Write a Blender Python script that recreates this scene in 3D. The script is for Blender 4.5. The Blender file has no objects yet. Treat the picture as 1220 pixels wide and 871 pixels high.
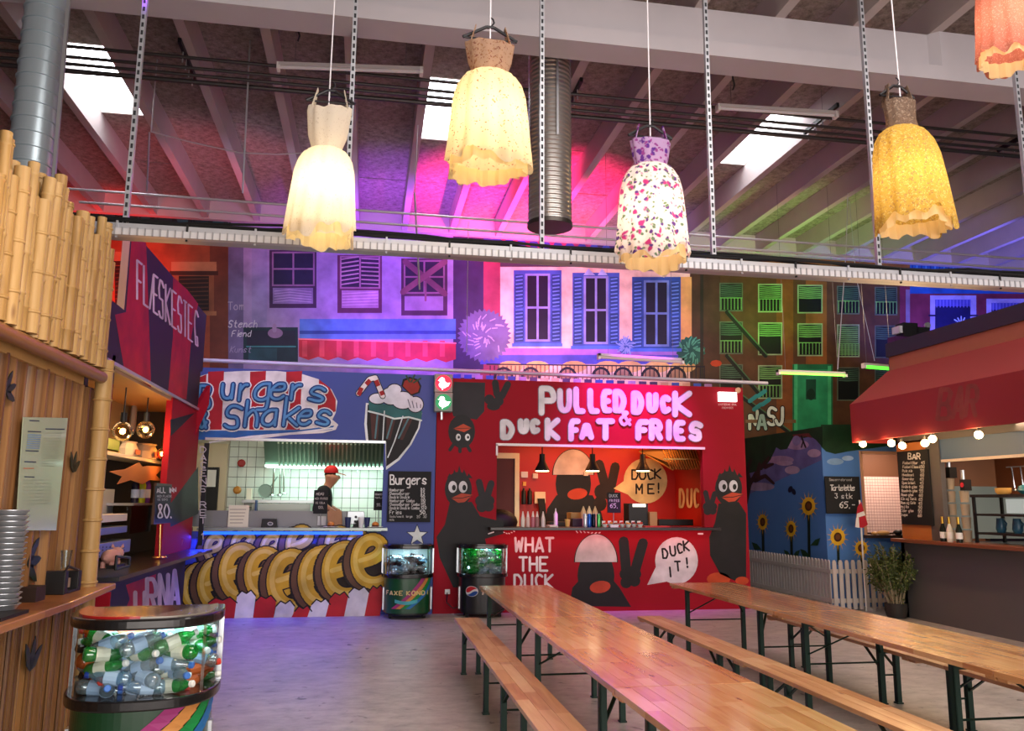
import bpy, bmesh, math, random
from mathutils import Vector, Matrix
random.seed(7)
R = math.radians
SC = bpy.context.scene
COL = SC.collection
# ------------------------------------------------------------------ camera
CF, CYAW, CPIT, CROL, CH = 970.0, R(9.9), R(9.5), R(0.42), 1.75
_F = Vector((math.sin(CYAW)*math.cos(CPIT), math.cos(CYAW)*math.cos(CPIT), math.sin(CPIT)))
_r = Vector((math.cos(CYAW), -math.sin(CYAW), 0)); _u = _r.cross(_F)
_R2 = _r*math.cos(CROL)+_u*math.sin(CROL); _U2 = -_r*math.sin(CROL)+_u*math.cos(CROL)
cam = bpy.data.objects.new('camera', bpy.data.cameras.new('camera'))
COL.objects.link(cam)
cam.data.sensor_width = 36; cam.data.lens = CF/1220*36; cam.data.clip_end = 100
m3 = Matrix((_R2, _U2, -_F)).transposed()
cam.matrix_world = Matrix.Translation((0, 0, CH)) @ m3.to_4x4()
SC.camera = cam
def at(x, y, X=None, Y=None, Z=None):
    """a photo measurement (pixel) carried on to a plane of the room"""
    d = _F + _R2*((x-610)/CF) - _U2*((y-435.5)/CF)
    t = (Z-CH)/d.z if Z is not None else (Y/d.y if Y is not None else X/d.x)
    return Vector((0, 0, CH)) + d*t
# ------------------------------------------------------------------ world, light, exposure
w = bpy.data.worlds.new('world'); SC.world = w; w.use_nodes = True
w.node_tree.nodes['Background'].inputs[0].default_value = (.75, .85, 1, 1)
w.node_tree.nodes['Background'].inputs[1].default_value = 0.6
SC.view_settings.view_transform = 'Standard'; SC.view_settings.look = 'None'
SC.view_settings.gamma = 1; SC.view_settings.use_curve_mapping = False
SC.view_settings.exposure = -0.12
def hexc(h, a=1):
    h = h.lstrip('#')
    if len(h) == 3: h = ''.join(c*2 for c in h)
    v = [int(h[i:i+2], 16)/255 for i in (0, 2, 4)]
    return tuple([(c/12.92 if c <= .04045 else ((c+.055)/1.055)**2.4) for c in v]+[a])
def light(kind, name, loc, power, color, target=None, size=.3, sizey=None, spot=None, blend=.6):
    l = bpy.data.lights.new(name, kind); l.energy = power; l.color = hexc(color)[:3]
    if kind == 'AREA':
        l.size = size
        if sizey: l.shape = 'RECTANGLE'; l.size_y = sizey
    elif kind == 'SPOT':
        l.shadow_soft_size = size; l.spot_size = R(spot or 60); l.spot_blend = blend
    else: l.shadow_soft_size = size
    o = bpy.data.objects.new(name, l); COL.objects.link(o); o.location = loc
    if target is not None:
        o.rotation_euler = (Vector(target)-Vector(loc)).to_track_quat('-Z', 'Y').to_euler()
    return o
# added stand-in for daylight behind the camera, and roof lights out of view
light('AREA', 'daylight_rear', (4, -6.8, 2.8), 1000, 'f4ecec', (4, 6, 3.0), 14, 4)
light('AREA', 'bounce_fill', (4, -3.0, 1.2), 420, 'fff2e8', (4.5, 7, 7.6), 12, 3)  # added lamp aimed upward, brightens the ceiling in place of bounced light
light('AREA', 'daylight_roof', (4, 3.0, 7.2), 560, 'fff6f0', (4, 4.0, 0), 8, 3)
# coloured stage lamps standing on the stall roofs, washing mural and ceiling
light('SPOT', 'red_wash_left', (-5.2, 15.0, 4.5), 700, 'ff2010', (-5.2, 16.5, 5.6), .15, spot=80)
light('SPOT', 'red_ceiling_left', (-2.6, 14.0, 5.2), 100, 'ff1420', (-3.0, 15.0, 7.7), .15, spot=110)
light('SPOT', 'violet_wash', (0.6, 13.9, 4.6), 750, 'a848ff', (0.9, 16.5, 6.5), .15, spot=110)
light('SPOT', 'red_ceiling', (2.7, 14.2, 5.2), 3000, 'ff2474', (2.7, 14.7, 7.7), .12, spot=96)
light('SPOT', 'rose_wash', (3.7, 13.9, 4.4), 420, 'e8a0ff', (4.0, 16.5, 5.9), .15, spot=110)
light('SPOT', 'blue_wash', (5.6, 13.9, 4.6), 160, '7080ff', (5.2, 16.5, 6.2), .15, spot=100)
light('SPOT', 'warm_wash', (3.0, 14.0, 4.4), 380, 'ffb070', (3.4, 16.5, 6.1), .15, spot=80)
light('SPOT', 'green_wash', (8.6, 14.6, 5.0), 170, '80ff58', (8.6, 15.9, 7.3), .15, spot=125)
light('SPOT', 'blue_wash_right', (12.8, 13.8, 4.8), 650, '6c68ff', (13.0, 16.0, 7.2), .15, spot=120)
light('SPOT', 'pink_sign_spot', (4.35, 12.3, 5.2), 1300, 'f020ff', (4.35, 13.3, 3.4), .08, spot=70, blend=1)
light('AREA', 'mural_fill', (8.0, 12.6, 5.2), 85, 'ffdcb0', (8.4, 16.5, 5.4), 3, .4)  # added fill without a fixture, brightens the painted house fronts
light('AREA', 'mural_fill', (-1.4, 12.4, 5.2), 60, 'e0d0ff', (-1.4, 16.5, 5.4), 3, .4)  # same kind of added fill for the left part of the mural
light('SPOT', 'violet_ceiling', (0.5, 14.6, 5.0), 380, 'a040ff', (0.5, 15.2, 7.7), .12, spot=90)
light('SPOT', 'violet_floor', (-1.0, 11.6, 5.6), 500, '6a48ff', (-1.2, 12.0, 0), .2, spot=50, blend=1)
light('SPOT', 'violet_sign_wash', (-2.0, 7.0, 6.4), 260, 'a040ff', (-2.6, 11.0, 4.2), .2, spot=50, blend=1)

# ------------------------------------------------------------------ materials
MATS = {}
def mat(name, color='808080', rough=.6, metal=0, noise=0, nscale=8, bump=0, emit=0, ecol=None, coat=0, spec=.5, trans=0, ior=1.45, alpha=1):
    if name in MATS: return MATS[name]
    m = bpy.data.materials.new(name); m.use_nodes = True; nt = m.node_tree; b = nt.nodes['Principled BSDF']
    c = hexc(color); b.inputs['Base Color'].default_value = c
    b.inputs['Roughness'].default_value = rough; b.inputs['Metallic'].default_value = metal
    b.inputs['Specular IOR Level'].default_value = spec
    b.inputs['Coat Weight'].default_value = coat; b.inputs['Coat Roughness'].default_value = .08
    b.inputs['Transmission Weight'].default_value = trans; b.inputs['IOR'].default_value = ior
    if emit:
        b.inputs['Emission Color'].default_value = hexc(ecol or color); b.inputs['Emission Strength'].default_value = emit
    if noise or bump:
        tc = nt.nodes.new('ShaderNodeTexCoord'); n = nt.nodes.new('ShaderNodeTexNoise')
        n.inputs['Scale'].default_value = nscale; n.inputs['Detail'].default_value = 5
        nt.links.new(tc.outputs['Object'], n.inputs['Vector'])
        if noise:
            mx = nt.nodes.new('ShaderNodeMix'); mx.data_type = 'RGBA'
            mx.inputs['A'].default_value = tuple(max(0, v*(1-noise)) for v in c[:3])+(1,)
            mx.inputs['B'].default_value = tuple(min(1, v*(1+noise)) for v in c[:3])+(1,)
            nt.links.new(n.outputs['Fac'], mx.inputs['Factor']); nt.links.new(mx.outputs['Result'], b.inputs['Base Color'])
        if bump:
            bp = nt.nodes.new('ShaderNodeBump'); bp.inputs['Strength'].default_value = bump; bp.inputs['Distance'].default_value = .02
            nt.links.new(n.outputs['Fac'], bp.inputs['Height']); nt.links.new(bp.outputs['Normal'], b.inputs['Normal'])
    MATS[name] = m
    return m
def nodes(name):
    m = bpy.data.materials.new(name); m.use_nodes = True; MATS[name] = m
    nt = m.node_tree; return m, nt, nt.nodes['Principled BSDF']
def N(nt, t, **k):
    n = nt.nodes.new(t)
    for a, v in k.items():
        if a.startswith('_'): setattr(n, a[1:], v)
        else: n.inputs[a.replace('__', ' ')].default_value = v
    return n
def ramp(nt, src, stops):
    r = nt.nodes.new('ShaderNodeValToRGB'); e = r.color_ramp.elements
    while len(e) < len(stops): e.new(.5)
    for i, (p, c) in enumerate(stops): e[i].position = p; e[i].color = hexc(c)
    nt.links.new(src, r.inputs['Fac']); return r
# wall paint: colour per painted patch
m, nt, b = nodes('paint')
a = nt.nodes.new('ShaderNodeVertexColor'); a.layer_name = 'Col'
tc = nt.nodes.new('ShaderNodeTexCoord'); n = N(nt, 'ShaderNodeTexNoise', Scale=3, Detail=6); nt.links.new(tc.outputs['Object'], n.inputs['Vector'])
mx = N(nt, 'ShaderNodeMix', _data_type='RGBA', _blend_type='MULTIPLY'); mx.inputs['Factor'].default_value = .55
rp = ramp(nt, n.outputs['Fac'], [(.3, '8c8c8c'), (.65, 'ffffff')])
nt.links.new(a.outputs['Color'], mx.inputs['A']); nt.links.new(rp.outputs['Color'], mx.inputs['B']); nt.links.new(mx.outputs['Result'], b.inputs['Base Color'])
b.inputs['Roughness'].default_value = .55; b.inputs['Specular IOR Level'].default_value = .3
PAINT = m
# floor
m, nt, b = nodes('concrete_floor')
tc = nt.nodes.new('ShaderNodeTexCoord'); n1 = N(nt, 'ShaderNodeTexNoise', Scale=.9, Detail=8, Roughness=.65); n2 = N(nt, 'ShaderNodeTexNoise', Scale=4.5, Detail=10, Roughness=.7)
mp = N(nt, 'ShaderNodeMapping'); mp.inputs['Scale'].default_value = (1, 1.5, 1); nt.links.new(tc.outputs['Object'], mp.inputs['Vector'])
nt.links.new(tc.outputs['Object'], n1.inputs['Vector']); nt.links.new(mp.outputs['Vector'], n2.inputs['Vector'])
r1 = ramp(nt, n1.outputs['Fac'], [(.3, 'a09a94'), (.7, 'c2bab0')]); r2 = ramp(nt, n2.outputs['Fac'], [(.30, '55504e'), (.40, 'c8c6c4'), (.6, 'ffffff')])
mx = N(nt, 'ShaderNodeMix', _data_type='RGBA', _blend_type='MULTIPLY'); mx.inputs['Factor'].default_value = .6
nt.links.new(r1.outputs['Color'], mx.inputs['A']); nt.links.new(r2.outputs['Color'], mx.inputs['B'])
n3 = N(nt, 'ShaderNodeTexNoise', Scale=7, Detail=3, Roughness=.5, Distortion=.6); nt.links.new(tc.outputs['Object'], n3.inputs['Vector'])
r3 = ramp(nt, n3.outputs['Fac'], [(.27, '4a4442'), (.33, 'ffffff')]); mx3 = N(nt, 'ShaderNodeMix', _data_type='RGBA', _blend_type='MULTIPLY'); mx3.inputs['Factor'].default_value = .8
nt.links.new(mx.outputs['Result'], mx3.inputs['A']); nt.links.new(r3.outputs['Color'], mx3.inputs['B']); nt.links.new(mx3.outputs['Result'], b.inputs['Base Color'])
b.inputs['Roughness'].default_value = .42
bp = N(nt, 'ShaderNodeBump', Strength=.12, Distance=.01); nt.links.new(n2.outputs['Fac'], bp.inputs['Height']); nt.links.new(bp.outputs['Normal'], b.inputs['Normal'])
# pine planks (varnished), each plank its own tone
def wood(name, c1, c2, c3, rough=.22, coat=.5, stretch=(14, 1.2, 14), spec=.5):
    m, nt, b = nodes(name)
    tc = nt.nodes.new('ShaderNodeTexCoord'); oi = nt.nodes.new('ShaderNodeObjectInfo')
    mp = N(nt, 'ShaderNodeMapping'); mp.inputs['Scale'].default_value = stretch
    ad = N(nt, 'ShaderNodeVectorMath', _operation='ADD'); nt.links.new(tc.outputs['Object'], mp.inputs['Vector'])
    sc = N(nt, 'ShaderNodeVectorMath', _operation='SCALE'); sc.inputs['Scale'].default_value = 37
    cb = N(nt, 'ShaderNodeCombineXYZ')
    for k in 'XYZ': nt.links.new(oi.outputs['Random'], cb.inputs[k])
    nt.links.new(cb.outputs[0], sc.inputs[0]); nt.links.new(mp.outputs[0], ad.inputs[0]); nt.links.new(sc.outputs[0], ad.inputs[1])
    n = N(nt, 'ShaderNodeTexNoise', Scale=1, Detail=6, Distortion=1.2); nt.links.new(ad.outputs[0], n.inputs['Vector'])
    sp = N(nt, 'ShaderNodeSeparateXYZ'); nt.links.new(tc.outputs['Object'], sp.inputs[0])
    mu = N(nt, 'ShaderNodeMath', _operation='MULTIPLY_ADD'); mu.inputs[1].default_value = 2.1
    m5 = N(nt, 'ShaderNodeMath', _operation='MULTIPLY'); m5.inputs[1].default_value = 31
    nt.links.new(oi.outputs['Random'], m5.inputs[0]); nt.links.new(sp.outputs['Y'], mu.inputs[0]); nt.links.new(m5.outputs[0], mu.inputs[2])
    fl = N(nt, 'ShaderNodeMath', _operation='FLOOR'); nt.links.new(mu.outputs[0], fl.inputs[0])
    wn = N(nt, 'ShaderNodeTexWhiteNoise', _noise_dimensions='1D'); nt.links.new(fl.outputs[0], wn.inputs['W'])
    s = N(nt, 'ShaderNodeMath', _operation='MULTIPLY_ADD'); s.inputs[1].default_value = .38
    nt.links.new(wn.outputs['Value'], s.inputs[0])
    s2 = N(nt, 'ShaderNodeMath', _operation='MULTIPLY_ADD'); s2.inputs[1].default_value = .75; s2.inputs[2].default_value = -.05
    nt.links.new(n.outputs['Fac'], s2.inputs[0]); nt.links.new(s2.outputs[0], s.inputs[2])
    r = ramp(nt, s.outputs[0], [(.15, c1), (.45, c2), (.8, c3)])
    v = N(nt, 'ShaderNodeTexVoronoi', Scale=1); mp2 = N(nt, 'ShaderNodeMapping'); mp2.inputs['Scale'].default_value = (4.5, 1.8, 1)
    nt.links.new(tc.outputs['Object'], mp2.inputs[0]); ad2 = N(nt, 'ShaderNodeVectorMath', _operation='ADD')
    nt.links.new(mp2.outputs[0], ad2.inputs[0]); nt.links.new(sc.outputs[0], ad2.inputs[1]); nt.links.new(ad2.outputs[0], v.inputs['Vector'])
    rk = ramp(nt, v.outputs['Distance'], [(.03, '7a3818'), (.075, 'ffffff')])
    mx = N(nt, 'ShaderNodeMix', _data_type='RGBA', _blend_type='MULTIPLY'); mx.inputs['Factor'].default_value = .8
    nt.links.new(r.outputs['Color'], mx.inputs['A']); nt.links.new(rk.outputs['Color'], mx.inputs['B'])
    nt.links.new(mx.outputs['Result'], b.inputs['Base Color'])
    b.inputs['Roughness'].default_value = rough; b.inputs['Coat Weight'].default_value = coat; b.inputs['Coat Roughness'].default_value = .12; b.inputs['Specular IOR Level'].default_value = spec
    return m
WOOD = wood('pine_varnished', 'a8683a', 'cc9058', 'e0b078')
BWOOD = wood('pine_bench', 'a4683c', 'c89060', 'dcb080', rough=.35, coat=.2)
BAMB = wood('bamboo', '8c6838', 'b08c54', 'c4a470', rough=.5, coat=0, stretch=(20, 20, 1.5))
SLAT = wood('bamboo_slat', '54341c', '80582f', 'a4783e', rough=.5, coat=0, stretch=(20, 20, 1.5))
CURT = wood('palm_board', '3c2412', '744e2c', 'a88054', rough=.34, coat=.15, stretch=(26, 26, .5))
CTOP = wood('counter_wood', '7c4422', 'a0602f', 'b87a42', rough=.3, coat=.3)
# fabrics for the dress lamps
def fabric(name, base, spots, scale=30, th=(.25, .4)):
    m, nt, b = nodes(name)
    nt.nodes.remove(b); out = nt.nodes['Material Output']
    tc = nt.nodes.new('ShaderNodeTexCoord')
    colsrc = None
    cur = N(nt, 'ShaderNodeRGB'); cur.outputs[0].default_value = hexc(base); colsrc = cur.outputs[0]
    for i, sp in enumerate(spots):
        v = N(nt, 'ShaderNodeTexVoronoi', Scale=scale*(1+.4*i)); mp = N(nt, 'ShaderNodeMapping'); mp.inputs['Location'].default_value = (i*3.1, i*1.7, i)
        nz = N(nt, 'ShaderNodeTexNoise', Scale=scale*1.2); nt.links.new(tc.outputs['Object'], nz.inputs['Vector'])
        mxv = N(nt, 'ShaderNodeMix', _data_type='RGBA', _blend_type='ADD'); mxv.inputs['Factor'].default_value = .06
        nt.links.new(tc.outputs['Object'], mp.inputs[0]); nt.links.new(mp.outputs[0], mxv.inputs['A']); nt.links.new(nz.outputs['Color'], mxv.inputs['B']); nt.links.new(mxv.outputs['Result'], v.inputs['Vector'])
        r = ramp(nt, v.outputs['Distance'], [(th[0], 'ffffff'), (th[1], '000000')])
        mx = N(nt, 'ShaderNodeMix', _data_type='RGBA'); mx.inputs['B'].default_value = hexc(sp)
        nt.links.new(r.outputs['Color'], mx.inputs['Factor']); nt.links.new(colsrc, mx.inputs['A']); colsrc = mx.outputs['Result']
    d = N(nt, 'ShaderNodeBsdfDiffuse'); t = N(nt, 'ShaderNodeBsdfTranslucent'); ms = N(nt, 'ShaderNodeMixShader'); ms.inputs[0].default_value = .5
    for q in (d, t): nt.links.new(colsrc, q.inputs['Color'])
    nt.links.new(d.outputs[0], ms.inputs[1]); nt.links.new(t.outputs[0], ms.inputs[2]); nt.links.new(ms.outputs[0], out.inputs['Surface'])
    return m
# thin clear plastic
def clear(name, tint='ffffff', gloss=.12, rough=.05, opa=0.0, body='ffffff'):
    m, nt, b = nodes(name); out = nt.nodes['Material Output']; nt.nodes.remove(b)
    t = N(nt, 'ShaderNodeBsdfTransparent'); t.inputs[0].default_value = hexc(tint)
    g = N(nt, 'ShaderNodeBsdfGlossy'); g.inputs['Roughness'].default_value = rough
    lw = N(nt, 'ShaderNodeLayerWeight', Blend=.25); ad = N(nt, 'ShaderNodeMath', _operation='MULTIPLY_ADD'); ad.inputs[1].default_value = .7; ad.inputs[2].default_value = gloss
    nt.links.new(lw.outputs['Fresnel'], ad.inputs[0])
    ms = N(nt, 'ShaderNodeMixShader'); nt.links.new(ad.outputs[0], ms.inputs[0]); nt.links.new(t.outputs[0], ms.inputs[1]); nt.links.new(g.outputs[0], ms.inputs[2])
    last = ms.outputs[0]
    if opa:
        d = N(nt, 'ShaderNodeBsdfDiffuse'); d.inputs[0].default_value = hexc(body)
        m2 = N(nt, 'ShaderNodeMixShader'); m2.inputs[0].default_value = opa; nt.links.new(last, m2.inputs[1]); nt.links.new(d.outputs[0], m2.inputs[2]); last = m2.outputs[0]
    nt.links.new(last, out.inputs['Surface']); return m
WIN = clear('bin_window', 'f4fcff', .03, .03)
BOT = {'green': clear('bottle_green', '80f0a0', .2, .06, .4, '0c8c34'), 'clear': clear('bottle_clear', 'e8f4f4', .25, .06, .16, 'b8ccd0'),
       'orange': clear('bottle_orange', 'ffa060', .15, .06, .5, 'd0601c'), 'blue': clear('bottle_blue', 'd0ecf8', .25, .06, .22, '88b8d8'), 'dark': clear('bottle_dark', '604840', .2, .08, .7, '281c1c')}
M = lambda *a, **k: mat(*a, **k)
BLACK = M('black_matte', '141416', .5); DGREEN = M('green_steel', '0c2a20', .45, .3); STEEL = M('steel', 'c0c4c8', .3, .7); GALV = M('galvanised', 'b4b6bc', .38, .4, noise=.15, nscale=5)
WHITE = M('white_plastic', 'e6e4e0', .45); CREAM = M('cream_paint', 'e6dcb8', .5); REDP = M('red_paint', '960c20', .7, spec=.25, noise=.1, nscale=2)
GREYC = M('grey_counter', '808284', .4, .3); CHALKB = M('chalkboard', '17181a', .75); CHROME = M('chrome', 'd8d8d8', .12, 1)
# ------------------------------------------------------------------ mesh helpers
class MB:
    def __init__(s): s.v = []; s.f = []; s.m = []; s.mi = 0
    def add(s, vs, fs):
        k = len(s.v); s.v += [tuple(p) for p in vs]; s.f += [tuple(i+k for i in f) for f in fs]; s.m += [s.mi]*len(fs); return s
    def mat(s, i): s.mi = i; return s
    def box(s, a, b):
        (x0, y0, z0), (x1, y1, z1) = a, b
        return s.add([(x0, y0, z0), (x1, y0, z0), (x1, y1, z0), (x0, y1, z0), (x0, y0, z1), (x1, y0, z1), (x1, y1, z1), (x0, y1, z1)],
                     [(0, 3, 2, 1), (4, 5, 6, 7), (0, 1, 5, 4), (1, 2, 6, 5), (2, 3, 7, 6), (3, 0, 4, 7)])
    def obox(s, c, u, v, n, a, b, d):
        c, u, v, n = map(Vector, (c, u, v, n)); u.normalize(); v.normalize(); n.normalize()
        P = [c+u*(a*i)+v*(b*j)+n*(d*k) for k in (-.5, .5) for (i, j) in ((-.5, -.5), (.5, -.5), (.5, .5), (-.5, .5))]
        return s.add(P, [(0, 3, 2, 1), (4, 5, 6, 7), (0, 1, 5, 4), (1, 2, 6, 5), (2, 3, 7, 6), (3, 0, 4, 7)])
    def bar(s, p, q, w, h=None):
        p, q = Vector(p), Vector(q); d = q-p; L = d.length; d.normalize()
        a = Vector((0, 0, 1)) if abs(d.z) < .9 else Vector((1, 0, 0)); u = d.cross(a).normalized(); v = u.cross(d)
        return s.obox((p+q)/2, d, u, v, L, w, h or w)
    def cyl(s, p, q, r, n=8, r2=None, caps=True):
        p, q = Vector(p), Vector(q); d = (q-p).normalized(); a = Vector((0, 0, 1)) if abs(d.z) < .9 else Vector((1, 0, 0))
        u = d.cross(a).normalized(); v = d.cross(u); r2 = r if r2 is None else r2; P = []
        for c, rr in ((p, r), (q, r2)):
            for i in range(n): t = 2*math.pi*i/n; P.append(c+u*(rr*math.cos(t))+v*(rr*math.sin(t)))
        F = [(i, (i+1) % n, n+(i+1) % n, n+i) for i in range(n)]
        if caps: F += [tuple(range(n))[::-1], tuple(range(n, 2*n))]
        return s.add(P, F)
    def tube(s, pts, r, n=6):
        for a, b in zip(pts, pts[1:]): s.cyl(a, b, r, n)
        return s
    def lathe(s, c, prof, n=12, ax=(0, 0, 1), sx=1, sy=1, arc=None):
        c = Vector(c); d = Vector(ax).normalized(); a = Vector((1, 0, 0)) if abs(d.x) < .9 else Vector((0, 1, 0)); v = d.cross(a).normalized(); u = v.cross(d)
        P = []
        for r, h in prof:
            for i in range(n): t = 2*math.pi*i/n; P.append(c+d*h+u*(r*sx*math.cos(t))+v*(r*sy*math.sin(t)))
        F = []
        for k in range(len(prof)-1):
            for i in range(n): j = (i+1) % n; F.append((k*n+i, k*n+j, (k+1)*n+j, (k+1)*n+i))
        F += [tuple(range(n))[::-1], tuple(range((len(prof)-1)*n, len(prof)*n))]
        return s.add(P, F)
    def ball(s, c, r, n=10, sz=1, sx=1, sy=1):
        k = max(4, n//2); prof = [(max(.001, r*math.sin(math.pi*i/k)), -r*sz*math.cos(math.pi*i/k)) for i in range(k+1)]
        return s.lathe(c, prof, n, sx=sx, sy=sy)
    def prism(s, pts, off):
        off = Vector(off); n = len(pts); P = [Vector(p) for p in pts]; P += [p+off for p in P]
        return s.add(P, [tuple(range(n))[::-1], tuple(range(n, 2*n))]+[(i, (i+1) % n, n+(i+1) % n, n+i) for i in range(n)])
    def build(s, name, mats, parent=None, smooth=False, kind=None, bevel=0):
        org = Vector(parent.get('_o', (0, 0, 0))) if parent is not None else Vector()
        me = bpy.data.meshes.new(name); me.from_pydata([tuple(Vector(p)-org) for p in s.v], [], s.f)
        for q in (mats if isinstance(mats, (list, tuple)) else [mats]): me.materials.append(q)
        if max(s.m, default=0): me.polygons.foreach_set('material_index', s.m)
        bm = bmesh.new(); bm.from_mesh(me); bmesh.ops.recalc_face_normals(bm, faces=bm.faces); bm.to_mesh(me); bm.free()
        if smooth:
            me.polygons.foreach_set('use_smooth', [True]*len(me.polygons))
            try: me.set_sharp_from_angle(angle=R(40))
            except Exception: pass
        o = bpy.data.objects.new(name, me); COL.objects.link(o)
        if parent is not None: o.parent = parent; o['_o'] = tuple(org)
        if kind: o['kind'] = kind
        if bevel:
            md = o.modifiers.new('bevel', 'BEVEL'); md.width = bevel; md.segments = 2; md.limit_method = 'ANGLE'
        return o
def thing(name, label, cat, loc=(0, 0, 0), group=None):
    o = bpy.data.objects.new(name, None); o.empty_display_size = .1; COL.objects.link(o); o.location = loc
    o['label'] = label; o['category'] = cat; o['_o'] = tuple(loc)
    if group: o['group'] = group
    return o
def tag(o, label, cat, group=None):
    """a one-mesh thing; its origin is moved to the base of its mesh"""
    o['label'] = label; o['category'] = cat
    if group: o['group'] = group
    if o.parent is None and o.location.length == 0:
        vs = [v.co for v in o.data.vertices]
        c = Vector(((min(v.x for v in vs)+max(v.x for v in vs))/2, (min(v.y for v in vs)+max(v.y for v in vs))/2, min(v.z for v in vs)))
        for v in vs: v -= c
        o.location = c; o['_o'] = tuple(c)
    return o
def struct(o): o['kind'] = 'structure'; return o
KIDS = {}
def dup(o, loc=None, label=None, parent=None, rot=None):
    c = o.copy(); COL.objects.link(c); c.parent = parent
    if loc is not None: c.location = loc
    if rot is not None: c.rotation_euler = rot
    if label: c['label'] = label
    for ch in o.children: dup(ch, parent=c)
    return c
# ------------------------------------------------------------------ painting on surfaces
UC = {'A':'084088,2666','B':'0008,0050716354,04547587786808,04','C':'8160301214263858 87','D':'0008,0040728476583808,08','E':'8000 0888,0464','F':'800008,0464','G':'81503012142638587866,6646','H':'0008,8088,0484','I':'4048','J':'70765828 06','K':'0008,8004,0488','L':'000888','M':'0800458088','N':'08008880','O':'305081858 878583806 03 30'.replace(' ',''),'P':'0008,00507183745404','Q':'3050838658380603 30,5588','R':'0008,00507183745404,4488','S':'8150200214647768 2807','T':'0080,4048','U':'0006286886 80','V':'004880','W':'0018426880','X':'0088,8008','Y':'0044 80,4448','Z':'00800888','Æ':'084080,4048 88,4474,2444',
'&':'8821305061040628488 5','!':'4045,4748','.':'3838 4848','-':'1474','0':'305083855838050330','1':'224048','2':'02 20 60 82 08 88','3':'0080437486580 6','4':'68600585','5':'8000036385 5808','6':'70030638688564 04','7':'008038','8':'44113050714407285887 44','9':'84240220608285 48',':':'4242,4646',',':'4839','/':'8008',
'a':'733305072858 76,7378','b':'0008,04335375785808 07','c':'73330507285877','d':'733305072858 77,7078','e':'05757353330 5072858 77','f':'70 51 48,2363','g':'733305072858 77,737a6b2b','h':'0008,05335375 78','i':'4348,4140','j':'434a2b,4140','k':'0008,8306,3688','l':'404778','m':'0308,0533434548,4563738588','n':'0308,05335375 78','o':'3353757758280705 33','p':'030b,0433537577582807','r':'0308,0533 63','s':'74532305567758 07','t':'30375878,1363','u':'0306286876,7378','v':'034883','w':'0328456883','y':'034783,832b','z':'03830888','x':'0388,8308',' ':''}
def glyph(ch):
    g = UC.get(ch) or UC.get(ch.upper()) or ''
    out = []
    for st in g.replace(' ', '').split(','):
        out.append([(int(st[i], 16)/8, int(st[i+1], 16)/8) for i in range(0, len(st)-1, 2)])
    return [s for s in out if s]
def smooth_line(p, it=2):
    if len(p) < 3: return p
    for _ in range(it):
        q = [p[0]]
        for a, b in zip(p, p[1:]):
            q += [(a[0]*.75+b[0]*.25, a[1]*.75+b[1]*.25), (a[0]*.25+b[0]*.75, a[1]*.25+b[1]*.75)]
        q.append(p[-1]); p = q
    return p
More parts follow.
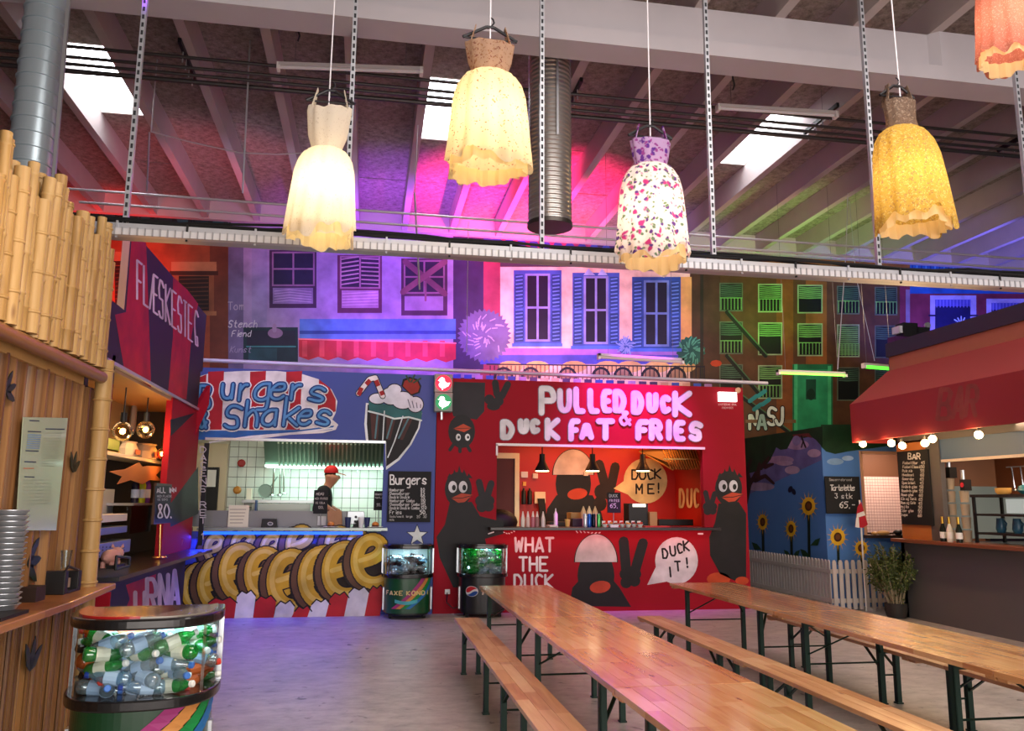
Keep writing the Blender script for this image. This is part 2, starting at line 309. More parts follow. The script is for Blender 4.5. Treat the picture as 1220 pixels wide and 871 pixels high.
class Paint:
    """flat painted shapes; f(x, y) -> (point, normal) on the surface"""
    def __init__(s, f, eps=.0007, lay=1): s.f = f; s.e = eps; s.l = lay; s.v = []; s.fc = []; s.c = []
    def poly(s, pts, col, keep=False):
        k = len(s.v)
        for x, y in pts:
            p, n = s.f(x, y); s.v.append(tuple(p+n*(s.e*s.l)))
        s.fc.append(tuple(range(k, k+len(pts)))); s.c.append(hexc(col))
        s.l += .03 if keep else .4
        return s
    def rect(s, x0, y0, x1, y1, col, keep=False): return s.poly([(x0, y0), (x1, y0), (x1, y1), (x0, y1)], col, keep)
    def ell(s, cx, cy, rx, ry, col, n=20, rot=0, keep=False, a0=0, a1=360):
        P = []; full = (a1-a0) == 360
        for i in range(n if full else n+1):
            t = R(a0+(a1-a0)*i/n); x, y = rx*math.cos(t), ry*math.sin(t); c, q = math.cos(R(rot)), math.sin(R(rot))
            P.append((cx+x*c-y*q, cy+x*q+y*c))
        return s.poly(P, col, keep)
    def stroke(s, pts, w, col, keep=False, caps=True, w2=None):
        n = len(pts)
        for i in range(n-1):
            (x0, y0), (x1, y1) = pts[i], pts[i+1]; dx, dy = x1-x0, y1-y0; L = math.hypot(dx, dy) or 1e-6
            wa = w if w2 is None else w+(w2-w)*i/(n-1); wb = w if w2 is None else w+(w2-w)*(i+1)/(n-1)
            nx, ny = -dy/L/2, dx/L/2
            s.poly([(x0+nx*wa, y0+ny*wa), (x1+nx*wb, y1+ny*wb), (x1-nx*wb, y1-ny*wb), (x0-nx*wa, y0-ny*wa)], col, True)
        if caps:
            for i, (x, y) in enumerate(pts):
                wa = w if w2 is None else w+(w2-w)*i/max(1, n-1)
                s.ell(x, y, wa/2, wa/2, col, 8, keep=True)
        if not keep: s.l += .4
        return s
    def letter(s, ch, x0, y0, x1, y1, w, col, slant=0, sm=1, keep=True):
        for st in glyph(ch):
            P = [(x0+(x1-x0)*a+slant*(1-b)*(y1-y0), y0+(y1-y0)*b) for a, b in st]
            if len(P) == 1: P = P*2
            s.stroke(smooth_line(P, sm), w, col, keep=True)
        if not keep: s.l += 1
    def text(s, t, x, y, h, col, w=None, adv=.75, cw=.55, slant=0, dy=0, sm=1):
        w = w or h*.14
        for ch in t:
            if ch == ' ': x += h*adv*.7; y += dy*.7; continue
            k = .25 if ch in '.!,i:l1I' else 1
            c = cw*k if ch in '.!,:' else cw
            s.letter(ch, x, y, x+h*c, y+h, w, col, slant, sm); st = h*adv*(.6 if ch in '.!,i:l1I' else 1); x += st; y += dy*(st/(h*adv))
        s.l += 1
        return x
    def build(s, name, parent, label=None, m=None):
        org = Vector(parent.get('_o', (0, 0, 0))) if parent is not None else Vector()
        me = bpy.data.meshes.new(name); me.from_pydata([tuple(Vector(p)-org) for p in s.v], [], s.fc)
        ca = me.color_attributes.new('Col', 'FLOAT_COLOR', 'CORNER'); buf = []
        for p, c in zip(me.polygons, s.c): buf += list(c)*p.loop_total
        ca.data.foreach_set('color', buf); me.materials.append(m or PAINT)
        o = bpy.data.objects.new(name, me); COL.objects.link(o); o.parent = parent; o['_o'] = tuple(org)
        if label: o['label'] = label
        return o
def onY(Y): return lambda x, y: (at(x, y, Y=Y), Vector((0, -1, 0)))
def onX(X, s=1): return lambda x, y: (at(x, y, X=X), Vector((s, 0, 0)))
def plane(o, u, v, n): o, u, v, n = map(Vector, (o, u, v, n)); return lambda x, y: (o+u*x+v*y, n)
# ================================================================== SETTING
YB = 16.5   # painted back wall
FX0, FX1, FY0 = -8.4, 17.2, -7.5
struct(MB().box((FX0, FY0, -.1), (FX1, YB, 0)).build('floor', MATS['concrete_floor']))
WALLM = M('wall_dark', '5a5560', .7, noise=.1, nscale=2)
wb_ = struct(MB().box((FX0, YB, 0), (FX1, YB+.2, 8.1)).build('wall_back', M('wall_back_paint', '3a3240', .7, noise=.2, nscale=1)))
struct(MB().box((FX0-.2, FY0, 0), (FX0, YB, 8.1)).build('wall_left', WALLM))
struct(MB().box((FX1, FY0, 0), (FX1+.2, YB, 8.1)).build('wall_right', WALLM))
struct(MB().box((FX0, FY0-.2, 0), (FX1, FY0, 8.1)).build('wall_rear', M('wall_rear', 'c8c4c8', .8)))
BEAMM = M('beam_paint', 'b6b0b4', .6, noise=.06, nscale=3); JOISTM = M('joist_paint', 'b4a8a6', .65, noise=.1, nscale=3)
ceil = struct(MB().box((FX0, FY0, 8.05), (FX1, YB, 8.15)).build('ceiling', M('roof_deck', '4a4644', .8)))
m, nt, b = nodes('woodwool')
tc = nt.nodes.new('ShaderNodeTexCoord'); n = N(nt, 'ShaderNodeTexNoise', Scale=9, Detail=12, Roughness=.8); nt.links.new(tc.outputs['Object'], n.inputs['Vector'])
r = ramp(nt, n.outputs['Fac'], [(.3, '4c4440'), (.48, '8c8278'), (.7, 'b4aaa0')]); nt.links.new(r.outputs['Color'], b.inputs['Base Color'])
b.inputs['Roughness'].default_value = .9; b.inputs['Specular IOR Level'].default_value = .1
bp = N(nt, 'ShaderNodeBump', Strength=.6, Distance=.02); nt.links.new(n.outputs['Fac'], bp.inputs['Height']); nt.links.new(bp.outputs['Normal'], b.inputs['Normal'])
WW = m
JX = [.57+.985*k for k in range(-9, 17)]
ys = [4.5, 6.6, 8.7, 10.8, 12.8, 14.7, 16.5]
SKY = (5, 10, 15)   # bays with roof lights
pcache = {}
def ceil_piece(x0, x1, y0, y1):
    k = (round(x1-x0, 3), round(y1-y0, 3))
    if k not in pcache:
        o = MB().box((-k[0]/2, -k[1]/2, 0), (k[0]/2, k[1]/2, .06)).build('ceiling_panel', WW, bevel=0); pcache[k] = o.data
        bpy.data.objects.remove(o)
    o = bpy.data.objects.new('ceiling_panel', pcache[k]); COL.objects.link(o); o.parent = ceil
    o.location = ((x0+x1)/2, (y0+y1)/2, 7.7+random.uniform(0, .012))
jd = None
for i, x in enumerate(JX):
    if jd is None:
        j = MB().box((-.06, 0, 0), (.06, YB-FY0, .42)).build('joist', JOISTM, ceil); jd = j
    else: j = dup(jd, parent=ceil)
    j.location = (x, FY0, 7.3)
    if i+1 < len(JX):
        a, b_ = x+.06, JX[i+1]-.06
        ceil_piece(a, b_, FY0, 4.49)
        for k in range(6):
            if (i+1) in SKY and k == 3:
                continue
            ceil_piece(a, b_, ys[k]+.008, ys[k+1]-.008)
SKYM = M('roof_light_sky', 'ffffff', .5, emit=9, ecol='f4f8ff'); WELL = M('well_white', 'e8e6e0', .7)
for q, i in enumerate(SKY):
    x0, x1 = JX[i-1]+.06, JX[i]-.06
    wn_ = struct(MB().box((x0, 10.8, 7.98), (x1, 12.8, 8.0)).build('window_%d' % (q+1), SKYM))
    mb = MB()
    mb.box((x0, 10.77, 7.7), (x1, 10.8, 8.04)).box((x0, 12.8, 7.7), (x1, 12.83, 8.04)).box((x0-.02, 10.8, 7.7), (x0, 12.8, 8.04)).box((x1, 10.8, 7.7), (x1+.02, 12.8, 8.04))
    mb.build('window_frame', WELL, wn_)
# concrete girder with a recessed web and a thicker end
g = MB().box((FX0, 7.97, 6.86), (6.4, 8.25, 7.3)).box((FX0, 7.88, 6.68), (FX1, 8.26, 6.86)).box((6.5, 7.88, 6.86), (FX1, 8.26, 7.3))
g.prism([(6.4, 7.97, 6.86), (6.5, 7.88, 6.86), (6.5, 8.2, 6.86), (6.4, 8.2, 6.86)], (0, 0, .44))
struct(g.build('trim_1', BEAMM))
# wall plate under the joist ends
struct(MB().box((FX0, YB-.12, 7.28), (FX1, YB, 7.7)).build('trim_2', JOISTM))

# ---------------- painted street on the back wall
f = onY(YB)
def W(name, label=None): return Paint(f, lay=1), name, label
def win(p, x0, y0, x1, y1, frame, glass, bars=(1, 1), fw=2, sill=None):
    p.rect(x0, y0, x1, y1, frame); nx, ny = bars[0]+1, bars[1]+1; dx = (x1-x0-fw)/nx; dy = (y1-y0-fw)/ny
    for i in range(nx):
        for j in range(ny): p.rect(x0+fw+i*dx, y0+fw+j*dy, x0+i*dx+dx, y0+j*dy+dy, glass, True)
    p.l += 1
p = Paint(f)   # ground colours of the house fronts
p.rect(-60, 236, 272, 440, '9a4a28', True); p.rect(272, 240, 572, 450, '9c8cb8', True); p.rect(572, 300, 596, 460, '9c3c58', True)
p.rect(596, 318, 842, 470, 'ecc4b4', True); p.rect(822, 320, 858, 520, '4a3024', True); p.rect(858, 322, 1072, 540, '583a22', True); p.rect(1072, 330, 1290, 560, '7c3048', True); p.l += 1
p.rect(-60, 238, 272, 272, '16343c', True); p.rect(272, 240, 560, 262, '4a3c78', True); p.rect(560, 262, 842, 306, '3a48a0', True); p.rect(842, 284, 1086, 312, '2a1a12', True)
p.rect(842, 306, 1086, 324, '8a5a2a', True); p.rect(540, 255, 576, 440, '3c2c54', True); p.l += 1
p.rect(960, 325, 985, 520, '8a5426', True); p.rect(925, 325, 945, 520, '7c4820', True); p.rect(250, 272, 272, 440, '6a3420', True); p.rect(300, 272, 318, 390, '9088b4', True); p.rect(806, 330, 824, 420, 'e0a060', True); p.rect(272, 272, 290, 440, '6c648c', True); p.l += 1
p.build('painted_house_fronts', wb_, 'painted row of house fronts in brown, violet, cream and maroon')
# teal roof dormers top left
p = Paint(f, lay=5)
for x in (118, 160, 205, 248): p.rect(x, 250, x+24, 272, '0a1c22', True); p.rect(x+4, 252, x+19, 270, '1f5058', True)
for x in range(100, 272, 21): p.stroke([(x, 247), (x+8, 272)], 2, '0c2026', True)
p.build('painted_dormers', wb_, 'painted dark teal roof dormers')
# brown shuttered windows left
for (x0, y0, x1, y1) in ((128, 300, 160, 372), (204, 312, 258, 372)):
    p = Paint(f, lay=5); p.rect(x0, y0, x1, y0+11, 'b07850'); p.rect(x0-2, y0+11, x1+2, y0+16, '3c1c10'); p.rect(x0+3, y0+16, x1-3, y1, '8a5030'); p.rect(x0+9, y0+17, x1-9, y1-2, '24140e')
    for k in range(8): p.stroke([(x0+10, y0+21+k*5), (x1-10, y0+20+k*5)], 1.2, '5a3420', True)
    p.rect(x0+2, y1-1, x1, y1+4, 'a06c44'); p.build('painted_window', wb_)
# violet house windows
p = Paint(f, lay=5); p.rect(321, 298, 377, 367, '40284c'); win(p, 324, 300, 375, 341, '8c6a8c', '201e3c'); p.rect(325, 343, 373, 362, '8678a0')
for k in range(5): p.stroke([(327, 347+k*3.2), (345, 345+k*3.2), (371, 348+k*3)], .9, 'b4a4c4', True)
p.build('painted_window', wb_, 'painted violet window with four dark panes')
p = Paint(f, lay=5); p.rect(402, 304, 455, 373, '5c2c50'); win(p, 405, 305, 453, 344, '9a7090', '2c2040', (1, 0)); p.rect(407, 346, 451, 367, 'a884b0')
for k in range(7): p.stroke([(407, 309+k*5), (427, 306+k*5)], 1.6, 'b090a8', True); p.stroke([(431, 308+k*5), (451, 309+k*5)], 1.6, 'b090a8', True)
for k in range(5): p.stroke([(408, 350+k*3.4), (450, 348+k*3.6)], .9, 'd0b0d4', True)
p.build('painted_window', wb_, 'painted window with broken slats')
p = Paint(f, lay=5); p.rect(478, 308, 533, 376, '4a2c48'); win(p, 481, 310, 530, 350, '86607c', '241c38'); p.rect(482, 353, 528, 370, '9480a4')
p.stroke([(483, 312), (530, 350)], 7, '6c4258'); p.stroke([(530, 312), (480, 348)], 7, '7c4c60'); p.stroke([(507, 336), (507, 358)], 2.5, '7c5068')
p.build('painted_window', wb_, 'painted window nailed up with crossed boards')
# blue and red awning
p = Paint(f, lay=5); p.rect(357, 380, 543, 394, '5080c0'); p.rect(357, 394, 543, 398, '2c4c90'); p.rect(357, 398, 543, 404, '5884c8')
pts = [(356, 403), (543, 408)]
for i in range(17): pts.append((543-i*11.7, 430+(2 if i % 2 else -2)-i*.2))
p.poly(pts+[(356, 425)], 'c4283c')
for i in range(9): p.rect(360+i*20.5, 406, 366+i*20.5, 425, 'e04858', True)
p.stroke([(356, 404), (543, 409)], 1.5, 'ff8a90')
p.build('painted_awning', wb_, 'painted blue and scalloped red awning')
p = Paint(f, lay=5); p.rect(290, 390, 355, 432, '123038'); p.rect(294, 394, 352, 411, '1c1e34'); p.rect(296, 415, 330, 430, '1d4a52'); p.ell(328, 397, 9, 6, '8a7094'); p.stroke([(294, 413), (352, 413)], 1.5, '3c8a90')
p.stroke([(327, 388), (327, 394)], 5, '9a84a8'); p.build('painted_shop_window', wb_)
p = Paint(f, lay=5)
p.text('Tom', 272, 360, 9, 'a8a0b4', w=1); p.text('Stench', 272, 382, 8, 'd8d8e0', w=1, slant=.2); p.text('Fiend', 276, 394, 7, 'd8d8e0', w=.9, slant=.2); p.text('Kunst', 274, 413, 7, '9890b0', w=.8, slant=.3)
p.build('graffiti_lettering', wb_)
def bush(x, y, r, c1, c2, n=34, name='painted_bush'):
    p = Paint(f, lay=7); rnd = random.Random(int(x)); pts = []
    for i in range(n*2): t = math.pi*i/n; q = r*(1+(.12 if i % 2 else -.02)); pts.append((x+q*math.cos(t), y+q*math.sin(t)))
    p.poly(pts, c1)
    for k in range(40): t = rnd.uniform(0, 6.28); q = r*rnd.uniform(.1, .8); p.stroke([(x+q*math.cos(t), y+q*math.sin(t)), (x+(q+5)*math.cos(t+.2), y+(q+5)*math.sin(t+.2))], 1.3, c2, True)
    p.build(name, wb_)
bush(577, 400, 29, '6a608c', 'a89cc0'); 
# balustrade
p = Paint(f, lay=5)
for i in range(17):
    x = 600+i*14.4; c = 'a03868' if i < 8 else '3a2a58'
    yo = i*1.1
    p.rect(x-5, 271+yo, x+5, 275+yo, c, True); p.ell(x, 282+yo, 4.2, 5, c, 12, keep=True); p.rect(x-2, 275+yo, x+2, 298+yo, c, True); p.ell(x, 293+yo, 3.4, 4, c, 12, keep=True)
p.l += 1
for i in range(20): p.ell(598+i*7, 300+i*.5, 4.4, 4, 'c04878', 12, keep=True, a0=180, a1=360)
p.build('painted_balustrade', wb_, 'painted roof balustrade with round balusters')
# three blue shuttered windows
for q, (x0, x1, y0, y1) in enumerate(((612, 669, 322, 413), (682, 738, 325, 416), (753, 811, 330, 419))):
    p = Paint(f, lay=5); w = x1-x0; p.rect(x0, y0, x1, y1, '4258b0' if q != 2 else '2c4a98'); a, b_ = x0+w*.24, x1-w*.24
    win(p, a, y0+4, b_, y1-6, '8c8cd0' if q != 2 else '6c80c0', '18102c', (1, 1), 2.6)
    for (c, d) in ((x0+1.5, a-2), (b_+2, x1-1.5)):
        for (e, g_) in ((y0+5, (y0+y1)/2-1), ((y0+y1)/2+3, y1-6)):
            p.rect(c, e, d, g_, '28407c', True)
    p.l += 1
    for (c, d) in ((x0+1.5, a-2), (b_+2, x1-1.5)):
        for k in range(18): p.stroke([(c+1, y0+8+k*4.4), (d-1, y0+7+k*4.4)], 1.5, '6888e0', True, caps=False)
    if q == 1:
        p.l += 1
        for s in (0, 1): p.poly([(x0+13+s*17, y0+3), (x0+19+s*16, y0-5), (x0+27+s*15, y0+3)], 'b0b8f0', True)
    p.rect(x0-2, y1-4, x1+1, y1, '4a70d8'); p.build('painted_window', wb_, ['painted lilac window with blue shutters, leftmost of three', 'painted blue window with triangular panes on top', 'painted deep blue window, rightmost of three'][q])
p = Paint(f, lay=5); p.rect(572, 415, 822, 423, 'a06cc8', True); p.rect(572, 423, 830, 434, '4a4cb8', True); p.l += 1
for x in (600, 632, 676, 716, 742, 775, 806):
    p.ell(x+8, 437, 15, 7, 'e0b070', 14, keep=True); p.ell(x, 451, 12, 14, '140c20', 14, keep=True, a0=180, a1=360)
p.l += 1
for x in (600, 632, 676, 716, 742, 775, 806): p.ell(x, 451, 9, 11, 'a07860', 14, keep=True, a0=180, a1=360)
p.l += 1
for i in range(52): p.stroke([(584+i*5, 436), (584+i*5, 452)], 1.1, '1a1028', True)
p.stroke([(580, 434), (838, 437)], 1.6, '181028'); 
for i in range(24): p.rect(540+i*13, 446+i*.5, 549+i*13, 456+i*.5, random.choice(['d8a090', '3850b8', '4a2c60', 'b080c8', '2c3ca0']), True)
p.build('painted_balcony', wb_, 'painted balcony railing with arches')
bush(745, 412, 9, '4060b0', '90a0e0', 16); bush(823, 418, 16, '1c5a4c', '50a080', 18)
# green-lit tenement: grid of windows
rows = ((337, 371), (383, 422), (434, 474)); cols = ((857, 885), (903, 932), (950, 980), (997, 1024), (1042, 1069))
for j, (y0, y1) in enumerate(rows):
    for i, (x0, x1) in enumerate(cols):
        if j == 2 and i == 2: continue
        p = Paint(f, lay=5); d = i*1.2; lit = (i in (1, 2)) or (i == 3 and j == 1)
        p.rect(x0, y0+d, x1, y1+d, '98b088' if lit else '5c6a58'); p.rect(x0+1.5, y0+d+1.5, x1-1.5, y1+d-1.5, '0a120c')
        nb = 6 if not (i == 3 and j == 1) else 14
        for k in range(nb): p.stroke([(x0+2, y0+d+3+k*2.5), (x0+12, y0+d+4+k*2.4), (x1-2, y0+d+3+k*2.5)], 1.6, '6ea05c' if lit else '40604c', True, caps=False)
        if (i+j) % 3 != 2:
            for k in range(7): p.stroke([(x0+2+k*4, y1+d-16), (x0+2+k*4, y1+d-2)], .8, '7cc068', True, caps=False)
            p.stroke([(x0+1, y1+d-16), (x1-1, y1+d-16)], 1, '7cc068', True)
        p.build('painted_window', wb_)
p = Paint(f, lay=8)
for a, b_ in (((866, 372), (912, 424)), ((866, 424), (905, 470)), ((880, 470), (940, 515))): p.stroke([a, b_], 5, '141c18'); p.stroke([(a[0]+2, a[1]-1), (b_[0]+2, b_[1]-1)], 1.4, '48704c')
p.stroke([(836, 325), (836, 480)], 4, '2c2420'); p.ell(853, 433, 7, 4, 'c04020', 8); p.rect(888, 500, 948, 504, '7a5c3c')
p.build('painted_fire_stairs', wb_, 'painted diagonal stairs and drainpipe')
p = Paint(f, lay=9); p.rect(944, 434, 992, 516, '1d7048'); p.rect(949, 440, 986, 514, '2c9c68'); p.rect(960, 452, 972, 476, '144834'); p.ell(966, 470, 5, 7, '0c3020'); p.rect(946, 434, 950, 516, '48c080'); p.rect(986, 436, 990, 516, '48c080')
p.build('painted_door', wb_, 'painted green door')
p = Paint(f, lay=10)
for ch, x, c in (('N', 893, 'cfe0c8'), ('A', 903, '9fc0b0'), ('S', 915, 'e0ece0'), ('J', 924, 'e0ece0')):
    p.letter(ch, x, 490 if ch in 'NA' else 486, x+9, 511 if ch in 'NA' else 506, 6, '10160f'); p.l += 1; p.letter(ch, x, 490 if ch in 'NA' else 486, x+9, 511 if ch in 'NA' else 506, 3.6, c); p.l += 1
for x, y in ((893, 478), (903, 472), (898, 488), (908, 482)): p.stroke([(x, y), (x+8, y-6)], 5, '2c8c8c', True)
p.build('graffiti_lettering', wb_, 'pale painted graffiti letters')
# maroon house with blue roof and lilac windows
p = Paint(f, lay=5); p.rect(1084, 298, 1290, 350, '2460b0')
for k in range(38): p.stroke([(1087+k*5.4, 299), (1087+k*5.4, 341)], 1.6, '58a0e0' if k % 2 else '143c84', True, caps=False)
p.build('painted_roof', wb_, 'painted blue corrugated roof')
for (x0, x1, y0, y1) in ((1108, 1163, 352, 400), (1175, 1232, 356, 404)):
    p = Paint(f, lay=6); p.rect(x0, y0, x1, y1, 'b4b0ec'); p.rect(x0+6, y0+5, x1-7, y1, '1c1c58'); p.rect(x0+6, y0+5, x1-7, y0+13, '5454c0')
    for k in range(11): p.stroke([(x0+8+k*4, y0+5), (x0+8+k*4, y0+14)], 1, '8888e8', True)
    for k in range(5): p.stroke([(x0+37, y0+34), (x0+29+k*4, y0+25-abs(2-k)*-2)], 1.6, 'b0c4f4', True)
    p.rect(x0-2, y0+23, x0+7, y0+25, '201c50'); p.rect(x1-8, y0+23, x1+2, y0+25, '201c50')
    p.build('painted_window', wb_)
p = Paint(f, lay=5); p.rect(1079, 345, 1084, 412, '8c7c9c'); p.build('painted_drainpipe', wb_)

# ================================================================== OVERHEAD
def pipe(name, label, cat, a, b_, r, mt, n=10, group=None):
    o = MB().cyl(a, b_, r, n).build(name, mt, smooth=True); return tag(o, label, cat, group)
lab = ['topmost', 'second', 'third', 'lowest and thickest']
for i, (dy, z) in enumerate(((9.92, 7.17), (10.1, 7.13), (10.28, 7.13), (10.5, 7.15))):
    pipe('ceiling_pipe', '%s dark pipe of the bundle crossing under the roof joists' % lab[i], 'pipe', (FX0, dy, z), (FX1, dy, z), .022 if i < 3 else .032, M('pipe_dark', '4c4848', .4, .6))
sus = None
for i, x in enumerate((-2.45, 2.6, 6.3, 9.6)):
    t = thing('pipe_hanger', ['pipe bracket with rods beside the left roof light', 'pipe bracket with rods above the purple floral dress', 'pipe bracket with rods beside the right hand tube lamp', 'pipe bracket with rods at the far right under the joists'][i], 'bracket', (x, 10.2, 7.1))
    MB().box((x-.02, 9.7, 7.24), (x+.02, 10.6, 7.3)).build('hanger_rail', BLACK, t)
    for y in (9.92, 10.1, 10.28, 10.5): MB().cyl((x, y, 7.1), (x, y, 7.26), .008, 5).build('hanger_rod', STEEL, t)
# cable tray with lamp trunking on slotted struts
TY, TZ = 7.15, 4.0
tr = thing('cable_tray', 'long grey cable tray with black cables hanging across the hall', 'cable tray', (2.5, TY, TZ))
t0, t1 = -2.75, 9.5
MB().box((t0, TY-.11, TZ-.045), (t1, TY-.1, TZ+.045)).box((t0, TY+.1, TZ-.045), (t1, TY+.11, TZ+.045)).box((t0, TY-.1, TZ-.045), (t1, TY+.1, TZ-.04)).build('tray', GALV, tr)
MB().box((t0, TY-.17, TZ-.075), (t1, TY-.1, TZ-.02)).build('lamp_track', M('trunk_white', 'c8c8cc', .4, .2), tr)
for k in range(6):
    rnd = random.Random(k); pts = []; x = t0
    while x < t1: pts.append((x, TY-.08+.03*k, TZ+.06+.03*rnd.random()+.035*k/2*abs(math.sin(x*.9+k*.4)))); x += .4
    MB().tube(pts, .013, 5).build('cable', BLACK, tr)
x = t0
rb_ = MB()
while x < t1: rb_.box((x-.006, TY-.178, TZ-.078), (x+.006, TY-.168, TZ-.012)); x += .06
rb_.build('rib', M('rib_grey', '8c8c90', .5), tr)['kind'] = 'stuff'
k = 0; x = t0+.6
while x < t1:
    MB().box((x-.008, TY-.125, TZ-.09), (x+.008, TY-.108, TZ+.06)).build('tray_clip', BLACK if k % 2 else GALV, tr); x += .56; k += 1
SLOT = M('slot_dark', '2a2c30', .8)
def strut(x0, z0, z1, y, label, x1=None):
    x1 = x0 if x1 is None else x1; t = thing('slotted_strut', label, 'metal strut', (x0, y, z0))
    MB().bar((x0, y, z0), (x1, y, z1), .045, .04).build('channel', GALV, t); s = MB(); n = int((z1-z0)/.075)
    for i in range(n): q = (i+.5)/n; s.box((x0+(x1-x0)*q-.010, y-.0245, z0+(z1-z0)*q-.022), (x0+(x1-x0)*q+.010, y-.0228, z0+(z1-z0)*q+.02))
    o = s.build('slot_row', SLOT, t); o['kind'] = 'stuff'
nm = ['leftmost slotted steel strut holding the cable tray', 'slotted strut behind the white hanging dress', 'slotted strut in front of the ribbed ceiling duct', 'slotted strut to the right of the purple floral dress', 'slotted strut beside the yellow hanging dress', 'slotted strut at the right edge of the photo']
for i, x in enumerate((-2.12, -.27, 1.52, 3.22, 4.98, 6.78)): strut(x, TZ-.03, 7.26, TY, nm[i])
# thin rails near the back wall
pipe('curtain_rail', 'upper thin white pipe running below the joist ends', 'pipe', (-4.7, 12, 6.12), (12, 12, 6.0), .018, M('rail_white', 'c0b8c0', .35, .3))
pipe('curtain_rail', 'lower thin white pipe in front of the painted roofs', 'pipe', (-4.2, 12, 5.93), (12, 12, 5.82), .018, MATS['rail_white'])
pipe('wall_pipe', 'pale pipe above the stall roofs in front of the painted balcony', 'pipe', (-3.1, 14.6, 4.13), (7.6, 14.6, 4.06), .035, M('pipe_pale', 'b8b4cc', .3, .2))
for (a, b_, lb) in ((at(299, 25, Y=10.3), at(289, 230, Y=10.3), 'thin grey conduit rod hanging left of the white dress'), (at(502, 60, Y=11), at(494, 232, Y=12), 'thin grey cord between the white and the cream dress'), (at(178, 158, Y=11), at(175, 228, Y=12), 'thin pale rod below the left roof light')):
    pipe('hanging_rod', lb, 'rod', a, b_, .012 if 'cord' not in lb else .007, GALV, 6)
o = MB().tube([(at(180, 157, Y=11).x, 11, 7.69), at(180, 157, Y=11), at(230, 170, Y=11), at(285, 182, Y=11), at(330, 184, Y=11), at(400, 180, Y=11)], .009, 5).build('ceiling_cable', MATS['rail_white']); tag(o, 'slack white cable strung below the left roof light', 'cable')
for (a, b_, lb) in (((500, 318), (501, 345), 'dangling grey cord end in front of the boarded painted window'),): pass
o = MB().tube([at(494, 230, Y=12), at(497, 290, Y=12), at(500, 345, Y=12)], .014, 5).build('pull_rod', GALV); tag(o, 'thin rod hanging in front of the boarded painted window', 'rod')
o = MB().tube([at(558, 265, Y=12), at(557, 330, Y=12), at(556, 420, Y=12)], .005, 5).build('hanging_rope', MATS['rail_white']); tag(o, 'thin white cord hanging beside the painted round bush', 'cord')
o = MB().tube([at(1010, 230, Y=12), at(1008, 300, Y=12), at(1003, 370, Y=12), at(998, 440, Y=12)], .008, 5).build('hanging_rope', MATS['rail_white']); tag(o, 'pale cord hanging over the green painted windows', 'cord')
o = MB().tube([at(1012, 240, Y=11.9), at(1020, 330, Y=11.9), at(1042, 430, Y=11.9)], .005, 5).build('hanging_rope', GALV); tag(o, 'thin slanting cord over the brown painted house', 'cord')
# ducts
def duct(c, r, z0, z1, pitch, label, rib, name='air_duct', seamr=.012):
    t = thing(name, label, 'air duct', (c[0], c[1], z0)); prof = []
    z = z0
    if rib:
        while z < z1: prof += [(r, z-z0), (r+.012, z-z0+pitch*.25), (r+.012, z-z0+pitch*.5), (r, z-z0+pitch*.75)]; z += pitch
        MB().lathe((c[0], c[1], z0), prof, 28).build('duct_pipe', M('duct_dark', 'a8a4a0', .28, .75), t, smooth=True)
        MB().lathe((c[0], c[1], z0-.04), [(r*.98, 0), (r+.02, .0), (r+.02, .05), (r, .05)], 28).build('end_ring', M('duct_end', '55504c', .4, .9), t, smooth=True)
        MB().box((c[0]+.02, c[1]-r-.03, z0+1.0), (c[0]+.045, c[1]-r-.015, 7.69)).build('strap', STEEL, t)
    else:
        MB().lathe((c[0], c[1], z0), [(r, 0), (r, z1-z0)], 32).build('duct_pipe', M('duct_bright', 'b8c8d0', .32, .6), t, smooth=True)
        while z < z1:
            MB().lathe((c[0], c[1], z), [(r, 0), (r+seamr, .006), (r+seamr, .02), (r, .026)], 32).build('spiral_seam', MATS['duct_bright'], t, smooth=True); z += pitch
    return t
a, b_ = at(18, 200, Y=8), at(79, 0, Y=8)
duct((-3.27, 8.0), .185, 3.4, 7.2, .145, 'shiny spiral duct rising behind the bamboo canopy', False)
duct((1.99, 8.9), .245, 4.95, 7.25, .055, 'ribbed dark metal duct open at the bottom, hanging in mid hall', True)
o = MB().bar(at(62, 235, Y=7.8), at(82, 0, Y=7.8), .03, .03).build('strut_rod', STEEL); tag(o, 'thin steel rod beside the shiny spiral duct', 'rod')
# fluorescent fittings
def tube_lamp(p, q, label, tubecol, em=0, r=.02, zt=7.69):
    p, q = Vector(p), Vector(q); c = (p+q)/2; t = thing('tube_lamp', label, 'tube lamp', c); L = (q-p).length; d = (q-p).normalized()
    MB().obox(c+Vector((0, 0, .03)), d, (0, 1, 0), (0, 0, 1), L, .1, .04).build('housing', M('fitting', 'c8c4c4', .4), t)
    MB().cyl(p+d*.03, q-d*.03, r, 10).build('tube', M('tube'+tubecol, tubecol, .3, emit=em), t)
    for e in (p+d*.02, q-d*.02): MB().box(e-Vector((.02, .05, .04)), e+Vector((.02, .05, .05))).build('end_cap', WHITE, t)
    for k_ in (.12, .88): c_ = p.lerp(q, k_); MB().cyl((c_.x, c_.y, c_.z+.04), (c_.x, c_.y, zt), .0028, 5).build('suspension_wire', M('wire_grey', '5a585c', .5), t)
    return t
z = 7.02
t = tube_lamp(at(330, 80, Z=z), at(504, 86, Z=z), 'unlit twin tube lamp above the white dress', 'd8d4d8'); tube_lamp(at(854, 129, Z=z), at(997, 138, Z=z), 'unlit tube lamp to the left of the right roof light', 'dcd8dc')
tube_lamp(at(712, 425, Y=12.6), at(814, 431, Y=12.6), 'white tube lamp hanging before the painted blue windows', 'e8d8dc', r=.03)
tube_lamp(at(926, 444, Y=13.4), at(1008, 447, Y=13.4), 'green glowing tube lamp over the painted green door', '8cff50', 3.5, r=.025)
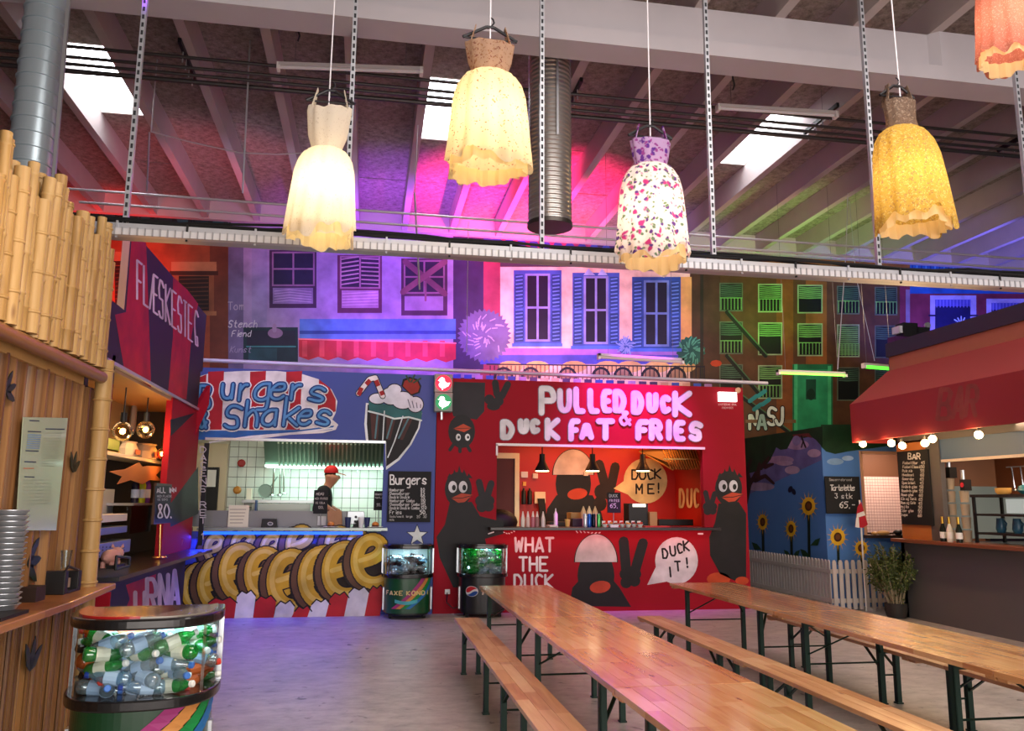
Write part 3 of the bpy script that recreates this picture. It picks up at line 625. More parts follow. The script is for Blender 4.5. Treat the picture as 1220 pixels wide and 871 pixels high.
tube_lamp(at(1028, 436, Y=12.9), at(1066, 439, Y=12.9), 'short green glowing tube lamp beside the bar roof', '60ff40', 2, r=.04)
for (x, y, lb) in ((355, 35, 'dangling black plug cable under the girder, left'), (873, 93, 'coil of black cable under the girder, right of the duct')):
    o = MB().tube([at(x+22, y-6, Y=8.4), at(x+8, y-16, Y=8.4), at(x, y-14, Y=8.4), at(x, y, Y=8.4), at(x+2, y+8, Y=8.4), at(x, y+14, Y=8.4)], .01, 5).tube([at(x+22, y-6, Y=8.4), Vector((at(x+22, y-6, Y=8.4).x, 8.2, 6.69))], .01, 5).build('plug_cable', BLACK); tag(o, lb, 'cable')
o = MB().box(at(418, 66, Y=8.15), Vector((at(425, 48, Y=8.15).x, 8.24, 6.685))).build('junction_box', BLACK); tag(o, 'small black speaker box beneath the girder', 'speaker')
# ================================================================== BURGER STALL and DUCK STALL
SY = 13.3
def frame_wall(x0, x1, z1, ox0, ox1, oz0, oz1, y, th=.12):
    return MB().box((x0, y, 0), (ox0, y+th, z1)).box((ox1, y, 0), (x1, y+th, z1)).box((ox0, y, oz1), (ox1, y+th, z1)).box((ox0, y, 0), (ox1, y+th, oz0))
BLUEP = M('blue_paint', '3a4a92', .55, noise=.12, nscale=2); INW = M('inner_cream', 'ddd8c4', .6)
bs = thing('burger_stall', 'blue burger stall with red and white sign and painted fries front', 'food stall', (-.9, SY, 0))
frame_wall(-3.2, 1.07, 3.8, -2.9, .24, 1.27, 2.68, SY).build('front_wall', BLUEP, bs)
MB().box((-3.2, SY+.12, 3.0), (1.07, 16.2, 3.06)).box((.98, SY+.12, 0), (1.06, 15.6, 3.0)).box((-3.2, SY+.12, 0), (-3.12, 15.6, 3.0)).box((-3.2, 15.62, 0), (1.06, 15.7, 3.0)).build('inner_shell', INW, bs)
MB().box((-3.1, SY+.14, 0), (.97, 15.6, .45)).build('raised_floor', M('kitchen_floor', '604c40', .6), bs)
TILE = M('tile_white', 'dfe9e2', .2, coat=.3); td = None
for j in range(13):
    for i in range(22):
        x, z = -2.42+i*.157, .62+j*.181
        if td is None: td = MB().box((-.0745, 0, -.0865), (.0745, .012, .0865)).build('tile', TILE); td.parent = bs; o = td
        else: o = dup(td, parent=bs)
        o.location = Vector((x, 15.585, z))-Vector(bs['_o'])
MB().box((-2.5, 15.6, .45), (.98, 15.62, 3)).build('grout', M('grout', '3c4640', .8), bs)
# inner door and notice
MB().box((-3.1, 15.5, .45), (-2.52, 15.58, 2.75)).build('inner_door', M('door_beige', 'd8c8a8', .5), bs)
MB().box((.0, 0, 0), (0.001, .001, .001))
o = MB().box(at(240, 609, Y=15.4), at(262, 557, Y=15.48)).build('noticeboard', BLACK); tag(o, 'black notice board hanging on the beige kitchen door', 'notice board')
MB().box(at(243, 580, Y=15.38), at(258, 560, Y=15.395)).build('paper', WHITE, o)
# steel edge strips and counter
MB().box((-2.5, SY-.05, 2.66), (.26, SY+.0, 2.70)).build('edge_strip', STEEL, bs)
MB().box((-2.5, SY-.22, 1.29), (.33, SY+.35, 1.33)).build('counter_top', M('counter_grey', '8a9490', .3, .5), bs)
MB().box((-2.9, SY+.36, 1.33), (-.25, SY+.40, 1.58)).build('counter_screen', GREYC, bs)
MB().box((-2.5, SY-.06, 1.225), (-.05, SY-.03, 1.27)).build('led_strip', M('led_blue', '2a70ff', .4, emit=3.5, ecol='1048ff'), bs)
light('AREA', 'led_strip_glow', (-1.4, SY-.1, 1.2), 40, '2038ff', (-1.4, SY-.5, 0), 2.7, .06)
# hood
hx0, hx1 = -1.78, .3
hd = thing('extractor_hood', 'stainless extractor hood with row of grease filters in the burger kitchen', 'hood', (-.75, 15.2, 2.35))
MB().prism([(hx0, 15.5, 2.75), (hx0, 14.5, 2.75), (hx0, 14.9, 2.36), (hx0, 15.5, 2.36)], (hx1-hx0+.5, 0, 0)).build('hood_body', M('hood_steel', '7c9488', .35, .8), hd)
k = 0; x = hx0+.25
while x < hx1+.4:
    MB().bar((x, 14.47, 2.72), (x, 14.86, 2.35), .03, .04).build('filter_slat', M('hood_slat', 'a8bcb0', .3, .8), hd); x += .072
MB().box((hx0, 14.86, 2.32), (hx1+.4, 15.45, 2.36)).build('hood_lamp', M('hood_lamp', 'e8fff4', .5, emit=2.5, ecol='d8ffec'), hd)
light('AREA', 'kitchen_hood_light', (-.6, 15.05, 2.28), 11, 'd8ffe8', (-.6, 15.2, 1), 2.2, .4)
light('AREA', 'kitchen_front_light', (-1.2, 14.2, 2.9), 16, 'ffeccc', (-1.2, 14.6, 1), 2, .4)
# rail with utensils
rk = thing('utensil_rail', 'steel rail with hooks under the extractor hood', 'rail', at(400, 558, Y=15.3))
MB().cyl(at(345, 556, Y=15.3), at(458, 557, Y=15.3), .018, 6).build('rail', STEEL, rk)
for x in (345, 368, 392, 426, 455): MB().cyl(at(x, 556, Y=15.3), at(x, 564, Y=15.3), .014, 5).build('hook', STEEL, rk)
for i, (x, y1, hy) in enumerate(((327, 590, 585), (334, 590, 590), (338, 588, 584))):
    o = MB().cyl(at(x, 556, Y=15.35), at(x-2+i, y1, Y=15.35), .012, 6).ball(at(x-3+i*2, y1, Y=15.35), .055, 8, .5).build('ladle', CHROME)
    tag(o, ['leftmost ladle hanging on the kitchen wall', 'middle ladle hanging on the kitchen wall', 'rightmost ladle hanging on the kitchen wall'][i], 'ladle')
c = at(316, 585, Y=15.4); o = MB().lathe(c, [(.11, 0), (.125, -.01), (.125, .01), (.11, .012)], 18, (0, 1, 0)).lathe(c, [(.001, 0), (.11, .002), (.11, .006), (.001, .008)], 18, (0, 1, 0)).bar(c+Vector((.09, 0, .08)), c+Vector((.2, 0, .26)), .02).build('strainer', M('mesh_grey', '7c8c84', .5, .5)); tag(o, 'round wire strainer hanging left of the ladles', 'strainer')
for (x, y, c_, lb, ct) in ((288, 552, 'a03030', 'small round red alarm box on the kitchen tiles', 'alarm'), (283, 584, 'c08030', 'small yellow and red box on the kitchen tiles', 'box')):
    p_ = at(x, y, Y=15.5); o = MB().lathe(p_, [(.07, 0), (.07, .05), (.04, .07)], 12, (0, -1, 0)).build('wall_alarm' if ct == 'alarm' else 'wall_box', M('c'+c_, c_, .4)); tag(o, lb, ct)
    MB().cyl(p_+Vector((0, .02, .05)), p_+Vector((0, .02, .5)), .008, 5).build('cable', WHITE, o) if False else None
# shelf in the kitchen and small goods
o = MB().box(at(288, 599, Y=15.2), at(375, 596, Y=15.58)).build('kitchen_shelf', STEEL); tag(o, 'long steel shelf on the tiled kitchen wall', 'shelf')
o = MB().box(at(300, 600, Y=14.6), at(372, 611, Y=15.2)).build('kitchen_worktop', M('worktop', '9aa49c', .35, .6)); tag(o, 'steel work unit with grill pans behind the counter screen', 'work unit')
for (x0, x1, y0, y1, Y, c_, nm_, lb, ct) in (
  (293, 300, 582, 596, 15.3, 'e8e0d0', 'carton', 'white carton standing on the kitchen shelf', 'carton'),
  (303, 306, 596, 612, 14.4, '2c4878', 'sauce_bottle', 'slim blue bottle behind the counter screen', 'bottle'),
  (249, 258, 614, 618, 14.0, 'd0a830', 'tub', 'low yellow tub at the left end of the kitchen counter', 'tub'),
  (271, 297, 602, 629, 13.6, 'e8e4cc', 'menu_sheet', 'cream paper menu taped on the grey counter screen', 'paper'),
  (378, 389, 615, 626, 13.6, 'e0e4e8', 'sticker_sheet', 'white payment sticker left of the paper bag', 'sticker'),
  (391, 397, 615, 627, 13.55, 'dcd8d0', 'sticker_sheet', 'narrow white label strip beside the paper bag', 'sticker')):
    a, b_ = at(x0, y1, Y=Y), at(x1, y0, Y=Y+(.16 if 'sheet' not in nm_ else .004)); b_.x = at(x1, y0, Y=Y).x
    o = MB().box(a, b_).build(nm_, M('c'+c_, c_, .5), bevel=.004); tag(o, lb, ct)
    if nm_ == 'menu_sheet':
        p = Paint(onY(Y-.001)); 
        for k in range(5): p.stroke([(274, 607+k*4), (293-k, 607+k*4)], .7, '908878', True)
        p.build('print', o)
# black speaker-like box, bag, tablet, cups, burgers on plates
t = thing('till_printer', 'black receipt printer with white badge on the burger counter', 'printer', at(320, 632, Y=13.35))
MB().prism([at(310, 633, Y=13.3), at(330, 633, Y=13.3), at(329, 618, Y=13.3), at(312, 618, Y=13.3)], (0, .14, 0)).build('body', BLACK, t, bevel=.01)
p = Paint(onY(13.299)); p.ell(322, 624, 3.4, 2.2, 'd8d8d8'); p.ell(322, 624, 2.4, 1.4, '5a6068'); p.build('badge', t)
t = thing('paper_bag', 'brown paper carrier bag standing on the burger counter', 'paper bag', at(399, 631, Y=13.45))
MB().prism([at(391, 631, Y=13.4), at(408, 631, Y=13.4), at(407, 610, Y=13.4), at(404, 606, Y=13.4), at(400, 609, Y=13.4), at(395, 606, Y=13.4), at(390, 610, Y=13.4)], (0, .14, 0)).build('bag', M('kraft', 'a87c58', .7, noise=.15, nscale=12), t)
t = thing('tablet_till', 'white backed tablet till on the burger counter', 'till', at(424, 628, Y=13.6))
MB().prism([at(413, 625, Y=13.6), at(436, 625, Y=13.6), at(434, 609, Y=13.6), at(414, 609, Y=13.6)], (0, .03, 0)).build('tablet', M('alu', 'c8d0d4', .35, .6), t, bevel=.01)
MB().prism([at(419, 632, Y=13.6), at(430, 632, Y=13.6), at(427, 620, Y=13.6), at(422, 620, Y=13.6)], (0, .12, 0)).build('stand', BLACK, t)
p = Paint(onY(13.598)); p.ell(424, 616, 1.6, 1.6, '303438'); p.build('badge', t)
for (x, w_, y0, lb, c_) in ((414, 7, 622, 'dark blue cup left of the tablet till', '24305c'), (437, 9, 619, 'dark blue cup right of the tablet till', '24305c'), (430, 6, 616, 'white cup in front of the tablet till', 'e4e8ec')):
    z0 = 1.33; c = at(x, 630, Y=13.32); c.z = z0; o = MB().lathe(c, [(.035, 0), (.05, .16), (.045, .16), (.03, .01)], 12).build('paper_cup', M('c'+c_, c_, .4), smooth=True); tag(o, lb, 'cup')
for (x, lb) in ((394, 'burger on a white plate in front of the paper bag'), (447, 'small burger dish on the right end of the burger counter')):
    c = at(x, 631, Y=13.2); c.z = 1.33; t = thing('burger_plate', lb, 'food', c)
    MB().lathe(c, [(.06, 0), (.12, .015), (.12, .02), (.05, .008)], 16).build('plate', WHITE, t, smooth=True)
    MB().lathe(c+Vector((0, 0, .015)), [(.05, 0), (.055, .02), (.05, .03)], 12).build('patty', M('patty', '5a2c18', .6), t)
    MB().lathe(c+Vector((0, 0, .045)), [(.055, 0), (.05, .03), (.02, .05), (.001, .052)], 12).build('bun', M('bun', 'c87830', .4), t, smooth=True)
def chalksign(x0, y0, x1, y1, Y, label, lines, name='menu_board', lw=.7, frame=None, hh=3.2, stand=None, ad=.78):
    c = at((x0+x1)/2, y1, Y=Y); t = thing(name, label, 'menu board', c)
    a, b_ = at(x0, y1, Y=Y), at(x1, y0, Y=Y+.02); bd_ = MB().box((a.x, Y, a.z), (b_.x, Y+.02, b_.z)).build('board', CHALKB, t)
    p = Paint(onY(Y-.001))
    for (s, x, y, h, c_, *r_) in lines: p.text(s, x, y, h, c_, w=r_[0] if r_ else max(.5, h*.13), adv=r_[1] if len(r_) > 1 else ad)
    p.build('lettering', bd_, 'white chalk lettering')
    if stand: s0, s1 = at(stand[0], y1-1, Y=Y+.01), at(stand[0], stand[1], Y=Y+.01); MB().cyl(s0, s1, .008, 6).build('stem', STEEL, t)
    return t
chalksign(373, 584, 391, 612, 13.5, 'small chalk menu card standing in front of the cook', [('MENU', 377, 587, 3, 'd0c8c0'), ('MED FRITES', 375, 593, 2.2, 'b0a8a0'), ('OG COLA', 376, 598, 2.2, 'b0a8a0'), ('120,', 379, 603, 3, 'c0b8b0')], stand=(382, 631))
chalksign(445, 585, 458, 608, 13.5, 'small black menu card at the right end of the burger hatch', [('SHAKES', 447, 588, 2, 'c8c8c8'), ('VANILJE', 447, 592, 2, 'b0b0b0'), ('55,', 449, 600, 3, 'e0e0e0')], stand=(451, 631))
# big Burgers chalkboard on the blue wall
bb = thing('menu_board', 'black chalkboard headed Burgers on the blue wall', 'menu board', at(487, 622, Y=13.26))
a, b_ = at(461, 622, Y=13.26), at(514, 562, Y=13.26); bd2 = MB().box((a.x, 13.25, a.z), (b_.x, 13.295, b_.z)).build('board', CHALKB, bb)
p = Paint(onY(13.249)); p.text('Burgers', 465, 566, 11, 'ececec', w=1.6, adv=.58, cw=.45)
for k, (s, q) in enumerate((('Hamburger', '80'), ('Cheeseburger', '85'), ('Double Double', '90'), ('Hamburger Combo', '110'), ('Cheeseburger Combo', '115'), ('Double Double Combo', '120'))):
    p.text(s, 464, 582+k*4.3, 3.3, 'd0d0d0', w=.55, adv=.62, cw=.5); p.text(q, 501, 581.5+k*4.3, 3.6, 'e0e0e0', w=.6, adv=.8)
p.text('Fries', 464, 608, 4.4, 'e0e0e0', w=.7); p.text('50,', 500, 608, 4.6, 'e8e8e8', w=.8); p.text('Soda/small  large', 464, 614, 2.4, 'c0c0c0', w=.45); p.text('20  30', 496, 614, 3, 'c0c0c0', w=.45); p.text('Milk', 464, 618, 2.4, 'c0c0c0', w=.45)
p.build('lettering', bd2, 'white chalk lettering')
# sign lettering
fB = onY(SY)
p = Paint(fB)
pts = [(232, 524), (232, 450), (252, 444), (290, 442), (330, 442), (358, 445), (380, 452), (395, 464), (402, 478), (400, 492), (396, 500), (403, 506), (400, 512), (385, 516), (345, 518), (300, 524)]
p.poly(pts, 'f0ece8')
for x in (248, 298, 341): p.poly([(x, 443), (x+19, 442), (x+16, 512), (x-1, 512)], 'b41c28', True)
p.poly([(380, 452), (393, 462), (400, 476), (400, 490), (378, 500)], 'b41c28', True); p.poly([(232, 452), (246, 446), (243, 514), (232, 514)], 'b41c28', True); p.l += 1
p.poly([(232, 513), (300, 513), (360, 512), (398, 507), (396, 512), (350, 516), (310, 520), (270, 524), (232, 524)], '2c68b0'); 
p.stroke([(250, 527), (300, 520), (350, 516), (398, 510)], 2, 'f0f0f4')
L1 = [('B', 236, 460, 254, 486), ('u', 264, 448, 282, 475), ('r', 285, 448, 300, 477), ('g', 303, 446, 326, 477), ('e', 322, 447, 344, 476), ('r', 347, 449, 364, 476), ('s', 368, 452, 392, 479)]
L2 = [('S', 268, 484, 290, 510), ('h', 292, 478, 312, 508), ('a', 312, 478, 334, 507), ('k', 338, 474, 358, 507), ('e', 355, 480, 375, 506), ('s', 377, 480, 398, 507), ('&', 238, 492, 250, 510)]
for w_, c_ in ((9.2, 'f6f6f6'), (6.6, '1c4480'), (3.0, '5494c8')):
    for ch, x0, y0, x1, y1 in L1+L2: p.letter(ch, x0, y0, x1-4, y1, w_, c_, slant=.12, sm=2)
    p.l += 1
p.build('painted_sign', bs, 'painted red and white striped sign reading Burgers & Shakes')
p = Paint(fB, lay=2)   # milkshake
p.poly([(436, 480), (503, 492), (500, 510), (490, 530), (476, 548), (460, 560), (459, 526), (436, 526), (434, 505)], 'e8f0f0')
p.poly([(438, 482), (501, 494), (498, 510), (488, 529), (474, 546), (460, 556), (460, 526), (439, 526), (437, 505)], '141014')
for x in (441, 461, 481): p.poly([(x, 486+(x-441)*.2), (x+12, 488+(x-441)*.2), (x+9-(x-441)*.25, 524), (x+2-(x-441)*.15, 524)], '4c2824', True); p.stroke([(x+9, 492), (x+6-(x-441)*.3, 522)], 2, '58848c', True)
p.l += 1
p.poly([(439, 478), (503, 490), (502, 500), (485, 496), (470, 498), (455, 492), (440, 492)], '2c6a6a'); p.stroke([(439, 490), (455, 494), (470, 499), (487, 497), (502, 501)], 2, 'e0f0ec')
p.stroke([(458, 490), (456, 524)], 1.4, 'dce8e8', True); p.stroke([(480, 496), (470, 526), (462, 545)], 1.4, 'dce8e8', True); p.l += 1
for (x, y, rx, ry) in ((450, 475, 10, 6), (466, 472, 12, 10), (480, 477, 13, 10), (495, 482, 9, 9), (470, 464, 8, 6)): p.ell(x, y, rx+1.2, ry+1.2, '181c28', keep=True)
p.l += 1
for (x, y, rx, ry) in ((450, 475, 10, 6), (466, 472, 12, 10), (480, 477, 13, 10), (495, 482, 9, 9), (470, 464, 8, 6)): p.ell(x, y, rx, ry, 'e8eaf4', keep=True)
p.l += 1
for k in range(4): p.stroke([(486+k*5, 476+k*2), (489+k*4, 486)], 1, '50546c', True)
for pts in ([(427, 469), (440, 452), (447, 450), (456, 472)],): p.stroke(pts, 7.5, '1c1418'); p.stroke(pts, 5.5, 'f0e8e8'); 
for (a, b_) in (((427, 471), (431, 462)), ((436, 458), (441, 453)), ((448, 453), (451, 460)), ((454, 466), (456, 471))): p.stroke([a, b_], 5.2, 'a81c20', True, caps=False)
p.l += 1
p.poly([(478, 460), (480, 452), (488, 449), (498, 452), (502, 460), (500, 468), (490, 472)], '101010'); p.poly([(480, 460), (482, 454), (489, 451), (497, 454), (500, 461), (498, 467), (490, 470)], '9c2a1c')
for (a, b_) in (((488, 455), (484, 448)), ((490, 455), (494, 447)), ((493, 456), (501, 451))): p.stroke([a, b_], 2, '2c4c30', True)
p.build('painted_milkshake', bs, 'painted milkshake glass with straw, cream and strawberry')
p = Paint(fB, lay=2); cx_, cy_ = 497, 638; P_ = []; Q_ = []
for i in range(10):
    t_ = math.pi*i/5-math.pi/2; rr = (1 if i % 2 == 0 else .42); P_.append((cx_+14*rr*math.cos(t_), cy_+14*rr*math.sin(t_))); Q_.append((cx_+12*rr*math.cos(t_), cy_+12*rr*math.sin(t_)))
p.poly(P_, '10141c'); p.poly(Q_, 'e4ecf0'); p.build('painted_star', bs, 'painted white star with black outline')
# fries graffiti with striped tub
p = Paint(fB, lay=1); p.rect(234, 640, 452, 739, '34407c')
p.poly([(234, 700), (260, 660), (330, 650), (452, 645), (456, 700), (420, 700), (350, 720), (240, 728)], '3a2c24')
def curl(cx, cy, r, c1='d4a828', sp=1.0, dx=9, wd=None):
    wd = wd or r*.62; pts = [(cx-r*.55, cy+r*.05), (cx+r*.25, cy-r*.2), (cx+r*.55, cy-r*.75), (cx+r*.1, cy-r*1.15), (cx-r*.55, cy-r*.9), (cx-r*.85, cy), (cx-r*.6, cy+r*.85), (cx+.1*r, cy+r*1.15), (cx+r*.95, cy+r*.75)]
    L = smooth_line(pts, 2)
    p.stroke([(x-dx, y+3) for x, y in L], wd+3, '1c1210'); p.stroke([(x-dx+1, y+2) for x, y in L], wd, '6a4830')
    p.stroke(L, wd+3, '181010'); p.stroke(L, wd, c1); p.stroke([(x-wd*.12, y-wd*.12) for x, y in L], wd*.35, 'e8c65c')
for (x, y, r_) in ((258, 655, 14), (292, 652, 16), (326, 655, 15), (360, 650, 18), (405, 650, 17), (428, 652, 15)): curl(x, y, r_, 'c8a43c')
for (x, y, r_) in ((240, 700, 22), (262, 696, 24), (290, 682, 26), (318, 684, 24), (349, 692, 28), (386, 688, 28), (412, 680, 26), (444, 668, 24)): curl(x, y, r_)
def tubrow():
    xs = [250, 284, 306, 330, 352, 372, 394, 416, 440, 458]; cols_ = ['c02028', 'e6e4e8']; tops = [714, 706, 712, 718, 724, 716, 708, 702, 700]
    for i in range(9):
        x0, x1, y = xs[i], xs[i+1], tops[i]; sh = -10 if i < 3 else 12
        q = [(x0, y+3), (x0+(x1-x0)*.25, y-3), (x0+(x1-x0)*.5, y), (x0+(x1-x0)*.75, y-4), (x1, y+3), (x1-sh*.6 if i > 3 else x1-4, 740), (x0-sh*.6 if i > 3 else x0-4, 740)]
        p.poly(q, cols_[i % 2], True)
    p.l += 1
    for i in range(9):
        x0, x1, y = xs[i], xs[i+1], tops[i]; p.stroke([(x0, y+3), (x0+(x1-x0)*.25, y-3), (x0+(x1-x0)*.5, y), (x0+(x1-x0)*.75, y-4), (x1, y+3)], 1.5, '181418', True)
tubrow(); p.build('painted_fries', bs, 'painted curly yellow fries over a red and white striped tub')

# ---------------------------------------------------------------- duck stall
ds = thing('duck_stall', 'red duck stall with big bubble lettering and wide serving hatch', 'food stall', (3.8, SY, 0))
frame_wall(1.08, 6.45, 3.76, 2.08, 5.66, 1.3, 2.68, SY).build('front_wall', REDP, ds)
REDI = M('red_inner', 'b01c0e', .5, noise=.08, nscale=2)
MB().box((1.08, SY+.12, 3.0), (6.45, 16.2, 3.06)).box((1.08, SY+.12, 0), (1.16, 15.4, 3.0)).box((1.08, 15.35, 0), (6.45, 15.45, 3.0)).box((5.95, SY+.12, 0), (6.45, 15.4, 3.0)).box((6.37, SY+.12, 0), (6.45, 16.4, 3.76)).build('inner_shell', REDI, ds)
MB().box((2.06, SY-.03, 2.66), (5.7, SY+.02, 2.70)).box((2.06, SY-.03, 2.5), (2.09, SY+.02, 2.68)).build('edge_strip', M('strip_white', 'e8e0e0', .4), ds)
MB().box((1.95, SY-.25, 1.30), (5.85, SY+.45, 1.345)).build('counter_top', M('slate', '2c2826', .3), ds, bevel=.005)
p = Paint(fB)
LET = [('P', 645, 463, 660, 492), ('U', 667, 466, 678, 489), ('L', 686, 464, 694, 490), ('L', 703, 466, 711, 490), ('E', 719, 467, 726, 489), ('D', 733, 467, 743, 489), ('D', 755, 469, 764, 491), ('U', 773, 471, 781, 489), ('C', 788, 474, 796, 490), ('K', 804, 469, 821, 494),
       ('D', 599, 503, 610, 521), ('U', 620, 502, 627, 514), ('C', 633, 502, 640, 514), ('K', 652, 501, 664, 522), ('F', 680, 502, 688, 523), ('A', 693, 503, 704, 521), ('T', 713, 502, 729, 522), ('&', 739, 491, 750, 506), ('F', 760, 503, 770, 522), ('R', 776, 502, 786, 522), ('I', 796, 503, 797, 522), ('E', 805, 504, 813, 523), ('S', 823, 505, 834, 523)]
for w_, c_ in ((8.2, '8a8094'), (6.7, 'ece8ee')):
    for ch, x0, y0, x1, y1 in LET: p.letter(ch, x0, y0, x1, y1, w_*(.55 if ch == '&' else 1), c_, sm=1)
    p.l += 1
p.build('painted_lettering', ds, 'white bubble lettering PULLED DUCK & DUCK FAT FRIES')
BK = '1c1a1c'
# upside-down bird, upper left
p = Paint(fB, lay=2)
p.poly([(541, 455), (578, 456), (577, 490), (568, 500), (540, 496), (536, 480)], '28252a'); p.ell(550, 514, 16, 20, BK)
for a, b_ in (((540, 530), (536, 536)), ((548, 532), (548, 538)), ((556, 530), (560, 537))): p.stroke([a, b_], 4, BK, True)
p.l += 1; p.poly([(540, 511), (552, 505), (562, 510), (553, 515)], 'c84a28'); p.stroke([(541, 511), (562, 510)], .8, '5c2010')
for x in (546, 557): p.ell(x, 521, 3, 4.2, 'f0f0f0'); p.ell(x+.6, 521, 1.3, 1.8, '101010')
for (a, b_) in (((592, 470), (590, 456)), ((598, 472), (605, 458))): p.stroke([a, b_], 8, '201c20', True)
for (x, y) in ((583, 476), (594, 478)): p.ell(x, y, 6, 6, '201c20', keep=True)
p.ell(588, 484, 8, 5, '201c20', keep=True)
p.build('painted_bird', ds, 'painted black bird hanging upside down at the top left of the red wall')
def duck(x, y, s, body, name='painted_bird', label=None, beak=(0, 0), eyes=True, mirror=1, spikes=True, hand=None):
    p = Paint(fB, lay=2); p.poly(body, BK)
    p.ell(x, y, 17*s, 22*s, BK)
    if spikes:
        for k in range(5): p.poly([(x+(-14+k*6)*s, y-14*s), (x+(-11+k*6)*s, y-(30-abs(2-k)*5)*s), (x+(-6+k*6)*s, y-14*s)], BK, True)
        p.l += 1
    for e in (-7, 6):
        p.ell(x+e*s, y-3*s, 5.4*s, 7.4*s, 'dcdce0'); p.ell(x+(e+1.5*mirror)*s, y-2*s, 2.4*s, 3.6*s, '141414')
    bx = x+4*s*mirror; p.poly([(bx-13*s, y+11*s), (bx, y+5*s), (bx+14*s, y+7*s), (bx+4*s, y+16*s), (bx-4*s, y+17*s)], 'c8482c'); p.stroke([(bx-12*s, y+11*s), (bx+1*s, y+11*s), (bx+13*s, y+8*s)], 1, '481a10')
    if hand:
        hx, hy, hs = hand
        p.stroke([(hx-4*hs, hy), (hx-9*hs, hy-22*hs)], 10*hs, '221e22', True); p.stroke([(hx+3*hs, hy), (hx+9*hs, hy-20*hs)], 10*hs, '221e22', True)
        for (a, b_) in ((-7, 6), (6, 6), (-5, 15), (5, 14)): p.ell(hx+a*hs, hy+b_*hs, 8*hs, 8*hs, '221e22', 14, keep=True)
    p.build(name, ds, label)
duck(546, 583, .95, [(536, 598), (562, 598), (572, 615), (600, 622), (600, 636), (578, 642), (582, 660), (572, 700), (540, 700), (524, 665), (520, 640), (530, 625)], label='painted black bird with orange beak left of the hatch', hand=(578, 592, .8))
duck(868, 582, .95, [(856, 600), (880, 598), (889, 612), (889, 688), (876, 692), (858, 684), (846, 662), (845, 640), (852, 622)], label='painted black bird with orange beak at the right corner', hand=(846, 600, .6), mirror=1)
# generic stand-ins for the two large hatted figures
def standin(cx, cy, rx, ry, shoulders, capy, fn, name='painted_shape', parent=ds, beak=True):
    p = Paint(fn, lay=2); p.poly(shoulders, BK); p.ell(cx, cy+ry*.55, rx*.88, ry*.95, BK, 24)
    p.ell(cx, capy, rx+1.2, ry+1.2, '1c1414', 26, a0=180, a1=360); p.ell(cx, capy-.4, rx, ry, 'd8d2d2', 26, a0=180, a1=360)
    if beak: p.ell(cx+rx*.2, cy+ry*.95, rx*.5, ry*.22, 'c8482c', 16, rot=-8)
    p.build(name, parent, 'painted black shape with white dome and orange oval')
standin(710, 668, 25, 33, [(695, 686), (726, 686), (738, 700), (752, 723), (678, 722), (682, 700)], 670, fB)
p = Paint(fB, lay=2)
for (a, b_) in (((746, 680), (743, 645)), ((756, 682), (766, 647))): p.stroke([a, b_], 12, BK, True)
for (x, y) in ((745, 684), (757, 684), (746, 694), (756, 692)): p.ell(x, y, 7, 7, BK, 14, keep=True)
p.build('painted_hand', ds, 'painted black hand with two raised fingers')
p = Paint(fB, lay=2)
for s, x, y, h in (('WHAT', 614, 641, 16), ('THE', 619, 664, 16), ('DUCK', 613, 685, 16)):
    xx = x
    for ch in s: p.letter(ch, xx, y, xx+8.5, y+h, 2.8, 'f0ecf0', sm=0); xx += 12.2
p.build('painted_lettering', ds, 'white brush lettering WHAT THE DUCK')
p = Paint(fB, lay=2); p.ell(806, 668, 25.5, 28, 'e8e4ea', 28); p.poly([(783, 672), (771, 697), (800, 692)], 'e8e4ea')
for s, pts in (('DUCK', ((790, 654), (799, 651), (807, 648), (815, 645))), ('IT!', ((796, 676), (805, 669), (816, 665)))):
    for ch, (x, y) in zip(s, pts): p.letter(ch, x, y, x+6, y+11, 2.2, '141014', slant=-.1, sm=0)
p.build('painted_speech_bubble', ds, 'white speech bubble reading DUCK IT!')
p = Paint(fB, lay=2); p.ell(856, 690, 14, 8, 'c84a20', 16); p.ell(884, 692, 8, 5, 'c84a20', 12); p.build('painted_feet', ds)
p = Paint(fB, lay=3)
for k in range(12): p.stroke([(600+k*3, 634+1.5*math.sin(k)), (601+k*3, 634.5+1.5*math.sin(k))], 1.2, 'f8e8e8', True) if k < 5 else p.stroke([(664+k*4.5, 634+1.6*math.sin(k*.8)), (665.5+k*4.5, 634.6)], 1.2, 'f8e8e8', True)
p.stroke([(582, 636), (588, 634)], 1.5, 'ffffff'); p.stroke([(832, 636), (837, 636)], 2, 'ffffff'); p.build('painted_dots', ds)
light('AREA', 'hatch_strip_red', (3.9, SY-.22, 1.27), 5, 'ff1830', (3.9, SY, .9), 3.6, .04)
# white exit lamp with lettering under it
o = MB().box(at(857, 478, Y=13.22), at(876, 468, Y=13.28)).build('emergency_lamp', M('exit_white', 'ffffff', .4, emit=2.2)); tag(o, 'small lit white emergency lamp at the right corner of the red wall', 'lamp')
p = Paint(fB, lay=2); p.text('KVITTERING SKAL', 856, 481, 2.1, 'd8a0a0', w=.4); p.text('FREMVISES', 860, 485, 2.1, 'd8a0a0', w=.4); p.build('painted_lettering', ds)
o = MB().lathe(at(879, 465, Y=13.28), [(.05, 0), (.05, .02), (.03, .03)], 14, (0, -1, 0)).build('round_badge', M('cream_red', 'd0a080', .5)); tag(o, 'small round sticker on the top right corner of the red wall', 'sticker')
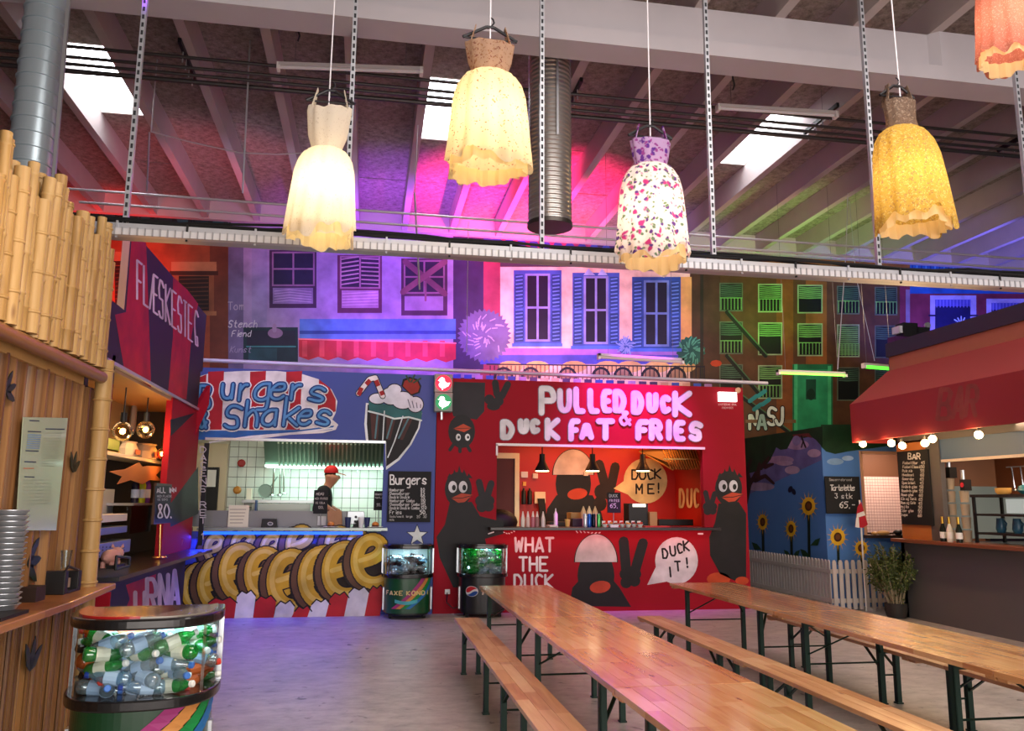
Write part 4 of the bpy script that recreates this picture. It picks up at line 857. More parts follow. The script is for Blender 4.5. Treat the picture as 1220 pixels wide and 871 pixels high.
# chick traffic light
tl = thing('traffic_light', 'signal lamp with white chick figures lit red above green', 'signal lamp', at(528, 492, Y=13.1))
for (y0, y1, c_, e_) in ((446, 467, 'e81c40', 1.1), (468, 490, '0c8c50', .8)):
    a, b_ = at(517.5, y1, Y=13.1), at(539.5, y0, Y=13.1); hs_ = MB().box((a.x, 13.1, a.z), (b_.x, 13.28, b_.z)).build('housing', M('grey_green', '7c8c84', .5), tl, bevel=.01)
    cx_, cy_ = 528.5, (y0+y1)/2; q = Paint(onY(13.097)); q.ell(cx_, cy_, 9.6, 9.6, c_, 24); q.build('lens', hs_, m=M('lens'+c_, c_, .3, emit=e_))
    q = Paint(onY(13.094)); 
    q.ell(cx_-.5, cy_+2, 5.2, 4.2, 'ffffff', 16, keep=True); q.ell(cx_-1.8, cy_-3.6, 3.3, 3.3, 'ffffff', 14, keep=True); q.poly([(cx_+2, cy_), (cx_+8, cy_-.5), (cx_+5, cy_+4.5)], 'ffffff', True); q.poly([(cx_-4, cy_-4.5), (cx_-7, cy_-3.2), (cx_-4, cy_-2)], 'ffffff', True); q.rect(cx_-2, cy_+5, cx_-.8, cy_+8, 'ffffff', True)
    q.build('chick_figure', hs_, m=M('lit_white', 'ffffff', .4, emit=2.4))
a = at(526, 500, Y=13.2); MB().bar(at(526, 490, Y=13.2), a, .05, .03).build('bracket', STEEL, tl)
light('POINT', 'signal_glow', at(528, 456, Y=12.9), 2.5, 'ff2050', size=.1)
# interior of the duck stall
fI = onY(15.35)
p = Paint(fI, lay=2)
standin(683, 560, 24, 30, [(663, 590), (706, 590), (716, 610), (722, 632), (648, 632), (652, 606)], 566, fI, beak=True)
for (a, b_) in (((724, 590), (714, 553)), ((726, 590), (733, 556))): p.stroke([a, b_], 11, '2a1c14', True)
for (x, y) in ((716, 586), (715, 600)): p.ell(x, y, 8, 9, '2a1c14', 14, keep=True)
p.build('painted_hand', ds)
p = Paint(fI, lay=2); p.ell(769, 573, 26, 27, 'ecdca0', 28); p.poly([(746, 571), (731, 582), (752, 591)], 'ecdca0')
for ch, x, y in (('D', 753, 560), ('U', 762, 560), ('C', 771, 560), ('K', 780, 559), ('M', 758, 577), ('E', 772, 577), ('!', 781, 576)): p.letter(ch, x, y, x+7, y+11, 2, '181410', sm=0)
p.build('painted_speech_bubble', ds, 'cream speech bubble reading DUCK ME!')
p = Paint(onX(5.94, -1), lay=2)
for ch, x in (('D', 810), ('U', 819), ('C', 827)): p.letter(ch, x, 583, x+5, 604, 2.8, 'e8d0a0')
p.build('painted_lettering', ds, 'cream lettering DUC on the inner side wall')
# cream door frame with dark doorway
q = thing('kitchen_door', 'cream door frame around dark red doorway inside the duck stall', 'door', at(602, 630, Y=15.3))
a, b_ = at(588, 545, Y=15.28), at(619, 540, Y=15.28)
for (x0, x1, y0, y1) in ((588, 619, 540, 546), (613, 619, 546, 640)): MB().box(at(x0, y1, Y=15.26), at(x1, y0, Y=15.26)+Vector((0, .08, 0))).build('frame', CREAM, q)
MB().box(at(586, 640, Y=15.3), at(613, 546, Y=15.3)+Vector((0, .03, 0))).build('doorway', M('dark_red', '4c1014', .6), q)
o = MB().ball(at(592, 622, Y=13.9), .36, 16, .62, 1, .7).build('black_sack', M('sack', '120e0e', .6), smooth=True); tag(o, 'rounded black sack bulging behind the left end of the duck counter', 'sack')
lampb = None
for i, x in enumerate((646, 706, 766)):
    t = thing('pendant_lamp', ['black pendant lamp left of the white dome painting', 'black pendant lamp between dome painting and speech bubble', 'black pendant lamp in front of the cream speech bubble'][i], 'pendant lamp', at(x, 561, Y=14.3))
    c = at(x, 561, Y=14.3); MB().lathe(c, [(.135, 0), (.13, .03), (.09, .1), (.055, .17), (.05, .3), (.045, .3), (.045, .17), (.08, .1), (.12, .03), (.128, 0)], 18).build('lamp_shade', M('shade_black', '222224', .5), t, smooth=True)
    MB().cyl(c+Vector((0, 0, .3)), (c.x, c.y, 3.0), .01, 6).build('cord', BLACK, t)
    MB().lathe(c+Vector((0, 0, -.01)), [(.12, 0), (.12, .01)], 18).build('bulb_disc', M('warm_disc', 'fff0d0', .5, emit=14, ecol='ffdca0'), t)
    light('SPOT', 'pendant_light', c-Vector((0, 0, .05)), 16, 'ffc890', c-Vector((0, -.2, 1)), .08, spot=150)
light('AREA', 'duck_kitchen_light', (4.2, 14.6, 2.9), 34, 'ff9850', (4.2, 15, 1), 2.6, .5)
light('SPOT', 'duck_corner_light', (5.3, 14.0, 2.85), 30, 'ff9040', (5.2, 15.3, 2.0), .1, spot=120)
# sloping hood with slats
hd = thing('extractor_hood', 'sloping hood with metal grid in the top right of the duck hatch', 'hood', at(805, 560, Y=14.4))
P_ = [at(762, 538, Y=14.9), at(790, 535, Y=14.9), at(832, 537, Y=14.3), at(832, 556, Y=14.0), at(820, 560, Y=14.1), at(800, 559, Y=14.4)]
MB().prism(P_, (0, .05, .02)).build('hood_body', M('hood_brown', '5c4c30', .4, .6), hd)
for k in range(13): MB().bar(at(790+k*3.2, 536, Y=14.28), at(800+k*3.0, 559, Y=13.9), .02, .02).build('grid_bar', M('brassy', 'c0a060', .35, .8), hd)
MB().bar(at(790, 547, Y=13.92), at(832, 547, Y=13.92), .02).bar(at(762, 538, Y=14.85), at(802, 560, Y=14.0), .02).build('edge', MATS['brassy'], hd)
# goods on the duck counter: y about 630 is the counter
def on(x, Y, z=1.346): v = at(x, 600, Y=Y); return Vector((v.x, Y, z))
for i, (x, c_, nm_) in enumerate(((623, 'e0d4c8', 'white'), (629, 'd8b8b0', 'pale pink'), (635, 'b86878', 'berry red'), (640, '9c6868', 'brown'), (647, 'd8c8c8', 'cloudy'))):
    c = on(x, 13.35); t = thing('squeeze_bottle', '%s squeeze bottle in the row beside the sack' % nm_, 'bottle', c, 'squeeze bottles on the duck counter')
    MB().lathe(c, [(.035, 0), (.037, .12), (.03, .16)], 10).build('body', M('sq'+c_, c_, .35), t, smooth=True); MB().lathe(c+Vector((0, 0, .16)), [(.026, 0), (.008, .09)], 8).build('nozzle', M('sqn', 'e8d8d0', .4), t)
for (x0, x1, y0, Y, c_, nm_, lb, ct) in (
 (680, 697, 611, 13.9, 'b08850', 'wooden_crate', 'light wooden crate behind the drink cans', 'crate'), (682, 694, 618, 13.7, '241c1c', 'black_case', 'black case under the wooden crate', 'case'),
 (655, 665, 626, 13.3, 'e8e0d8', 'white_tray', 'stack of white food trays beside the squeeze bottles', 'tray'), (637, 650, 586, 15.2, 'e0c8a0', 'paper_dispenser', 'cream dispenser box on the red kitchen wall', 'dispenser'),
 (635, 641, 564, 15.3, 'e8dcd0', 'socket_box', 'white socket box on the red wall near the left pendant', 'socket'), (621, 629, 562, 15.3, 'e0e0e0', 'wall_switch', 'white switch plate with red knob beside the doorway', 'switch'),
 (623, 627, 574, 15.3, 'e0a030', 'yellow_tag', 'small yellow plate below the switch', 'plate'), (696, 701, 562, 15.3, 'e8dcd0', 'socket_box', 'white socket box beside the dome painting', 'socket'),
 (749, 772, 600, 14.0, '1c1a1c', 'coffee_machine', 'black till machine with lit white display in the duck hatch', 'machine'), (774, 783, 610, 13.9, 'c89060', 'small_crate', 'small wooden box to the right of the black machine', 'box'),
 (785, 826, 619, 14.2, '1a1614', 'fryer', 'dark fryer unit at the right end of the duck hatch', 'fryer'), (655, 677, 622, 14.2, '3a3836', 'griddle', 'dark griddle behind the white trays', 'griddle')):
    yb = {637: 600, 635: 570, 621: 569, 623: 579, 696: 567}.get(x0)
    a = at(x0, yb, Y=Y) if yb else Vector((at(x0, y0, Y=Y).x, Y, 1.345)); b_ = at(x1, y0, Y=Y)
    o = MB().box(a, b_+Vector((0, .06 if yb else .3, 0))).build(nm_, M('c'+c_, c_, .45), bevel=.006); tag(o, lb, ct)
    if nm_ == 'coffee_machine': MB().box(at(754, 604, Y=13.98), at(769, 600.5, Y=13.99)).build('display', M('disp', 'fff8e8', .4, emit=1.6), o)
for i, x in enumerate((624, 631)):
    o = MB().lathe(at(x, 601, Y=15.2), [(.04, 0), (.045, .02), (.045, .24), (.02, .27), (.02, .3)], 10).build('soap_dispenser', BLACK, smooth=True); tag(o, ['left black soap bottle on the red kitchen wall', 'right black soap bottle on the red kitchen wall'][i], 'bottle')
t = thing('apron', 'black apron hanging below the cream dispenser', 'apron', at(645, 625, Y=15.1)); MB().prism([at(641, 594, Y=15.1), at(649, 594, Y=15.1), at(651, 612, Y=15.1), at(660, 626, Y=15.1), at(642, 628, Y=15.1), at(643, 610, Y=15.1)], (0, .05, 0)).build('cloth', M('apron_black', '1a1616', .8), t)
c = on(662, 13.7); o = MB().lathe(c, [(.035, 0), (.035, .2), (.012, .26), (.01, .3)], 10).build('cream_bottle', WHITE, smooth=True); tag(o, 'tall white pump bottle behind the food trays', 'bottle')
for i, (x, c_, cap) in enumerate(((697, 'd8e0e8', 'silver'), (702, '2c5cb8', 'blue'), (707, '14182c', 'black'), (713, '58b868', 'green'))):
    c = on(x, 13.3); t = thing('drink_can', '%s tall drink can in the row on the duck counter' % cap, 'can', c, 'tall drink cans on the duck counter')
    MB().lathe(c, [(.032, 0), (.036, .015), (.036, .2), (.028, .215)], 12).build('body', M('can'+c_, c_, .25, .6), t, smooth=True); MB().lathe(c+Vector((0, 0, .215)), [(.028, 0), (.026, .006)], 12).build('lid', STEEL, t)
for i, (x, c_) in enumerate(((695, 'e8c898'), (702, 'f0dcb0'), (709, 'e0c090'))):
    o = MB().lathe(on(x, 13.75), [(.04, 0), (.045, .24), (.01, .33), (.008, .34)], 10).build('sauce_bottle', M('c'+c_, c_, .4), smooth=True); tag(o, ['left', 'middle', 'right'][i]+' cream sauce bottle standing behind the drink cans', 'bottle')
chalksign(724, 587, 739, 611, 13.6, 'small black chalk sign on a stem in the middle of the duck counter', [('DUCK', 726, 589, 3.4, 'd0d0d0'), ('FRITES', 726, 595, 2.8, 'c0c0c0'), ('65,', 727, 600, 5, 'e0e0e0')], stand=(731, 629))
rnd = random.Random(4)
for i in range(7):
    c = on(720+i*7, 13.3+.12*(i % 2)); t = thing('topping_bowl', '%s topping bowl from the left on the duck counter' % ['first', 'second', 'third', 'fourth', 'fifth', 'sixth', 'seventh'][i], 'bowl', c, 'topping bowls on the duck counter')
    MB().lathe(c, [(.03, 0), (.055, .05), (.05, .05), (.025, .01)], 12).build('bowl', WHITE, t, smooth=True); s = MB()
    for k in range(7): s.ball(c+Vector((rnd.uniform(-.03, .03), rnd.uniform(-.03, .03), .05+rnd.uniform(0, .02))), .016, 6)
    o = s.build('topping', M('top%d' % (i % 3), ['c84028', 'e09030', 'a02818'][i % 3], .5), t); o['kind'] = 'stuff'
    MB().box(c+Vector((-.03, .05, .06)), c+Vector((.03, .055, .1))).build('price_tag', WHITE, t)
o = MB().box(on(727, 13.2), on(736, 13.22)+Vector((0, 0, .04))).build('price_card', WHITE); tag(o, 'white folded price card in front of the topping bowls', 'card')
o = MB().box(on(768, 13.25), on(792, 13.5)+Vector((0, 0, .02))).build('red_tray', M('tray_red', 'c01820', .3)); tag(o, 'flat red tray right of the topping bowls', 'tray')
o = MB().lathe(on(676, 13.6), [(.035, 0), (.05, .12), (.045, .12), (.03, .01)], 12).build('yellow_cup', M('cup_y', 'e0b860', .4), smooth=True); tag(o, 'yellow cup beside the black case', 'cup')
# ================================================================== COOK in the burger kitchen
def person(base):
    t = thing('person', 'person in a black t-shirt and red cap looking down at the burger counter', 'person', base)
    X, Y, Z = base
    J = [  # (x, y, z, radius)
     (0, 0, .98, .155), (0.02, 0, 1.18, .15), (.04, 0, 1.38, .165), (.07, 0, 1.50, .09), (.11, 0, 1.565, .075), (.15, 0, 1.65, .125), (.165, 0, 1.76, .16),
     (.05, -.19, 1.47, .07), (.06, -.26, 1.22, .052), (.26, -.24, 1.08, .042), (.34, -.22, 1.05, .034),
     (.05, .19, 1.47, .07), (.09, .26, 1.22, .052), (.30, .2, 1.1, .042), (.38, .17, 1.07, .034),
     (0, -.1, .9, .1), (.01, -.11, .5, .075), (-.01, -.11, .09, .05), (.13, -.11, .04, .045),
     (0, .1, .9, .1), (-.02, .11, .5, .075), (-.05, .11, .09, .05), (.09, .11, .04, .045)]
    E_ = [(0, 1), (1, 2), (2, 3), (3, 4), (4, 5), (5, 6), (2, 7), (7, 8), (8, 9), (9, 10), (2, 11), (11, 12), (12, 13), (13, 14), (0, 15), (15, 16), (16, 17), (17, 18), (0, 19), (19, 20), (20, 21), (21, 22)]
    def skinned(name, joints, edges, m, lv=2):
        me = bpy.data.meshes.new(name); me.from_pydata([Vector(j[:3]) for j in joints], edges, []); o = bpy.data.objects.new(name, me); COL.objects.link(o)
        md = o.modifiers.new('skin', 'SKIN'); md.use_smooth_shade = True
        for v, j in zip(me.skin_vertices[0].data, joints): v.radius = (j[3], j[3])
        me.skin_vertices[0].data[0].use_root = True
        s = o.modifiers.new('sub', 'SUBSURF'); s.levels = lv; s.render_levels = lv; me.materials.append(m); o.parent = t; o['_o'] = tuple(base); return o
    skin = M('skin', 'c08468', .5); blk = M('tee_black', '1a1c1e', .8)
    skinned('body', J, E_, skin)
    T = [J[i] for i in (0, 1, 2)]+[(.06, 0, 1.49, .1), J[7], (.055, -.235, 1.32, .06), J[11], (.07, .235, 1.32, .06)]
    T = [(a, b_, c, r+.03) for a, b_, c, r in T]
    skinned('tshirt', T, [(0, 1), (1, 2), (2, 3), (2, 4), (4, 5), (2, 6), (6, 7)], blk)
    skinned('trousers', [(a, b_, c, r+.015) for a, b_, c, r in [J[0], J[15], J[16], J[17], J[19], J[20], J[21]]], [(0, 1), (1, 2), (2, 3), (0, 4), (4, 5), (5, 6)], M('jeans', '24262c', .8))
    h = Vector((X+.17, Y, Z+1.765))
    b = MB().lathe(h+Vector((-.03, 0, .0)), [(.118, 0), (.122, .03), (.11, .08), (.07, .12), (.01, .132)], 18).build('cap', M('cap_red', 'c8141c', .6), t, smooth=True)
    MB().prism([h+Vector((.07, -.08, .0)), h+Vector((.2, -.06, -.035)), h+Vector((.225, 0, -.045)), h+Vector((.2, .06, -.035)), h+Vector((.07, .08, .0))], (0, 0, .012)).build('cap_brim', M('cap_red', 'c8141c'), t)
    MB().ball(h+Vector((-.045, 0, -.03)), .098, 12, .9).build('hair', M('hair_dark', '3a2418', .8), t, smooth=True)
    f_ = MB(); f_.ball(h+Vector((.105, 0, -.075)), .024, 8, 1.5).build('nose', skin, t, smooth=True)
    for s in (-1, 1):
        MB().ball(h+Vector((.092, s*.035, -.045)), .013, 8).build('eye', WHITE, t, smooth=True)
        MB().ball(h+Vector((.0, s*.095, -.05)), .024, 8, 1.4, .8, .5).build('ear', skin, t, smooth=True)
        w_ = Vector((.34 if s < 0 else .38, -.22 if s < 0 else .17, 1.05 if s < 0 else 1.07))
        hj = [(w_.x-.01, w_.y, w_.z, .03), (w_.x+.05, w_.y, w_.z-.01, .038)]
        ed = [(0, 1)]
        for k in range(4):
            i = len(hj); dy = (k-1.5)*.02; L = (.075, .085, .08, .065)[k]
            hj += [(w_.x+.09, w_.y+dy, w_.z-.012, .010), (w_.x+.09+L*.5, w_.y+dy, w_.z-.025, .009), (w_.x+.08+L*.8, w_.y+dy, w_.z-.06, .008)]; ed += [(1, i), (i, i+1), (i+1, i+2)]
        i = len(hj); hj += [(w_.x+.04, w_.y-s*.04, w_.z-.01, .011), (w_.x+.085, w_.y-s*.055, w_.z-.03, .009)]; ed += [(1, i), (i, i+1)]
        skinned('hand', hj, ed, skin, 1)
    MB().box(h+Vector((.085, -.025, -.125)), h+Vector((.10, .025, -.118))).build('mouth', M('lip', '8c4a40', .6), t)
    return t
pc = at(383, 600, Y=14.45)
person((pc.x, 14.45, .45))

# ================================================================== BLUE SUNFLOWER STALL with picket fence
BLU = M('sky_paint', '4a78b8', .55, noise=.1, nscale=1.5)
us = thing('sunflower_stall', 'sky blue stall painted with sunflowers, tree and clouds', 'food stall', (9.2, 14.5, 0))
MB().box((7.9, SY+.1, 0), (8.02, YB-.02, 3.05)).box((7.9, SY, 0), (8.66, SY+.1, 3.05)).box((9.55, SY, 0), (10.4, SY+.1, 3.05)).box((8.66, SY, 2.66), (9.55, SY+.1, 3.05)).box((8.66, SY, 0), (9.55, SY+.1, 1.2)).build('front_wall', BLU, us)
MB().box((8.02, 15.0, 0), (11.2, 15.06, 3.0)).box((8.02, SY+.1, 2.98), (11.2, 15.0, 3.04)).box((11.1, SY+.1, 0), (11.2, 15.0, 3)).box((8.3, SY+.1, 0), (8.36, 15.0, 3)).build('inner_shell', M('inner_brown', '6c4a34', .6), us)
MB().box((8.6, SY-.12, 1.17), (9.62, SY+.3, 1.22)).build('counter_top', M('dark_wood', '3a2c24', .4), us)
MB().box((8.64, SY-.02, 2.64), (9.57, SY+.11, 2.69)).box((8.62, SY-.02, 1.2), (8.67, SY+.11, 2.69)).build('hatch_frame', M('frame_wood', 'c89878', .5), us)
MT = M('mosaic', 'e4ccc4', .3); MB().box((8.37, 14.95, 1.2), (11.1, 14.97, 2.3)).build('mosaic_grout', M('grout_pink', 'b89490', .7), us)
s = MB()
for i in range(44):
    for j in range(19): s.box((8.38+i*.06, 14.94, 1.2+j*.058), (8.43+i*.06, 14.951, 1.248+j*.058))
o = s.build('mosaic_tile', MT, us); o['kind'] = 'stuff'
light('AREA', 'sunflower_hatch_light', (9.9, 14.2, 2.9), 50, 'ffd8c0', (9.9, 14.6, 1), 1, .4)
def sunfl(p, x, y, r, sq=1.0, stem=None, leaves=()):
    if stem: p.stroke([(x, y), (x+1, stem)], 3.2, '16281c')
    for (lx, ly, s_) in leaves: p.poly([(lx, ly), (lx+6*s_, ly-7), (lx+12*s_, ly-9), (lx+9*s_, ly)], '1e4428', True)
    for ring, c in ((1.0, 'e0a018'), (.86, 'f0bc2c')):
        for k in range(14):
            t_ = 2*math.pi*(k+ring*.5)/14; a_ = .2
            p.poly([(x+r*.3*sq*math.cos(t_-a_), y+r*.3*math.sin(t_-a_)*1.15), (x+r*ring*sq*math.cos(t_), y+r*ring*math.sin(t_)*1.25), (x+r*.3*sq*math.cos(t_+a_), y+r*.3*math.sin(t_+a_)*1.15)], c, True)
        p.ell(x, y, r*.62*sq, r*.72, c, 16)
    p.ell(x, y, r*.34*sq, r*.4, '4a2410', 16); p.ell(x, y, r*.2*sq, r*.24, '70401c', 14)
fS = onX(7.9, -1); fU = onY(SY)
p = Paint(fS, lay=1)
p.poly([(886, 540), (976, 512), (979, 548), (886, 592)], '6c6ca8'); 
for (x, y, a, b_) in ((930, 548, 16, 5), (950, 530, 14, 6), (944, 560, 9, 5), (905, 580, 18, 5), (970, 540, 8, 5), (935, 552, 10, 3)): p.ell(x, y, a, b_, 'a894b8' if a > 12 else 'b8a4c4', 16)
p.poly([(884, 523), (980, 508), (980, 533), (972, 524), (966, 520), (958, 522), (950, 520), (944, 523), (938, 535), (930, 536), (925, 533), (918, 548), (908, 560), (884, 566)], '1c3c24')
p.poly([(944, 518), (964, 516), (968, 522), (960, 520), (948, 522)], '6c3030')
p.ell(949, 525, 5, 6, '8c88b8', 14); p.stroke([(955, 520), (958, 528), (960, 533)], 2, '141418'); p.stroke([(957, 526), (955, 533)], 1.5, '141418', True)
for pts in (((888, 600), (893, 578), (900, 565), (916, 545)), ((893, 575), (890, 560), (895, 548)), ((900, 572), (912, 567), (922, 576)), ((903, 566), (905, 552)), ((912, 556), (921, 553))): p.stroke(pts, 6, '3c2424', w2=3)
p.stroke([(886, 610), (889, 560)], 7, '34201f')
p.ell(942, 583, 2.6, 4.2, '141c3c', 10, rot=20); p.ell(946, 586, 2.4, 4, '141c3c', 10, rot=-20)
sunfl(p, 909, 622, 13, .7, 668, ((908, 655, -1),)); sunfl(p, 943, 630, 13, .72, 672, ((944, 664, .8), (944, 664, -.8))); sunfl(p, 964, 603, 15, .85, 676, ((966, 650, 1), (966, 663, -1)))
p.build('painted_tree_and_sunflowers', us, 'painted tree branch, clouds and three sunflowers on the side wall')
p = Paint(fU, lay=1)
p.poly([(978, 506), (1080, 505), (1080, 528), (1040, 534), (1010, 538), (995, 541), (984, 538), (978, 532)], '1e4024'); p.ell(995, 550, 10, 4, '8cb0d8', 14); p.ell(1010, 546, 7, 3, '9cbce0', 14)
p.build('painted_treetop', us, 'painted green treetop on the front')
for (x_, y_, r_) in ((998, 640, 14), (1026, 653, 12)):
    p = Paint(fU, lay=4); sunfl(p, x_, y_, r_, 1, 672+(x_ > 1000)*4, ()); p.build('painted_sunflower', us, 'painted yellow sunflower')
cb = chalksign(985, 568, 1023, 612, 13.2, 'black chalkboard offering Tartelette for 65 on the blue sunflower stall', [('Smoerrebroed', 988, 570, 3, 'b0b0b0', .5, .75), ('Tartelette', 989, 578, 6.4, 'e8e8e8', 1, .46), ('3 stk', 994, 588, 6, 'd8d8d8', .9), ('65,-', 1000, 598, 7, 'e8e8e8', 1.1)], hh=1)
for (x, Y, nm_, lb, ct, c_, r_) in ((1068, 13.25, 'black_bowl', 'black bowl on the right of the sunflower hatch counter', 'bowl', '1c1c20', .09), (1050, 13.2, 'bread_loaf', 'light bread loaf on the sunflower hatch counter', 'bread', 'd8a868', .08), (1040, 13.25, 'bread_roll', 'small bread roll left of the bread loaf', 'bread', 'c89858', .06)):
    c = on(x, Y, 1.22); o = MB().ball(c+Vector((0, 0, r_*.5)), r_, 12, .55, 1.5 if 'loaf' in nm_ else 1).build(nm_, M('c'+c_, c_, .4), smooth=True); tag(o, lb, ct)
for (x, lb, c_) in ((1073, 'white packet beside the black bowl on the hatch counter', 'e8e4dc'),):
    c = on(x, 13.15, 1.22); o = MB().box(c, c+Vector((.14, .12, .06))).build('packet', M('c'+c_, c_, .5)); tag(o, lb, 'packet')
# fence
pf = thing('picket_fence', 'white wooden picket fence in front of the sunflower stall', 'fence', (7.9, 12.9, 0)); PFM = M('fence_white', 'b8b0ac', .6, noise=.1)
pk = None
def picket(x, y, rz, h=.8):
    global pk
    if pk is None:
        pk = MB().prism([(-.035, -.01, 0), (.035, -.01, 0), (.035, -.01, .76), (.018, -.01, .80), (-.018, -.01, .80), (-.035, -.01, .76)], (0, .02, 0)).build('picket', PFM); pk.parent = pf; o = pk
    else: o = dup(pk, parent=pf)
    o.location = Vector((x, y, .02))-Vector(pf['_o']); o.rotation_euler = (0, 0, rz)
y = 12.98
while y < 16.4: picket(7.72, y, math.pi/2); y += .105
x = 7.76
while x < 9.0: picket(x, 12.88, 0); x += .115
MB().box((7.70, 12.9, .6), (7.715, 16.4, .67)).box((7.70, 12.9, .12), (7.715, 16.4, .19)).box((7.72, 12.895, .6), (9.05, 12.915, .67)).box((7.72, 12.895, .12), (9.05, 12.915, .19)).build('rail', PFM, pf)
MB().box((8.3, 12.7, .0), (8.36, 13.1, .05)).build('foot', PFM, pf); MB().box((8.9, 12.7, .0), (8.96, 13.1, .05)).build('foot', PFM, pf)
# flag
fg = thing('flag', 'red flag with white cross hanging on a white pole behind the fence', 'flag', (8.5, 12.8, 0))
a = at(1028, 660, Y=12.8); tp = at(1024, 596, Y=12.8); c = at(1025, 610, Y=12.8)
MB().cyl((a.x, 12.8, 0.0), (tp.x, 12.8, tp.z), .014, 8).build('pole', M('pole_white', 'e0dcd8', .4), fg, smooth=True)
fp = onY(12.78)
MB().prism([at(1019, 628, Y=12.785), at(1022, 604, Y=12.785), at(1026, 598, Y=12.785), at(1030, 612, Y=12.785), at(1034, 625, Y=12.785), at(1028, 629, Y=12.785)], (0, .012, 0)).build('cloth', M('flag_red', 'b01828', .7), fg)
q = Paint(fp, lay=1); q.poly([(1021, 612), (1029, 609), (1031, 614), (1020.5, 617)], 'ece4e0'); q.poly([(1019, 628), (1020, 617), (1023, 616), (1024, 629)], 'ece4e0'); q.build('white_cross', fg)

# potted shrub
sh = thing('potted_shrub', 'bushy green shrub with pale bare stems in front of the picket fence', 'plant', (8.25, 12.0, 0)); rnd = random.Random(11)
MB().lathe((8.25, 12.0, 0), [(.14, 0), (.17, .12), (.17, .22), (.15, .22)], 14).build('pot', M('pot_dark', '2c2824', .7), sh, smooth=True)
s = MB(); lf = MB()
for i in range(64):
    t_ = rnd.uniform(0, 6.28); r0 = rnd.uniform(.0, .12); r1 = rnd.uniform(.05, .40); h = rnd.uniform(.45, .95)*(1.0 if r1 < .3 else .88)
    p0 = Vector((8.25+r0*math.cos(t_), 12+r0*math.sin(t_), .2)); p1 = Vector((8.25+r1*.6*math.cos(t_), 12+r1*.6*math.sin(t_), .2+h*.5)); p2 = Vector((8.25+r1*math.cos(t_), 12+r1*math.sin(t_), .12+h))
    s.cyl(p0, p1, .007, 4).cyl(p1, p2, .005, 4)
    for k in range(95 if i < 46 else 60):
        q = rnd.random(); q = .28+.75*q if rnd.random() < .9 else q; base = p1.lerp(p2, (q-.3)/.7) if q > .3 else p0.lerp(p1, q*3)
        d = Vector((rnd.gauss(0, 1), rnd.gauss(0, 1), rnd.gauss(.4, 1))).normalized(); c = base+d*rnd.uniform(.01, .07); e = d.cross(Vector((rnd.random(), rnd.random(), rnd.random()))).normalized()*.008
        lf.add([c-d*.028, c+e*1.6, c+d*.03, c-e*1.6], [(0, 1, 2, 3)])
for i in range(7):
    t_ = i*.9; p0 = Vector((8.2, 12, .8)); p1 = p0+Vector((.22*math.cos(t_), .1*math.sin(t_), rnd.uniform(.15, .42))); s.cyl(p0, p1, .004, 4)
    for k in range(26):
        base = p0.lerp(p1, .4+.6*k/26); d = Vector((rnd.gauss(0, 1), rnd.gauss(0, 1), .5)).normalized(); c = base+d*.02; e = d.cross(Vector((.3, .5, .8))).normalized()*.006; lf.add([c-d*.018, c+e, c+d*.018, c-e], [(0, 1, 2, 3)])
s.build('stems', M('stem_pale', '9a8a6c', .7), sh)['kind'] = 'stuff'
m, nt, b = nodes('leaf_green'); n = N(nt, 'ShaderNodeTexNoise', Scale=30); r = ramp(nt, n.outputs['Fac'], [(.35, '2c3818'), (.6, '5c6830'), (.75, '8c8c4c')]); nt.links.new(r.outputs['Color'], b.inputs['Base Color'])
lf.build('foliage', m, sh)['kind'] = 'stuff'

# ================================================================== BAR on the right
BX = 8.45
br = thing('bar', 'grey bar kiosk with red awning and orange fascia', 'bar', (BX+1, 9, 0))
BG = M('bar_grey', '5a5655', .6, noise=.06, nscale=2); BO = M('bar_orange', 'b06a48', .6, noise=.06); ORW = M('orange_wood', 'b87238', .5, noise=.15, nscale=4)
MB().box((BX, 4.5, 0), (BX+.08, 12.05, 1.17)).box((BX, 11.97, 0), (10.9, 12.05, 1.17)).build('front_panel', BG, br)
MB().box((BX, 11.0, 1.2), (BX+.08, 11.3, 2.75)).box((BX, 4.5, 2.72), (BX+.06, 12.05, 3.9)).box((BX+2.4, 4.5, 0), (BX+2.48, 12.05, 4.1)).box((BX, 11.97, 2.7), (10.9, 12.05, 4.1)).build('grey_post', BG, br)
MB().box((BX, 11.3, 1.2), (BX+.08, 12.0, 2.75)).build('orange_panel', ORW, br)
MB().box((BX+.02, 4.5, 2.42), (BX+.06, 11.0, 2.72)).build('blue_lintel', M('lintel_blue', '3c5c80', .5), br)
MB().box((BX+.02, 4.5, 2.38), (BX+.07, 11.0, 2.42)).build('lintel_edge', M('edge_pale', 'c8b8b0', .4), br)
MB().box((BX+1.1, 4.5, 1.9), (BX+1.16, 11.2, 2.9)).build('back_board', M('brown_board', '7a4426', .5), br)
MB().box((BX+2.3, 4.5, 0), (BX+2.36, 12, 2.9)).build('back_wall', M('back_dark', '6a665e', .6), br)
MB().box((BX+.1, 11.88, 2.05), (10.9, 11.95, 2.9)).build('end_board', MATS['brown_board'], br); MB().box((BX+.1, 11.88, 1.22), (10.9, 11.95, 2.05)).build('end_splashback', M('splash_grey', '8c9090', .35, .5), br)
MB().box((BX-.22, 4.5, 1.17), (BX+.5, 12.0, 1.22)).build('counter_top', M('bar_top', '7a4830', .35, noise=.1), br, bevel=.006)
MB().box((BX-.02, 4.5, 3.9), (BX+.02, 12.0, 4.22)).box((BX, 11.98, 3.9), (10.9, 12.02, 4.2)).build('fascia', BO, br)
MB().box((BX-.06, 4.5, 4.15), (BX+.04, 12.02, 4.38)).build('roof_rim', M('rim_dark', '2c2e34', .5), br)
